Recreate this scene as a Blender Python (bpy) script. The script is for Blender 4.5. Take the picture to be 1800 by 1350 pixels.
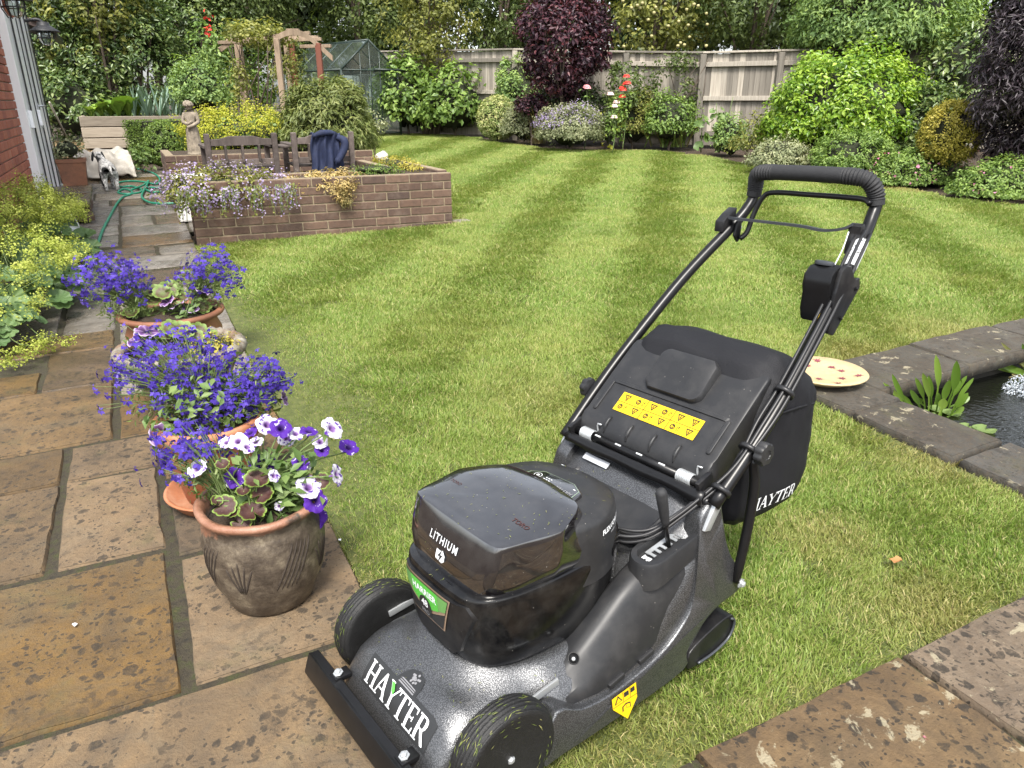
import bpy, bmesh, math, random
import numpy as np
from mathutils import Vector, Matrix
from mathutils.geometry import delaunay_2d_cdt
from mathutils.bvhtree import BVHTree
from mathutils import noise as mnoise

for o in list(bpy.data.objects):
    bpy.data.objects.remove(o)
S = bpy.context.scene
C = S.collection
R_ = math.radians

# ------------------------------------------------------------------ camera
CAM_H = 1.25
FPX, CXP, CYP, HOR = 1276.0, 900.0, 675.0, 181.0        # photo pixels (1800 x 1350)
PITCH = math.atan((CYP - HOR) / FPX)
YAW = math.atan(693 * math.cos(PITCH) / FPX)             # heading, right of +Y (+Y runs along the path)
cam_d = bpy.data.cameras.new('camera')
cam = bpy.data.objects.new('camera', cam_d)
C.objects.link(cam)
cam.location = (0, 0, CAM_H)
cam.rotation_euler = (math.pi / 2 - PITCH, 0, -YAW)
cam_d.sensor_width = 36
cam_d.lens = FPX / 1800 * 36
cam_d.clip_start = 0.05
cam_d.clip_end = 3000
S.camera = cam

# ------------------------------------------------------------------ sky, sun, exposure
SUN_EL = R_(58)                                          # hazy sun, behind the camera and to its left
sun_vec = Vector((math.sin(YAW - R_(180)) * math.cos(SUN_EL), math.cos(YAW - R_(180)) * math.cos(SUN_EL), math.sin(SUN_EL)))
W = bpy.data.worlds.new('World')
S.world = W
W.use_nodes = True
nt = W.node_tree
bg = nt.nodes['Background']
sky = nt.nodes.new('ShaderNodeTexSky')
sky.sky_type = 'NISHITA'
sky.sun_disc = False
sky.sun_elevation = SUN_EL
sky.sun_rotation = math.atan2(sun_vec.x, sun_vec.y)
sky.dust_density = 3.0
hs = nt.nodes.new('ShaderNodeHueSaturation')
hs.inputs['Saturation'].default_value = 0.32              # bright hazy cloud cover
hs.inputs['Value'].default_value = 1.0
nt.links.new(sky.outputs[0], hs.inputs['Color'])
# broken cloud: the whole dome varies softly, the same all round
tcw = nt.nodes.new('ShaderNodeTexCoord')
cn = nt.nodes.new('ShaderNodeTexNoise')
cn.inputs['Scale'].default_value = 3.2
cn.inputs['Detail'].default_value = 5
nt.links.new(tcw.outputs['Generated'], cn.inputs['Vector'])
cr = nt.nodes.new('ShaderNodeMapRange')
cr.inputs['From Min'].default_value = 0.35
cr.inputs['From Max'].default_value = 0.68
cr.inputs['To Min'].default_value = 0.75
cr.inputs['To Max'].default_value = 1.35
nt.links.new(cn.outputs['Fac'], cr.inputs['Value'])
cm = nt.nodes.new('ShaderNodeVectorMath')
cm.operation = 'SCALE'
nt.links.new(hs.outputs[0], cm.inputs[0])
nt.links.new(cr.outputs[0], cm.inputs['Scale'])
nt.links.new(cm.outputs[0], bg.inputs['Color'])
bg.inputs['Strength'].default_value = 0.15
sl = bpy.data.lights.new('sun', 'SUN')
sl.energy = 2.4
sl.angle = R_(16)
sl.color = (1.0, 0.95, 0.87)
sun = bpy.data.objects.new('sun', sl)
C.objects.link(sun)
sun.rotation_euler = (-sun_vec).to_track_quat('-Z', 'Y').to_euler()
sun.location = (-4, -3, 8)
S.view_settings.view_transform = 'Standard'
S.view_settings.look = 'None'
S.view_settings.exposure = 1.25
S.view_settings.gamma = 1.0
S.render.engine = 'CYCLES'
S.render.resolution_x, S.render.resolution_y = 1024, 768
S.cycles.max_bounces = 6
S.cycles.transparent_max_bounces = 8

# ------------------------------------------------------------------ geometry helpers
Fh = np.array([math.sin(YAW), math.cos(YAW), 0.0])
Rr = np.array([math.cos(YAW), -math.sin(YAW), 0.0])
Zz = np.array([0, 0, 1.0])
Ff = Fh * math.cos(PITCH) - Zz * math.sin(PITCH)
Uu = Fh * math.sin(PITCH) + Zz * math.cos(PITCH)
C0 = np.array([0, 0, CAM_H])
rnd = random.Random(7)
rng = np.random.default_rng(7)

def _sp(x, k=0.6):
    return np.logaddexp(0, np.asarray(x) / k) * k
def hgt(x, y):
    """ground height: the garden rises gently away from the house"""
    d = np.asarray(x) * Fh[0] + np.asarray(y) * Fh[1]
    return 0.036 * (_sp(d - 2.8) - _sp(d - 20))
def ray(px, py):
    return Rr * (px - CXP) + Uu * (CYP - py) + Ff * FPX
def at(px, py, z=0.0):
    d = ray(px, py)
    return C0 + (z - CAM_H) / d[2] * d
def G(px, py, dz=0.0):
    """photo pixel -> point on the ground (dz above it)"""
    z = 0.0
    for _ in range(50):
        P = at(px, py, z + dz)
        z = 0.5 * z + 0.5 * float(hgt(P[0], P[1]))
    return P
def dep(px, py, d):
    """photo pixel -> point at forward distance d"""
    v = ray(px, py)
    return C0 + d / (v @ Fh) * v
def onX(px, py, X):
    v = ray(px, py)
    return C0 + X / v[0] * v
def onY(px, py, Y):
    v = ray(px, py)
    return C0 + Y / v[1] * v
def mpp(P):
    """metres per photo pixel at P"""
    return float((np.asarray(P) - C0) @ Ff) / FPX

def tag(o, label, cat, group=None, kind=None):
    o['label'] = label
    if cat: o['category'] = cat
    if group: o['group'] = group
    if kind: o['kind'] = kind
    return o
def struct(o):
    o['kind'] = 'structure'
    return o
def thing(name, loc, label, cat, group=None, mat=None):
    e = bpy.data.objects.new(name, None)
    e.empty_display_size = 0.1
    C.objects.link(e)
    if mat is not None: e.matrix_world = mat
    else: e.location = loc
    e['_m'] = 1
    del e['_m']
    tag(e, label, cat, group)
    return e
def link(name, me, mat=None, parent=None, local=False, loc=None):
    """one mesh object; world-space vertices unless local"""
    o = bpy.data.objects.new(name, me)
    C.objects.link(o)
    if mat is not None and not me.materials: me.materials.append(mat)
    if loc is not None: o.location = loc
    if parent is not None:
        o.parent = parent
        if not local:
            q, ch = Matrix.Identity(4), []
            while parent is not None:
                ch.append(parent); parent = parent.parent
            for e in reversed(ch):
                q = q @ e.matrix_parent_inverse @ e.matrix_basis
            o.matrix_parent_inverse = q.inverted()
    return o
def shade(me, on=True):
    me.polygons.foreach_set('use_smooth', np.full(len(me.polygons), on))
    return me
def mesh(name, verts, faces, smooth=False):
    me = bpy.data.meshes.new(name)
    me.from_pydata([tuple(map(float, v)) for v in verts], [], faces)
    me.update()
    if smooth: shade(me)
    return me
def fast_mesh(name, V, F, smooth=False):
    """V (n,3) floats, F (m,k) ints of equal size"""
    V = np.ascontiguousarray(V, dtype=np.float32); F = np.ascontiguousarray(F, dtype=np.int32)
    me = bpy.data.meshes.new(name)
    me.vertices.add(len(V)); me.vertices.foreach_set('co', V.ravel())
    k = F.shape[1]
    me.loops.add(F.size); me.loops.foreach_set('vertex_index', F.ravel())
    me.polygons.add(len(F))
    me.polygons.foreach_set('loop_start', np.arange(0, F.size, k, dtype=np.int32))
    me.polygons.foreach_set('loop_total', np.full(len(F), k, dtype=np.int32))
    if smooth: me.polygons.foreach_set('use_smooth', np.ones(len(F), dtype=bool))
    me.update(calc_edges=True)
    return me
def fattr(me, name, vals, domain='POINT'):
    a = me.attributes.new(name, 'FLOAT', domain)
    a.data.foreach_set('value', np.asarray(vals, dtype=np.float32))
def bm_mesh(bm, name, smooth=False):
    me = bpy.data.meshes.new(name)
    bmesh.ops.recalc_face_normals(bm, faces=bm.faces)
    bm.to_mesh(me); bm.free()
    if smooth: shade(me)
    return me
def add_box(bm, c, s, rot=None, bevel=0.0, seg=2):
    m = Matrix.Translation(Vector(c)) @ (rot.to_4x4() if rot is not None else Matrix.Identity(4)) @ Matrix.Diagonal((s[0], s[1], s[2], 1))
    r = bmesh.ops.create_cube(bm, size=1.0, matrix=m)
    if bevel > 0:
        es = list({e for v in r['verts'] for e in v.link_edges})
        bmesh.ops.bevel(bm, geom=es, offset=bevel, segments=seg, affect='EDGES', profile=0.6, clamp_overlap=True)
def box_mesh(name, c, s, rot=None, bevel=0.0, seg=2, smooth=False):
    bm = bmesh.new(); add_box(bm, c, s, rot, bevel, seg)
    return bm_mesh(bm, name, smooth)
def catmull(P, n=8, closed=False):
    P = [np.asarray(p, float) for p in P]; out = []; m = len(P)
    rngi = range(m) if closed else range(m - 1)
    for i in rngi:
        p0 = P[(i - 1) % m] if closed or i > 0 else 2 * P[0] - P[1]
        p1 = P[i]; p2 = P[(i + 1) % m]
        p3 = P[(i + 2) % m] if closed or i + 2 < m else 2 * P[-1] - P[-2]
        for t in np.linspace(0, 1, n, endpoint=False):
            out.append(0.5 * ((2 * p1) + (-p0 + p2) * t + (2 * p0 - 5 * p1 + 4 * p2 - p3) * t * t + (-p0 + 3 * p1 - 3 * p2 + p3) * t ** 3))
    if not closed: out.append(P[-1])
    return out
def tube_geo(P, rad, seg=8, cap=True, V=None, F=None):
    P = [np.asarray(p, float) for p in P]
    V = [] if V is None else V; F = [] if F is None else F
    n = len(P); base = len(V)
    rad = [rad] * n if np.isscalar(rad) else list(rad)
    t0 = P[1] - P[0]; t0 /= np.linalg.norm(t0) + 1e-9
    a = np.array([0, 0, 1.0]) if abs(t0[2]) < 0.9 else np.array([1.0, 0, 0])
    u = np.cross(t0, a); u /= np.linalg.norm(u)
    for i in range(n):
        t = P[min(i + 1, n - 1)] - P[max(i - 1, 0)]; t /= np.linalg.norm(t) + 1e-9
        u = u - t * (u @ t); u /= np.linalg.norm(u) + 1e-9
        w = np.cross(t, u)
        for k in range(seg):
            an = 2 * math.pi * k / seg
            V.append(P[i] + rad[i] * (math.cos(an) * u + math.sin(an) * w))
    for i in range(n - 1):
        for k in range(seg):
            a0 = base + i * seg + k; a1 = base + i * seg + (k + 1) % seg
            F.append((a0, a1, a1 + seg, a0 + seg))
    if cap:
        F.append(tuple(base + k for k in reversed(range(seg))))
        F.append(tuple(base + (n - 1) * seg + k for k in range(seg)))
    return V, F
def tube_mesh(name, P, rad, seg=10, smooth_n=0, closed=False):
    if smooth_n:
        k0 = len(P); P = catmull(P, smooth_n, closed)
        if not np.isscalar(rad): rad = np.interp(np.linspace(0, k0 - 1, len(P)), np.arange(k0), rad)
    V, F = tube_geo(P, rad, seg)
    return mesh(name, V, F, True)
def loft_mesh(name, rings, cap0=True, cap1=True, smooth=True):
    n = len(rings[0]); V = [p for r in rings for p in r]; F = []
    for i in range(len(rings) - 1):
        for k in range(n):
            a, b = i * n + k, i * n + (k + 1) % n
            F.append((a, b, b + n, a + n))
    if cap0: F.append(tuple(reversed(range(n))))
    if cap1: F.append(tuple((len(rings) - 1) * n + k for k in range(n)))
    me = mesh(name, V, F, smooth)
    bm = bmesh.new(); bm.from_mesh(me); bmesh.ops.recalc_face_normals(bm, faces=bm.faces); bm.to_mesh(me); bm.free()
    return me
def lathe_mesh(name, prof, seg=32, smooth=True, c=(0, 0, 0), fn=None):
    """prof: (r, z) pairs"""
    V, F = [], []
    for r, z in prof:
        for k in range(seg):
            a = 2 * math.pi * k / seg
            rr = r * (fn(a, z) if fn else 1)
            V.append((c[0] + rr * math.cos(a), c[1] + rr * math.sin(a), c[2] + z))
    for i in range(len(prof) - 1):
        for k in range(seg):
            a, b = i * seg + k, i * seg + (k + 1) % seg
            F.append((a, b, b + seg, a + seg))
    F.append(tuple(reversed(range(seg)))); F.append(tuple((len(prof) - 1) * seg + k for k in range(seg)))
    me = mesh(name, V, F, smooth)
    return me
def prism_bm(poly, depth, axis_o, ax_u, ax_v, ax_n, bevel=0.0, seg=2):
    """extrude a 2D polygon (u,v) along n by depth, from origin"""
    bm = bmesh.new()
    o, u, v, n = (np.asarray(q, float) for q in (axis_o, ax_u, ax_v, ax_n))
    a = [bm.verts.new(o + u * p[0] + v * p[1]) for p in poly]
    b = [bm.verts.new(o + u * p[0] + v * p[1] + n * depth) for p in poly]
    m = len(poly)
    bm.faces.new(a[::-1]); bm.faces.new(b)
    for i in range(m): bm.faces.new((a[i], a[(i + 1) % m], b[(i + 1) % m], b[i]))
    bmesh.ops.recalc_face_normals(bm, faces=bm.faces)
    if bevel > 0:
        bmesh.ops.bevel(bm, geom=list(bm.edges), offset=bevel, segments=seg, affect='EDGES', profile=0.6, clamp_overlap=True)
    return bm
def sharp(o, ang=35):
    """smooth shading with hard edges kept"""
    me = o.data
    shade(me)
    bm = bmesh.new(); bm.from_mesh(me)
    lim = R_(ang)
    for e in bm.edges:
        if len(e.link_faces) == 2: e.smooth = e.calc_face_angle(0) < lim
    bm.to_mesh(me); bm.free()
    return o

# polygon tests
def inside(P, A):
    x, y = P[:, 0], P[:, 1]; r = np.zeros(len(P), bool); j = len(A) - 1
    for i in range(len(A)):
        xi, yi, xj, yj = *A[i], *A[j]
        c = ((yi > y) != (yj > y)) & (x < (xj - xi) * (y - yi) / (yj - yi + 1e-12) + xi)
        r ^= c; j = i
    return r
def edge_dist(P, A):
    d = np.full(len(P), 1e9)
    for i in range(len(A)):
        a, b = A[i - 1], A[i]; ab = b - a
        t = np.clip(((P - a) @ ab) / (ab @ ab + 1e-12), 0, 1)
        d = np.minimum(d, np.linalg.norm(P - (a + t[:, None] * ab), axis=1))
    return d

# ------------------------------------------------------------------ materials
MATS = {}
class NT:
    def __init__(s, name):
        s.m = bpy.data.materials.new(name); s.m.use_nodes = True
        s.t = s.m.node_tree; s.b = s.t.nodes['Principled BSDF']; s.out = s.t.nodes['Material Output']
        MATS[name] = s.m
    def n(s, ty, **kw):
        nd = s.t.nodes.new('ShaderNode' + ty)
        for k, v in kw.items():
            if hasattr(nd, k): setattr(nd, k, v)
            else: nd.inputs[k.replace('_', ' ')].default_value = v
        return nd
    def l(s, a, b): s.t.links.new(a, b); return b
    def set(s, **kw):
        for k, v in kw.items(): s.b.inputs[k.replace('_', ' ')].default_value = v
    def coord(s, kind='Position'):
        if kind == 'Position': return s.n('NewGeometry').outputs['Position']
        return s.n('TexCoord').outputs[kind]
    def noise(s, scale, detail=4, rough=0.6, vec=None, dist=0.0, w=None):
        nd = s.n('TexNoise'); nd.inputs['Scale'].default_value = scale; nd.inputs['Detail'].default_value = detail
        nd.inputs['Roughness'].default_value = rough; nd.inputs['Distortion'].default_value = dist
        if vec is not None: s.l(vec, nd.inputs['Vector'])
        return nd.outputs['Fac']
    def ramp(s, fac, stops, interp='LINEAR'):
        nd = s.n('ValToRGB'); e = nd.color_ramp; e.interpolation = interp
        while len(e.elements) < len(stops): e.elements.new(0.5)
        for el, (p, c) in zip(e.elements, stops):
            el.position = p; el.color = (c[0], c[1], c[2], 1) if not np.isscalar(c) else (c, c, c, 1)
        s.l(fac, nd.inputs['Fac']); return nd.outputs['Color']
    def mix(s, fac, a, b, blend='MIX'):
        nd = s.n('MixRGB', blend_type=blend)
        for i, q in ((0, fac), (1, a), (2, b)):
            if hasattr(q, 'links') or isinstance(q, bpy.types.NodeSocket): s.l(q, nd.inputs[i])
            elif np.isscalar(q): nd.inputs[i].default_value = q if i == 0 else (q, q, q, 1)
            else: nd.inputs[i].default_value = (*q, 1)
        return nd.outputs[0]
    def math(s, op, a, b=0.5):
        nd = s.n('Math', operation=op)
        for i, q in ((0, a), (1, b)):
            if isinstance(q, bpy.types.NodeSocket): s.l(q, nd.inputs[i])
            else: nd.inputs[i].default_value = q
        return nd.outputs[0]
    def rand(s): return s.n('ObjectInfo').outputs['Random']
    def attr(s, name): return s.n('Attribute', attribute_name=name).outputs['Fac']
    def bump(s, hgt_, strength=0.3, dist=0.005):
        nd = s.n('Bump'); nd.inputs['Strength'].default_value = strength; nd.inputs['Distance'].default_value = dist
        s.l(hgt_, nd.inputs['Height']); s.l(nd.outputs[0], s.b.inputs['Normal'])
    def col(s, sock): s.l(sock, s.b.inputs['Base Color'])
    def rough(s, sock): s.l(sock, s.b.inputs['Roughness'])

def simple(name, c, rough=0.5, metal=0.0, var=0.15, scale=20, bump=0.0, bscale=60, coat=0.0, spec=None):
    m = NT(name)
    v = m.coord('Object')
    f = m.noise(scale, 4, 0.6, v)
    m.col(m.ramp(f, [(0.3, tuple(q * (1 - var) for q in c)), (0.7, tuple(min(1, q * (1 + var)) for q in c))]))
    m.set(Roughness=rough, Metallic=metal)
    if coat: m.set(Coat_Weight=coat, Coat_Roughness=0.05)
    if spec is not None: m.b.inputs['Specular IOR Level'].default_value = spec
    if bump: m.bump(m.noise(bscale, 4, 0.6, v), bump, 0.003)
    return m.m
def leafmat(name, cols, rough=0.45, trans=0.35, spec=0.4):
    """per-leaf colour from the 'tint' attribute, part of the light passing through"""
    m = NT(name)
    t = m.attr('tint')
    k = len(cols) - 1
    c = m.ramp(t, [(i / k if k else 0, q) for i, q in enumerate(cols)])
    m.col(c); m.set(Roughness=rough)
    m.b.inputs['Specular IOR Level'].default_value = spec
    tr = m.n('BsdfTranslucent'); m.l(m.mix(1.0, c, (1.15, 1.2, 0.55), 'MULTIPLY'), tr.inputs['Color'])
    mx = m.n('MixShader'); mx.inputs[0].default_value = trans
    m.l(m.b.outputs[0], mx.inputs[1]); m.l(tr.outputs[0], mx.inputs[2]); m.l(mx.outputs[0], m.out.inputs['Surface'])
    return m.m
def _slab(name, stops, spot=0.5, wet=True, lichen=0.0, moss=0.2, tone=0.25, dense=0.0):
    m = NT(name); p = m.coord(); r = m.rand()
    off = m.n('VectorMath', operation='ADD'); m.l(p, off.inputs[0])
    cmb = m.n('CombineXYZ'); m.l(m.math('MULTIPLY', r, 37.0), cmb.inputs[0]); m.l(m.math('MULTIPLY', r, 91.0), cmb.inputs[1]); m.l(cmb.outputs[0], off.inputs[1])
    q = off.outputs[0]
    big = m.mix(0.35, m.noise(2.6, 5, 0.62, q, 0.6), m.noise(11, 6, 0.75, q, 1.0))
    c = m.ramp(big, stops)
    c = m.mix(m.math('MULTIPLY', m.ramp(m.noise(4.5, 6, 0.72, q, 1.5), [(0.42, 0), (0.66, 1)]), 0.62), c, (0.066, 0.05, 0.034))
    # each slab its own tone
    hv = m.n('HueSaturation'); m.l(c, hv.inputs['Color'])
    mr = m.n('MapRange'); mr.inputs['To Min'].default_value = 0.74 - tone; mr.inputs['To Max'].default_value = 0.74 + tone * 0.8; m.l(r, mr.inputs[0]); m.l(mr.outputs[0], hv.inputs['Value'])
    r2 = m.math('FRACT', m.math('MULTIPLY', r, 17.3))
    mr2 = m.n('MapRange'); mr2.inputs['To Min'].default_value = 0.7; mr2.inputs['To Max'].default_value = 1.12; m.l(r2, mr2.inputs[0]); m.l(mr2.outputs[0], hv.inputs['Saturation'])
    c = hv.outputs[0]
    fine = m.noise(75, 3, 0.7, q)
    c = m.mix(m.math('MULTIPLY', m.ramp(fine, [(0.38, 1), (0.55, 0)]), 0.3), c, (0.1, 0.068, 0.04))
    # black lichen spots, in drifts
    vo = m.n('TexVoronoi', feature='F1'); vo.inputs['Scale'].default_value = 30; vo.inputs['Randomness'].default_value = 1.0
    dist = m.n('VectorMath', operation='ADD'); m.l(q, dist.inputs[0])
    nz = m.n('TexNoise'); nz.inputs['Scale'].default_value = 30; m.l(q, nz.inputs['Vector'])
    sc = m.n('VectorMath', operation='SCALE'); sc.inputs['Scale'].default_value = 0.035; m.l(nz.outputs['Color'], sc.inputs[0]); m.l(sc.outputs[0], dist.inputs[1]); m.l(dist.outputs[0], vo.inputs['Vector'])
    sz = m.n('SeparateColor'); m.l(vo.outputs['Color'], sz.inputs[0])
    mask = m.ramp(m.math('SUBTRACT', m.math('MULTIPLY', m.math('POWER', sz.outputs[0], 2.6 - 3 * dense), 0.6), m.math('ADD', vo.outputs['Distance'], m.math('MULTIPLY', m.math('SUBTRACT', m.noise(140, 3, 0.7, q), 0.5), 0.35))), [(0.0, 0), (0.09, 1)])
    drift = m.ramp(m.noise(3.3, 3, 0.6, q), [(0.34 - dense, 0), (0.5 - dense, 1)])
    vo2 = m.n('TexVoronoi', feature='F1'); vo2.inputs['Scale'].default_value = 85; m.l(dist.outputs[0], vo2.inputs['Vector']); sz2 = m.n('SeparateColor'); m.l(vo2.outputs['Color'], sz2.inputs[0])
    mask = m.math('MAXIMUM', mask, m.math('LESS_THAN', vo2.outputs['Distance'], m.math('MULTIPLY', m.math('POWER', sz2.outputs[1], 3.0), 0.6)))
    blot = m.ramp(m.noise(16, 5, 0.75, q, 0.8), [(0.56, 0), (0.62, 1)])
    sp = m.math('MULTIPLY', m.math('MULTIPLY', mask, drift), spot * 0.85)
    sp2 = m.math('MULTIPLY', m.math('MULTIPLY', blot, m.ramp(m.noise(2.1, 3, 0.6, q), [(0.48, 0), (0.6, 1)])), spot * 0.9)
    c = m.mix(m.math('MULTIPLY', m.math('MAXIMUM', sp, sp2), m.ramp(m.noise(60, 4, 0.7, q), [(0.3, 0.45), (0.55, 1)])), c, (0.024, 0.021, 0.017))
    if lichen:
        lf = m.ramp(m.noise(11, 5, 0.7, q, 0.5), [(0.63 - lichen * 0.1, 0), (0.67 - lichen * 0.1, 1)])
        c = m.mix(m.math('MULTIPLY', lf, 0.75), c, (0.3, 0.265, 0.18))
    if moss:
        mf = m.ramp(m.noise(5, 5, 0.7, q), [(0.56, 0), (0.7, 1)])
        c = m.mix(m.math('MULTIPLY', mf, moss), c, (0.1, 0.1, 0.035))
    ro = m.ramp(m.noise(9, 4, 0.6, q), [(0.3, 0.75), (0.7, 0.92)])
    if wet:
        # hosed-down, still wet stones beyond the pots
        sx = m.n('SeparateXYZ'); m.l(p, sx.inputs[0])
        wr = m.n('MapRange'); wr.inputs['From Min'].default_value = 2.5; wr.inputs['From Max'].default_value = 4.6; m.l(sx.outputs[1], wr.inputs[0])
        pud = m.ramp(m.noise(3.0, 4, 0.6, p, 0.5), [(0.36, 0), (0.5, 1)])
        wf = m.math('MULTIPLY', wr.outputs[0], pud)
        c = m.mix(m.math('MULTIPLY', wf, 0.25), c, m.mix(1.0, c, (0.5, 0.46, 0.44), 'MULTIPLY'))
        ro = m.mix(wf, ro, 0.2)
    m.col(c); m.rough(ro); m.b.inputs['Specular IOR Level'].default_value = 0.28 if not wet else 0.38
    hh = m.mix(0.4, m.noise(18, 6, 0.75, q, 0.6), m.noise(130, 3, 0.7, q))
    m.bump(hh, 0.7, 0.012)
    return m.m
SANDSTONE = _slab('sandstone', [(0.22, (0.06, 0.042, 0.023)), (0.38, (0.135, 0.088, 0.041)), (0.5, (0.2, 0.125, 0.053)), (0.62, (0.17, 0.122, 0.066)), (0.78, (0.24, 0.165, 0.078))], 0.95, True, 0.0, 0.25)
SANDSTONE_GREY_SHEEN = _slab('sandstone_grey_sheen', [(0.25, (0.19, 0.178, 0.158)), (0.45, (0.28, 0.258, 0.222)), (0.6, (0.34, 0.3, 0.24)), (0.8, (0.27, 0.255, 0.23))], 0.3, True, 0.0, 0.1)  # grey stone; colour lifted to stand in for sky reflected on the wet path
PATIO_STONE = _slab('patio_stone', [(0.25, (0.07, 0.05, 0.03)), (0.45, (0.16, 0.105, 0.055)), (0.6, (0.22, 0.15, 0.08)), (0.8, (0.26, 0.195, 0.11))], 1.0, False, 0.4, 0.15, 0.1, 0.2)
COPING_STONE = _slab('coping_stone', [(0.25, (0.05, 0.047, 0.041)), (0.45, (0.085, 0.08, 0.068)), (0.62, (0.12, 0.113, 0.095)), (0.8, (0.15, 0.14, 0.118))], 0.6, False, 0.3, 0.2, 0.1)

m = NT('joint_mortar'); p = m.coord()
c = m.ramp(m.noise(30, 5, 0.7, p), [(0.3, (0.014, 0.012, 0.008)), (0.5, (0.04, 0.032, 0.018)), (0.66, (0.035, 0.04, 0.01)), (0.8, (0.12, 0.09, 0.035))])
m.col(c); m.set(Roughness=0.9); m.bump(m.noise(120, 4, 0.7, p), 0.8, 0.008); JOINT = m.m

m = NT('soil'); p = m.coord()
m.col(m.ramp(m.noise(6, 6, 0.75, p), [(0.3, (0.028, 0.019, 0.012)), (0.6, (0.07, 0.047, 0.03)), (0.8, (0.11, 0.08, 0.05))]))
m.set(Roughness=0.95); m.bump(m.noise(40, 5, 0.7, p), 1.0, 0.02); SOIL = m.m

# turf under the blades
m = NT('turf'); p = m.coord()
m.col(m.ramp(m.noise(25, 5, 0.7, p), [(0.3, (0.045, 0.058, 0.014)), (0.55, (0.085, 0.10, 0.025)), (0.8, (0.16, 0.14, 0.05))]))
m.set(Roughness=0.95); TURF = m.m

# grass blades: tint per blade, straw where the lawn is worn
m = NT('grass_blade'); p = m.coord()
t = m.attr('tint')
g = m.ramp(t, [(0.0, (0.115, 0.19, 0.028)), (0.45, (0.185, 0.275, 0.048)), (0.78, (0.275, 0.36, 0.085)), (0.88, (0.4, 0.38, 0.15)), (1.0, (0.5, 0.44, 0.22))])
dry = m.math('MULTIPLY', m.ramp(m.noise(0.9, 6, 0.68, p, 0.4), [(0.42, 0), (0.66, 1)]), m.ramp(m.noise(9, 4, 0.7, p), [(0.3, 0.15), (0.62, 1)]))
edge = m.attr('worn')
c = m.mix(m.math('MULTIPLY', dry, 0.4), g, (0.42, 0.39, 0.12))
lush = m.ramp(m.noise(1.7, 4, 0.6, p), [(0.5, 0), (0.68, 1)])
c = m.mix(m.math('MULTIPLY', lush, 0.35), c, (0.11, 0.185, 0.024))
c = m.mix(m.math('MULTIPLY', edge, 0.8), c, m.mix(t, (0.26, 0.19, 0.08), (0.42, 0.33, 0.15)))
m.col(c); m.set(Roughness=0.5); m.b.inputs['Specular IOR Level'].default_value = 0.35
tr = m.n('BsdfTranslucent'); m.l(m.mix(1.0, c, (1.1, 1.2, 0.6), 'MULTIPLY'), tr.inputs['Color'])
mx = m.n('MixShader'); mx.inputs[0].default_value = 0.3
m.l(m.b.outputs[0], mx.inputs[1]); m.l(tr.outputs[0], mx.inputs[2]); m.l(mx.outputs[0], m.out.inputs['Surface'])
GRASS = m.m

def _brick(name, cols, dark=0.3):
    m = NT(name); p = m.coord(); r = m.rand()
    c = m.ramp(r, [(i / (len(cols) - 1), q) for i, q in enumerate(cols)])
    n1 = m.noise(28, 5, 0.7, p)
    c = m.mix(m.math('MULTIPLY', m.ramp(n1, [(0.4, 0), (0.7, 1)]), dark), c, (0.04, 0.028, 0.024))
    c = m.mix(m.math('MULTIPLY', m.ramp(m.noise(9, 4, 0.6, p), [(0.52, 0), (0.7, 1)]), 0.25), c, (0.28, 0.22, 0.17))
    m.col(c); m.set(Roughness=0.88); m.bump(m.noise(90, 4, 0.7, p), 0.5, 0.004)
    return m.m
BRICK_BROWN = _brick('brown_brick', [(0.095, 0.056, 0.04), (0.135, 0.08, 0.055), (0.075, 0.047, 0.037), (0.165, 0.1, 0.068), (0.115, 0.071, 0.052)], 0.5)
BRICK_RED = _brick('red_brick', [(0.32, 0.098, 0.055), (0.4, 0.135, 0.078), (0.26, 0.08, 0.052), (0.36, 0.115, 0.066)], 0.2)
MORTAR = simple('mortar', (0.24, 0.19, 0.125), 0.95, 0, 0.25, 30, 0.5, 120)
MORTAR_RED = simple('house_mortar', (0.38, 0.3, 0.24), 0.95, 0, 0.2, 30, 0.4, 120)

def _wood(name, cols, scale=(14, 14, 1.2), rnd_amt=0.35, rough=0.85, tone=0.25, local=True):
    m = NT(name); r = m.rand()
    v = m.coord('Object')
    mp = m.n('Mapping'); m.l(v, mp.inputs[0]); mp.inputs['Scale'].default_value = scale
    cmb = m.n('CombineXYZ'); m.l(m.math('MULTIPLY', r, 50), cmb.inputs[0]); m.l(cmb.outputs[0], mp.inputs['Location'])
    n1 = m.noise(2.0, 6, 0.65, mp.outputs[0], 0.4)
    c = m.ramp(n1, [(0.2 + 0.6 * i / (len(cols) - 1), q) for i, q in enumerate(cols)])
    hv = m.n('HueSaturation'); m.l(c, hv.inputs['Color'])
    mr = m.n('MapRange'); mr.inputs['To Min'].default_value = 1 - tone; mr.inputs['To Max'].default_value = 1 + tone; m.l(r, mr.inputs[0]); m.l(mr.outputs[0], hv.inputs['Value'])
    m.col(hv.outputs[0]); m.set(Roughness=rough); m.bump(n1, 0.35, 0.006)
    return m.m
FENCE_WOOD = _wood('fence_wood', [(0.115, 0.1, 0.082), (0.235, 0.208, 0.172), (0.32, 0.287, 0.24), (0.18, 0.16, 0.135)], (16, 16, 1.0), tone=0.45)
BED_WOOD = _wood('bed_timber', [(0.14, 0.115, 0.085), (0.27, 0.225, 0.17), (0.33, 0.28, 0.22)], (1.5, 1.5, 14))
BENCH_WOOD = _wood('bench_wood', [(0.045, 0.036, 0.031), (0.09, 0.071, 0.062), (0.145, 0.12, 0.106)], (9, 9, 3))
PERGOLA_WOOD = _wood('pergola_wood', [(0.13, 0.09, 0.06), (0.26, 0.19, 0.13), (0.33, 0.25, 0.18)], (9, 9, 1.5))
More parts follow.
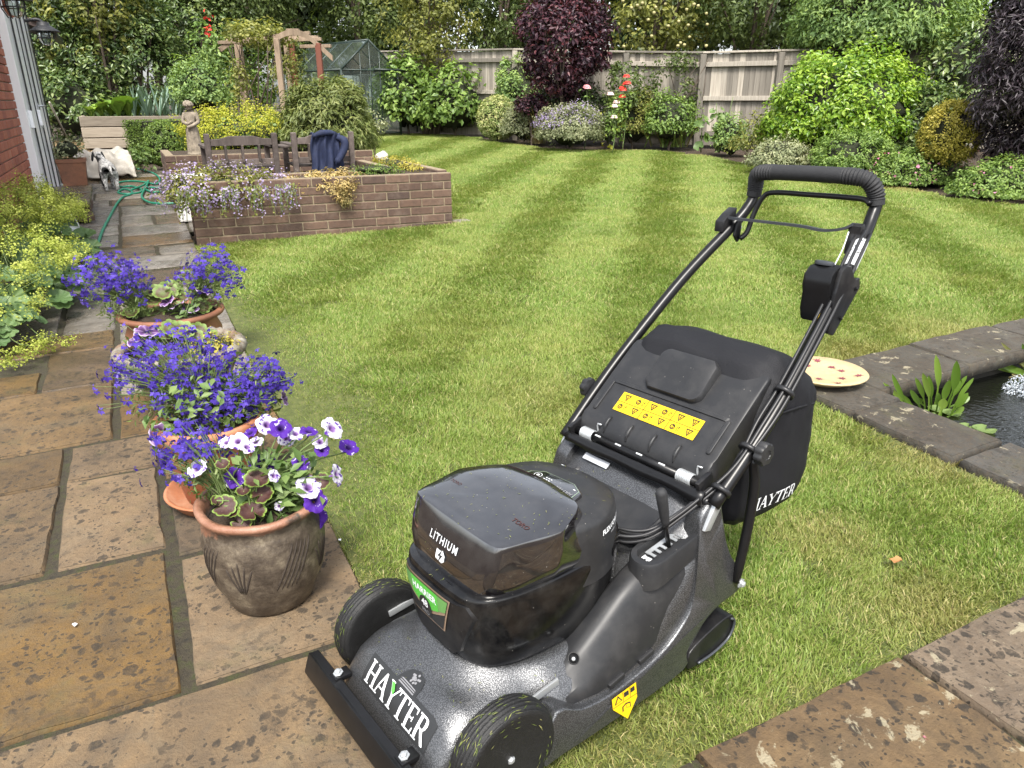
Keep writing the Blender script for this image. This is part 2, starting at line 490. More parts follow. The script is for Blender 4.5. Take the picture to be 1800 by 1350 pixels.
PERGOLA_RED = _wood('red_stained_wood', [(0.16, 0.055, 0.035), (0.26, 0.085, 0.05)], (9, 9, 1.5))

WHITE_PVC = simple('white_upvc', (0.88, 0.89, 0.9), 0.3, 0, 0.02, 4)
BLACK_GASKET = simple('black_gasket', (0.012, 0.012, 0.013), 0.6)
GLASS = NT('greenhouse_glass'); GLASS.set(Roughness=0.06); GLASS.b.inputs['Base Color'].default_value = (0.85, 0.92, 0.9, 1)
_tr = GLASS.n('BsdfTransparent'); _tr.inputs[0].default_value = (0.86, 0.92, 0.9, 1)
_gl = GLASS.n('BsdfGlossy'); _gl.inputs['Roughness'].default_value = 0.08; _gl.inputs['Color'].default_value = (0.9, 0.95, 0.95, 1)
_mx = GLASS.n('MixShader'); _lw = GLASS.n('LayerWeight'); _lw.inputs[0].default_value = 0.3
GLASS.l(GLASS.math('ADD', _lw.outputs['Fresnel'], 0.08), _mx.inputs[0]); GLASS.l(_tr.outputs[0], _mx.inputs[1]); GLASS.l(_gl.outputs[0], _mx.inputs[2]); _df = GLASS.n('BsdfDiffuse'); _df.inputs[0].default_value = (0.3, 0.36, 0.33, 1); _m2 = GLASS.n('MixShader'); _m2.inputs[0].default_value = 0.07; GLASS.l(_mx.outputs[0], _m2.inputs[1]); GLASS.l(_df.outputs[0], _m2.inputs[2]); GLASS.l(_m2.outputs[0], GLASS.out.inputs['Surface'])
GLASS = GLASS.m
GREEN_METAL = simple('green_painted_metal', (0.022, 0.036, 0.03), 0.4)
BLACK_METAL = simple('black_lantern_metal', (0.02, 0.02, 0.022), 0.45)
ZINC = simple('galvanised', (0.5, 0.52, 0.53), 0.35, 0.6, 0.2, 12)
STATUE = simple('lichen_stone', (0.22, 0.185, 0.14), 0.9, 0, 0.45, 22, 0.6, 70)
HOSE = simple('green_hose', (0.012, 0.19, 0.115), 0.38, 0, 0.1)
TARP = simple('cream_tarp', (0.42, 0.385, 0.33), 0.75, 0, 0.25, 9, 1.0, 9)
NAVY = simple('navy_cloth', (0.011, 0.018, 0.052), 0.8, 0, 0.25, 25, 0.4, 90)
GRAVEL = simple('gravel', (0.36, 0.25, 0.13), 0.9, 0, 0.5, 70)
WHITE_BOX = simple('white_plastic', (0.75, 0.74, 0.72), 0.5, 0, 0.04)

# dark pond water, small ripples spreading from the fountain
m = NT('pond_water'); p = m.coord()
m.set(Roughness=0.03); m.b.inputs['Base Color'].default_value = (0.008, 0.009, 0.006, 1)
m.b.inputs['Specular IOR Level'].default_value = 0.6
wv = m.n('TexWave', wave_type='RINGS'); wv.rings_direction = 'SPHERICAL'; wv.inputs['Scale'].default_value = 4; wv.inputs['Distortion'].default_value = 14.0; wv.inputs['Detail Scale'].default_value = 2.5; wv.inputs['Detail'].default_value = 3
sub = m.n('VectorMath', operation='SUBTRACT'); m.l(p, sub.inputs[0]); WATER_SUB = sub; m.l(sub.outputs[0], wv.inputs['Vector'])
m.bump(m.mix(0.6, wv.outputs['Fac'], m.noise(22, 5, 0.65, p, 1.2)), 0.3, 0.012)
WATER = m.m
FOAM = simple('splash', (0.85, 0.88, 0.9), 0.3)

# ---- pots
m = NT('terracotta'); p = m.coord('Object')
c = m.ramp(m.noise(9, 5, 0.65, p), [(0.3, (0.26, 0.095, 0.045)), (0.55, (0.39, 0.15, 0.068)), (0.75, (0.46, 0.22, 0.115))])
c = m.mix(m.math('MULTIPLY', m.ramp(m.noise(4, 5, 0.7, p), [(0.5, 0), (0.68, 1)]), 0.45), c, (0.5, 0.36, 0.26))
m.col(c); m.set(Roughness=0.75); m.bump(m.noise(60, 4, 0.6, p), 0.25, 0.004); TERRACOTTA = m.m
m = NT('old_terracotta'); p = m.coord('Object')
c = m.ramp(m.noise(7, 5, 0.7, p), [(0.3, (0.12, 0.05, 0.028)), (0.6, (0.24, 0.1, 0.05)), (0.8, (0.3, 0.14, 0.075))])
m.col(c); m.set(Roughness=0.6); m.bump(m.noise(60, 4, 0.6, p), 0.25, 0.004); TERRACOTTA_DARK = m.m
m = NT('weathered_glaze'); p = m.coord('Object')
c = m.ramp(m.noise(16, 6, 0.75, p), [(0.3, (0.03, 0.023, 0.017)), (0.46, (0.07, 0.054, 0.04)), (0.58, (0.125, 0.1, 0.072)), (0.7, (0.24, 0.2, 0.14))])
sx = m.n('SeparateXYZ'); m.l(p, sx.inputs[0])
zf = m.n('MapRange'); zf.inputs['From Min'].default_value = 0.20; zf.inputs['From Max'].default_value = 0.30; m.l(sx.outputs[2], zf.inputs[0])
bare = m.ramp(m.math('ADD', m.math('MULTIPLY', zf.outputs[0], 0.42), m.noise(6, 5, 0.65, p)), [(0.76, 0), (0.82, 1)])
c = m.mix(bare, c, m.ramp(m.noise(22, 4, 0.6, p), [(0.3, (0.21, 0.095, 0.055)), (0.7, (0.32, 0.17, 0.11))]))
m.col(c); m.set(Roughness=0.42); m.bump(m.noise(55, 5, 0.7, p), 0.7, 0.005); WEATHERED = m.m
m = NT('cast_stone'); p = m.coord('Object')
c = m.ramp(m.noise(22, 5, 0.7, p), [(0.3, (0.07, 0.058, 0.042)), (0.5, (0.19, 0.17, 0.135)), (0.7, (0.32, 0.3, 0.25))])
c = m.mix(m.math('MULTIPLY', m.ramp(m.noise(9, 4, 0.6, p), [(0.5, 0), (0.62, 1)]), 0.7), c, (0.16, 0.085, 0.045))
m.col(c); m.set(Roughness=0.9); m.bump(m.noise(50, 5, 0.7, p), 0.7, 0.006); CAST_STONE = m.m
STEM = simple('stem_green', (0.12, 0.17, 0.05), 0.6)
STEM_BROWN = simple('bark', (0.1, 0.075, 0.055), 0.9, 0, 0.35, 15, 0.7, 40)

LOBELIA = leafmat('lobelia_petal', [(0.026, 0.014, 0.14), (0.055, 0.03, 0.28), (0.09, 0.052, 0.42), (0.2, 0.14, 0.58)], 0.6, 0.3, 0.2)
LOBELIA_LEAF = leafmat('lobelia_leaf', [(0.069, 0.111, 0.033), (0.124, 0.182, 0.050), (0.207, 0.260, 0.077)])
# ---- petunia: white flowers splashed violet / violet flowers splashed white, dark star petunia
def _petunia(name, base, blot, lo, hi, centre):
    m = NT(name); p = m.coord('Object'); r = m.rand()
    off = m.n('VectorMath', operation='ADD'); m.l(p, off.inputs[0])
    cmb = m.n('CombineXYZ'); m.l(m.math('MULTIPLY', r, 40), cmb.inputs[0]); m.l(cmb.outputs[0], off.inputs[1])
    f = m.ramp(m.noise(1.7, 4, 0.65, off.outputs[0]), [(lo, 0), (hi, 1)])
    rad = m.attr('rad')
    c = m.mix(f, base, blot)
    c = m.mix(m.ramp(rad, [(0.12, 1), (0.42, 0)]), c, centre)
    m.col(c); m.set(Roughness=0.65); m.b.inputs['Specular IOR Level'].default_value = 0.2
    tr = m.n('BsdfTranslucent'); m.l(c, tr.inputs['Color']); mx = m.n('MixShader'); mx.inputs[0].default_value = 0.25
    m.l(m.b.outputs[0], mx.inputs[1]); m.l(tr.outputs[0], mx.inputs[2]); m.l(mx.outputs[0], m.out.inputs['Surface'])
    return m.m
PETUNIA_WHITE = _petunia('petunia_white', (0.6, 0.58, 0.63), (0.08, 0.022, 0.26), 0.545, 0.585, (0.2, 0.1, 0.3))
PETUNIA_VIOLET = _petunia('petunia_violet', (0.075, 0.02, 0.27), (0.58, 0.54, 0.62), 0.6, 0.64, (0.03, 0.01, 0.1))
m = NT('petunia_star'); rad = m.attr('rad'); ang = m.attr('star')
c = m.mix(ang, m.ramp(rad, [(0.0, (0.015, 0.004, 0.025)), (0.5, (0.055, 0.014, 0.08)), (0.85, (0.1, 0.035, 0.15)), (1.0, (0.55, 0.47, 0.6))]), (0.3, 0.2, 0.36))
m.col(c); m.set(Roughness=0.6); PETUNIA_STAR = m.m
m = NT('geranium_leaf'); rad = m.attr('rad'); p = m.coord('Object')
c = m.ramp(rad, [(0.0, (0.07, 0.03, 0.02)), (0.66, (0.04, 0.013, 0.012)), (0.82, (0.06, 0.03, 0.014)), (0.9, (0.13, 0.19, 0.03)), (1.0, (0.17, 0.27, 0.045))])
m.col(c); m.set(Roughness=0.5); m.bump(m.noise(80, 3, 0.6, p), 0.3, 0.003); GERANIUM_DARK = m.m
m = NT('geranium_leaf_green'); rad = m.attr('rad'); p = m.coord('Object')
c = m.ramp(rad, [(0.0, (0.09, 0.13, 0.03)), (0.4, (0.075, 0.07, 0.026)), (0.6, (0.08, 0.045, 0.025)), (0.75, (0.11, 0.16, 0.035)), (1.0, (0.17, 0.25, 0.055))])
m.col(c); m.set(Roughness=0.5); m.bump(m.noise(80, 3, 0.6, p), 0.3, 0.003); GERANIUM_GREEN = m.m
m = NT('lady_mantle_leaf'); rad = m.attr('rad'); r = m.rand()
c = m.ramp(r, [(0.0, (0.07, 0.13, 0.045)), (0.5, (0.11, 0.19, 0.06)), (1.0, (0.17, 0.25, 0.085))])
m.col(c); m.set(Roughness=0.55)
tr = m.n('BsdfTranslucent'); m.l(c, tr.inputs['Color']); mx = m.n('MixShader'); mx.inputs[0].default_value = 0.25
m.l(m.b.outputs[0], mx.inputs[1]); m.l(tr.outputs[0], mx.inputs[2]); m.l(mx.outputs[0], m.out.inputs['Surface'])
MANTLE = m.m
LEAF_SOFT = leafmat('soft_leaf', [(0.08, 0.14, 0.04), (0.13, 0.21, 0.06), (0.22, 0.3, 0.1)])
MANTLE_FLOWER = leafmat('lady_mantle_flower', [(0.2, 0.26, 0.05), (0.37, 0.42, 0.085), (0.5, 0.53, 0.14)], 0.7, 0.35, 0.1)
YELLOW_FLOWER = leafmat('yellow_flower', [(0.3, 0.34, 0.05), (0.44, 0.45, 0.06), (0.54, 0.53, 0.1)], 0.7, 0.35, 0.1)
L_LAUREL = leafmat('laurel_leaf', [(0.034, 0.066, 0.017), (0.066, 0.113, 0.029), (0.120, 0.181, 0.048), (0.228, 0.282, 0.087)], 0.35, 0.22, 0.5)
L_DARK = leafmat('dark_tree_leaf', [(0.025, 0.044, 0.013), (0.052, 0.082, 0.024), (0.086, 0.122, 0.035)], 0.5, 0.2)
L_TREE = leafmat('tree_leaf', [(0.050, 0.077, 0.021), (0.094, 0.137, 0.035), (0.164, 0.208, 0.056)], 0.5, 0.3)
L_OLIVE = leafmat('olive_leaf', [(0.100, 0.116, 0.027), (0.192, 0.210, 0.049), (0.323, 0.319, 0.080)], 0.5, 0.35)
L_BRIGHT = leafmat('bright_leaf', [(0.067, 0.144, 0.014), (0.140, 0.265, 0.023), (0.256, 0.391, 0.039), (0.354, 0.483, 0.068)], 0.32, 0.3, 0.5)
L_FEATHER = leafmat('feathery_leaf', [(0.115, 0.196, 0.062), (0.200, 0.304, 0.099), (0.338, 0.450, 0.123)], 0.5, 0.35)
L_PURPLE = leafmat('purple_leaf', [(0.018, 0.009, 0.015), (0.035, 0.014, 0.024), (0.062, 0.021, 0.032), (0.12, 0.032, 0.038)], 0.45, 0.2)
L_ACER = leafmat('lace_leaf', [(0.017, 0.012, 0.016), (0.032, 0.022, 0.028), (0.055, 0.04, 0.048)], 0.4, 0.15, 0.5)
L_BOX = leafmat('box_leaf', [(0.077, 0.138, 0.025), (0.138, 0.217, 0.039), (0.215, 0.304, 0.062)], 0.4, 0.25)
L_GOLD = leafmat('golden_leaf', [(0.208, 0.195, 0.028), (0.387, 0.339, 0.050), (0.553, 0.470, 0.100)], 0.45, 0.3)
L_MID = leafmat('mid_leaf', [(0.085, 0.152, 0.030), (0.154, 0.246, 0.052), (0.261, 0.362, 0.086)], 0.45, 0.3)
L_GREY = leafmat('grey_leaf', [(0.154, 0.181, 0.092), (0.261, 0.290, 0.154), (0.400, 0.406, 0.234)], 0.6, 0.25)
L_VARIEG = leafmat('variegated_leaf', [(0.138, 0.217, 0.049), (0.307, 0.377, 0.123), (0.692, 0.652, 0.333)], 0.5, 0.3)
L_ROSEMARY = leafmat('rosemary_leaf', [(0.077, 0.109, 0.027), (0.138, 0.174, 0.043), (0.238, 0.261, 0.080)], 0.5, 0.25)
L_SEDUM = leafmat('sedum_leaf', [(0.33, 0.23, 0.085), (0.46, 0.34, 0.13), (0.5, 0.4, 0.18)], 0.6, 0.2)
L_STRAW = leafmat('straw_leaf', [(0.15, 0.16, 0.05), (0.3, 0.25, 0.1), (0.38, 0.3, 0.14)], 0.6, 0.3)
MAUVE = leafmat('mauve_flower', [(0.26, 0.2, 0.4), (0.38, 0.31, 0.5), (0.5, 0.43, 0.6)], 0.7, 0.3, 0.1)
PINK = leafmat('pink_flower', [(0.5, 0.16, 0.28), (0.62, 0.28, 0.4)], 0.7, 0.3, 0.1)
ROSE_PINK = simple('rose_pink', (0.72, 0.28, 0.3), 0.6, 0, 0.2, 60)
ROSE_RED = simple('rose_red', (0.7, 0.045, 0.03), 0.55, 0, 0.2, 60)
ROSE_PALE = simple('rose_pale', (0.72, 0.5, 0.48), 0.6, 0, 0.15, 60)
LEEK = leafmat('leek_leaf', [(0.11, 0.18, 0.13), (0.18, 0.27, 0.2), (0.27, 0.36, 0.28)], 0.45, 0.25)
CHARD = leafmat('chard_leaf', [(0.12, 0.24, 0.03), (0.2, 0.34, 0.05), (0.3, 0.42, 0.08)], 0.35, 0.3)

# ---- mower
m = NT('hammered_paint'); p = m.coord('Object')
vo = m.n('TexVoronoi'); vo.inputs['Scale'].default_value = 420; m.l(p, vo.inputs['Vector'])
nz = m.noise(260, 3, 0.6, p)
m.col(m.ramp(vo.outputs['Distance'], [(0.1, (0.2, 0.203, 0.21)), (0.6, (0.075, 0.077, 0.08))]))
m.set(Metallic=0.75, Roughness=0.36); m.b.inputs['Coat Weight'].default_value = 0.4; m.b.inputs['Coat Roughness'].default_value = 0.12
m.bump(m.mix(0.5, vo.outputs['Distance'], nz), 0.5, 0.0016); HAMMER = m.m
def _dusty(name, c, rough, coat, speck=0.6, croug=0.05):
    m = NT(name); p = m.coord('Object')
    vo = m.n('TexVoronoi'); vo.inputs['Scale'].default_value = 120; m.l(p, vo.inputs['Vector'])
    s3 = m.n('SeparateColor'); m.l(vo.outputs['Color'], s3.inputs[0])
    sp = m.math('LESS_THAN', vo.outputs['Distance'], m.math('MULTIPLY', m.math('GREATER_THAN', s3.outputs[1], 0.86), m.math('MULTIPLY', s3.outputs[0], 0.13)))
    film = m.ramp(m.noise(14, 5, 0.7, p), [(0.45, 0), (0.75, 1)])
    col = m.mix(m.math('MULTIPLY', film, 0.05), c, (0.35, 0.33, 0.3))
    col = m.mix(m.math('MULTIPLY', sp, speck), col, (0.5, 0.47, 0.42))
    m.col(col); m.rough(m.math('ADD', m.math('MULTIPLY', film, 0.06), rough))
    m.b.inputs['Coat Weight'].default_value = coat; m.b.inputs['Coat Roughness'].default_value = croug
    return m
_m = _dusty('smoked_gloss_plastic', (0.006, 0.005, 0.006), 0.1, 1.0, 0.6, 0.02); _m.b.inputs['Specular IOR Level'].default_value = 1.0; _m.b.inputs['Coat IOR'].default_value = 1.8; BLACK_GLOSS = _m.m
BLACK_BODY = _dusty('black_body_plastic', (0.004, 0.004, 0.0045), 0.13, 0.0).m
_m = _dusty('grained_plastic', (0.018, 0.0185, 0.02), 0.42, 0.0, 0.4); _m.b.inputs['Specular IOR Level'].default_value = 0.4; _m.bump(_m.noise(700, 2, 0.5, _m.coord('Object')), 0.15, 0.0006); BLACK_GRAIN = _m.m
_m = _dusty('dark_moulded_plastic', (0.008, 0.008, 0.009), 0.34, 0.0, 0.4); _m.b.inputs['Specular IOR Level'].default_value = 0.4; _m.bump(_m.noise(600, 2, 0.5, _m.coord('Object')), 0.2, 0.0006); BLACK_MOULD = _m.m
BLACK_PAINT = simple('black_gloss_paint', (0.007, 0.007, 0.0075), 0.3, 0, 0.2, 30, spec=0.35)
STEEL_GREY = simple('grey_bail_paint', (0.055, 0.06, 0.068), 0.35, 0.3, 0.1)
FOAM_GRIP = simple('foam_grip', (0.017, 0.0175, 0.019), 0.7, 0, 0.2, 90, 0.3, 400)
RUBBER = simple('tyre_rubber', (0.007, 0.007, 0.007), 0.6, 0, 0.3, 50, 0.5, 200)
CABLE = simple('cable_sheath', (0.014, 0.014, 0.015), 0.4)
BAG = NT('bag_fabric'); p = BAG.coord('Object'); BAG.set(Roughness=0.62); BAG.b.inputs['Base Color'].default_value = (0.009, 0.0093, 0.0115, 1)
BAG.b.inputs['Specular IOR Level'].default_value = 0.3
BAG.bump(BAG.mix(0.25, BAG.noise(7, 4, 0.5, p, 0.6), BAG.noise(500, 2, 0.5, p)), 0.35, 0.02); BAG = BAG.m
DECAL_WHITE = simple('white_print', (0.75, 0.77, 0.78), 0.4, 0, 0.02)
DECAL_BLACK = simple('black_print', (0.02, 0.021, 0.022), 0.4, 0, 0.05)
DECAL_GREEN = simple('green_print', (0.09, 0.44, 0.055), 0.35, 0, 0.05)
DECAL_GREEN2 = simple('olive_green_print', (0.12, 0.3, 0.08), 0.35, 0, 0.05)
DECAL_GOLD = simple('bronze_print', (0.27, 0.19, 0.13), 0.35, 0, 0.05)
DECAL_GREY = simple('grey_print', (0.2, 0.2, 0.21), 0.4, 0, 0.05)
DECAL_RED = simple('dim_red_print', (0.06, 0.026, 0.024), 0.4, 0, 0.05)
YELLOW = simple('yellow_label', (0.72, 0.46, 0.008), 0.4, 0, 0.04)
PALE_LABEL = simple('silver_label', (0.5, 0.52, 0.55), 0.35, 0.2, 0.1)
CLIPPING = leafmat('grass_clipping', [(0.07, 0.1, 0.02), (0.14, 0.18, 0.04), (0.28, 0.27, 0.1)], 0.6, 0.2)
# ================================================================== ground
def grid_sheet(name, x0, x1, y0, y1, step, dz):
    xs = np.arange(x0, x1 + 1e-6, step); ys = np.arange(y0, y1 + 1e-6, step)
    X, Y = np.meshgrid(xs, ys); Z = hgt(X, Y) + dz
    V = np.stack([X.ravel(), Y.ravel(), Z.ravel()], 1)
    nx = len(xs); i = (np.arange(len(ys) - 1)[:, None] * nx + np.arange(nx - 1)).ravel()
    return fast_mesh(name, V, np.stack([i, i + 1, i + nx + 1, i + nx], 1), True)
# one sheet to the horizon; a hole is left for the pond basin
g = grid_sheet('ground', -1002, 1008, -1002, 1008, 30, -0.06)
bm = bmesh.new(); bm.from_mesh(g)
near = [f for f in bm.faces if -31 < f.calc_center_median().x < 61 and -31 < f.calc_center_median().y < 61]
bmesh.ops.delete(bm, geom=near, context='FACES')
xs = sorted(set(list(np.arange(-42, 79, 1.0)) + [2.6, 6.0]))
bnd = [e for e in bm.edges if e.is_boundary]
bm.to_mesh(g); bm.free()
GROUND = struct(link('ground', g, SOIL))
bm = bmesh.new()
ax = sorted(set([round(v, 2) for v in np.arange(-42, 79, 1.0)] + [2.7, 5.9])); ay = sorted(set([round(v, 2) for v in np.arange(-42, 79, 1.0)] + [-0.8, 2.2]))
vv = {}
for x in ax:
    for y in ay: vv[(x, y)] = bm.verts.new((x, y, float(hgt(x, y)) - 0.055))
for i in range(len(ax) - 1):
    for j in range(len(ay) - 1):
        if 2.69 < ax[i] < 5.85 and -0.85 < ay[j] < 2.15: continue
        bm.faces.new((vv[(ax[i], ay[j])], vv[(ax[i + 1], ay[j])], vv[(ax[i + 1], ay[j + 1])], vv[(ax[i], ay[j + 1])]))
struct(link('garden_soil', bm_mesh(bm, 'garden_soil', True), SOIL))

# ================================================================== paving
def slab_mesh(x0, x1, y0, y1, top=0.0, th=0.045, jit=0.006, step=0.07, inset=0.006, rnd_c=0.012, tilt=None):
    def side(a, b, n): return [(a[0] + (b[0] - a[0]) * i / n, a[1] + (b[1] - a[1]) * i / n) for i in range(n)]
    cs = [(x0, y0), (x1, y0), (x1, y1), (x0, y1)]
    cs = [(c[0] + rnd.uniform(-1, 1) * jit, c[1] + rnd.uniform(-1, 1) * jit) for c in cs]
    pts = []
    for i in range(4):
        a, b = cs[i], cs[(i + 1) % 4]; n = max(3, int(math.hypot(b[0] - a[0], b[1] - a[1]) / step))
        pts += side(a, b, n)
    cx, cy = (x0 + x1) / 2, (y0 + y1) / 2
    out = []
    for (x, y) in pts:
        d = rnd.gauss(0, jit * 0.45)
        out.append((x + d * np.sign(x - cx) * 0.7, y + d * np.sign(y - cy) * 0.7))
    dz = rnd.uniform(-0.003, 0.003); tx, ty = rnd.gauss(0, 0.004), rnd.gauss(0, 0.004)
    def z(x, y): return float(hgt(x, y)) + top + dz + tx * (x - cx) + ty * (y - cy)
    V, F = [], []; n = len(out)
    for (x, y) in out: V.append((x, y, z(x, y) - th))
    for (x, y) in out: V.append((x, y, z(x, y) - 0.008 - rnd.random() * 0.004))
    def ins(x, y, d):
        return (x - d * np.sign(x - cx) * min(1, abs(x - cx) / (x1 - x0) * 2.5), y - d * np.sign(y - cy) * min(1, abs(y - cy) / (y1 - y0) * 2.5))
    for (x, y) in out:
        q = ins(x, y, inset * (0.6 + 0.8 * rnd.random())); V.append((q[0], q[1], z(*q) - 0.001))
    near = y0 < 4.3
    if near:
        # riven face: shallow terraces where the stone split
        A = np.array([v[:2] for v in V[2 * n:3 * n]]); st = 0.026
        gx, gy = np.meshgrid(np.arange(x0, x1, st), np.arange(y0, y1, st)); q = np.stack([gx.ravel(), gy.ravel()], 1) + rng.normal(0, 0.003, (gx.size, 2))
        q = q[inside(q, A) & (edge_dist(q, A) > 0.012)]
        cv, _e, cf, *_x = delaunay_2d_cdt([Vector(p) for p in A] + [Vector(p) for p in q], [(i, (i + 1) % n) for i in range(n)], [list(range(n))], 1, 1e-6)
        sd = rnd.random() * 50; ca, sa = math.cos(sd), math.sin(sd)
        b0 = len(V); ed_ = edge_dist(np.array([tuple(v) for v in cv]), A)
        for v, e in zip(cv, ed_):
            u_, w_ = (v.x * ca + v.y * sa) * 2.2, (-v.x * sa + v.y * ca) * 5.0
            t_ = mnoise.fractal(Vector((u_ + sd, w_, sd)), 0.9, 2.0, 4) * 2.2; fl = math.floor(t_); fr = t_ - fl; fr = min(1, max(0, (fr - 0.75) / 0.25))
            rel = (fl + fr) * 0.0034 + mnoise.fractal(Vector((v.x * 22 + sd, v.y * 22, 3)), 0.8, 2.0, 3) * 0.0012
            V.append((v.x, v.y, z(v.x, v.y) + max(-0.008, min(0.008, rel)) * min(1, e / 0.03)))
        F += [tuple(b0 + i for i in f) for f in cf]
        for r in range(2):
            for k in range(n):
                a, b = r * n + k, r * n + (k + 1) % n
                F.append((a, b, b + n, a + n))
        F.append(tuple(reversed(range(n))))
        me = mesh('paving_slab', V, F); bm = bmesh.new(); bm.from_mesh(me); bmesh.ops.remove_doubles(bm, verts=bm.verts, dist=1e-4); bmesh.ops.recalc_face_normals(bm, faces=bm.faces); bm.to_mesh(me); bm.free(); shade(me)
        return me
    for (x, y) in out:
        q = (cx + (x - cx) * 0.6, cy + (y - cy) * 0.6); V.append((q[0], q[1], z(*q) + rnd.gauss(0.0005, 0.0012)))
    for r in range(3):
        for k in range(n):
            a, b = r * n + k, r * n + (k + 1) % n
            F.append((a, b, b + n, a + n))
    V.append((cx, cy, z(cx, cy) + 0.001)); c = len(V) - 1
    for k in range(n): F.append((3 * n + k, 3 * n + (k + 1) % n, c))
    F.append(tuple(reversed(range(n))))
    me = mesh('paving_slab', V, F)
    shade(me)
    return me
def bed(name, rects, dz, mat):
    bm = bmesh.new()
    for (x0, x1, y0, y1) in rects:
        nx = max(1, int((x1 - x0) / 0.5)); ny = max(1, int((y1 - y0) / 0.5))
        g_ = [[bm.verts.new((x0 + (x1 - x0) * i / nx, y0 + (y1 - y0) * j / ny, 0)) for i in range(nx + 1)] for j in range(ny + 1)]
        for row in g_:
            for v in row: v.co.z = float(hgt(v.co.x, v.co.y)) + dz
        for j in range(ny):
            for i in range(nx): bm.faces.new((g_[j][i], g_[j][i + 1], g_[j + 1][i + 1], g_[j + 1][i]))
    return struct(link(name, bm_mesh(bm, name), mat))
PATH = bed('path', [(-1.3, 0.375, 0.84, 6.86), (-1.3, 0.40, 6.864, 9.2), (-1.3, 3.2, 9.204, 9.4), (0.40, 2.8, 7.4, 9.2), (-1.3, 1.2, 9.404, 12.6)], -0.0095, JOINT)
slabs = [(-0.63, 0.355, 0.85, 1.477), (-1.3, -0.66, 0.85, 1.477),
         (-0.66, -0.091, 1.5, 2.118), (-0.063, 0.387, 1.5, 2.05), (-1.3, -0.69, 1.5, 2.118),
         (-0.67, -0.402, 2.143, 2.705), (-0.67, -0.402, 2.725, 3.024), (-0.374, -0.088, 2.143, 2.703), (-0.374, -0.086, 2.727, 3.016), (-0.06, 0.387, 2.07, 2.58), (-0.058, 0.387, 2.6, 3.02), (-1.3, -0.7, 2.143, 3.02),
         (-0.69, -0.233, 3.045, 3.692), (-0.208, 0.387, 3.04, 3.5), (-0.21, 0.387, 3.52, 3.95), (-1.3, -0.715, 3.045, 3.692),
         (-0.88, -0.55, 3.715, 4.0), (-0.525, -0.233, 3.715, 4.25), (-0.205, 0.387, 3.97, 4.3), (-0.205, 0.387, 4.32, 4.86), (-1.3, -0.9, 3.715, 4.57),
         (-0.88, -0.235, 4.27, 4.57), (-0.9, -0.515, 4.59, 5.42), (-0.49, -0.225, 4.59, 5.42), (-0.2, 0.387, 4.88, 5.42), (-1.3, -0.925, 4.59, 5.42),
         (-0.95, -0.51, 5.44, 5.86), (-0.485, -0.215, 5.44, 6.01), (-0.19, 0.387, 5.44, 6.01), (-0.95, -0.51, 5.88, 6.5), (-1.3, -0.97, 5.44, 6.5),
         (-0.485, -0.21, 6.03, 6.5), (-0.185, 0.39, 6.03, 6.49), (-0.34, 0.075, 6.515, 6.9), (0.105, 0.39, 6.515, 6.85), (-0.95, -0.36, 6.515, 7.02),
         (-0.165, 0.395, 6.92, 7.42), (-0.165, 0.395, 7.44, 7.88), (-0.95, -0.19, 7.04, 7.55), (-0.95, -0.19, 7.57, 8.06), (-0.16, 0.12, 7.9, 8.5), (0.145, 0.395, 7.9, 8.5),
         (-0.95, -0.185, 8.08, 8.7), (-0.155, 0.395, 8.52, 9.18), (-0.95, -0.18, 8.72, 9.28)]
for X, Y0, Y1 in ((0.42, 7.42, 8.1), (0.42, 8.12, 9.18)):
    x = X
    while x < 2.7:
        w = rnd.choice((0.45, 0.6, 0.75)); slabs.append((x, min(x + w, 2.78), Y0, Y1)); x += w + 0.022
y = 9.3
while y < 12.3:
    hh = rnd.choice((0.45, 0.6)); x = -0.9 + rnd.random() * 0.2
    while x < 1.1:
        w = rnd.choice((0.45, 0.6, 0.75)); slabs.append((x, min(x + w, 1.18), y, y + hh)); x += w + 0.022
    y += hh + 0.022
GREYISH = {(-0.205, 0.387, 3.97, 4.3), (-0.205, 0.387, 4.32, 4.86), (-0.21, 0.387, 3.52, 3.95)}
for q in slabs:
    far = q[2] > 4.5 and rnd.random() < 0.55
    link('paving_slab', slab_mesh(*q), SANDSTONE_GREY_SHEEN if (q in GREYISH or far) else SANDSTONE, PATH)
PATIO = bed('patio', [(0.36, 2.54, -0.6, 0.822)], -0.0095, JOINT)
for q in ((0.37, 0.80, 0.28, 0.80), (0.835, 1.46, 0.12, 0.822), (1.475, 2.09, 0.12, 0.826), (2.105, 2.53, 0.12, 0.82), (0.37, 0.9, -0.5, 0.1), (0.92, 1.7, -0.5, 0.1), (1.72, 2.53, -0.5, 0.1), (-0.6, 0.355, 0.15, 0.832)):
    link('paving_slab', slab_mesh(*q, top=0.006), PATIO_STONE if q[0] > 0 else SANDSTONE, PATIO)

# ================================================================== pond
POND = thing('pond', (2.72, 1.0, 0.0), 'garden pond edged with dark weathered stone coping beside the lawn', 'pond')
for q in ((2.56, 2.875, 1.87, 2.33), (2.56, 2.87, 1.42, 1.855), (2.56, 2.875, 0.84, 1.405), (2.56, 2.87, 0.2, 0.825), (2.56, 2.87, -0.6, 0.19),
          (2.89, 3.55, 1.99, 2.335), (3.565, 4.25, 2.0, 2.35), (4.265, 5.0, 1.99, 2.34), (5.015, 5.9, 1.99, 2.34)):
    link('coping_stone', slab_mesh(*q, top=0.012, th=0.07, jit=0.009), COPING_STONE, POND)
bm = bmesh.new()
for c_, s_ in (((2.76, 0.7, -0.33), (0.1, 3.2, 0.6)), ((4.35, 2.14, -0.31), (3.2, 0.1, 0.6)), ((4.3, 0.7, -0.66), (3.3, 3.3, 0.04))):
    add_box(bm, c_, s_)
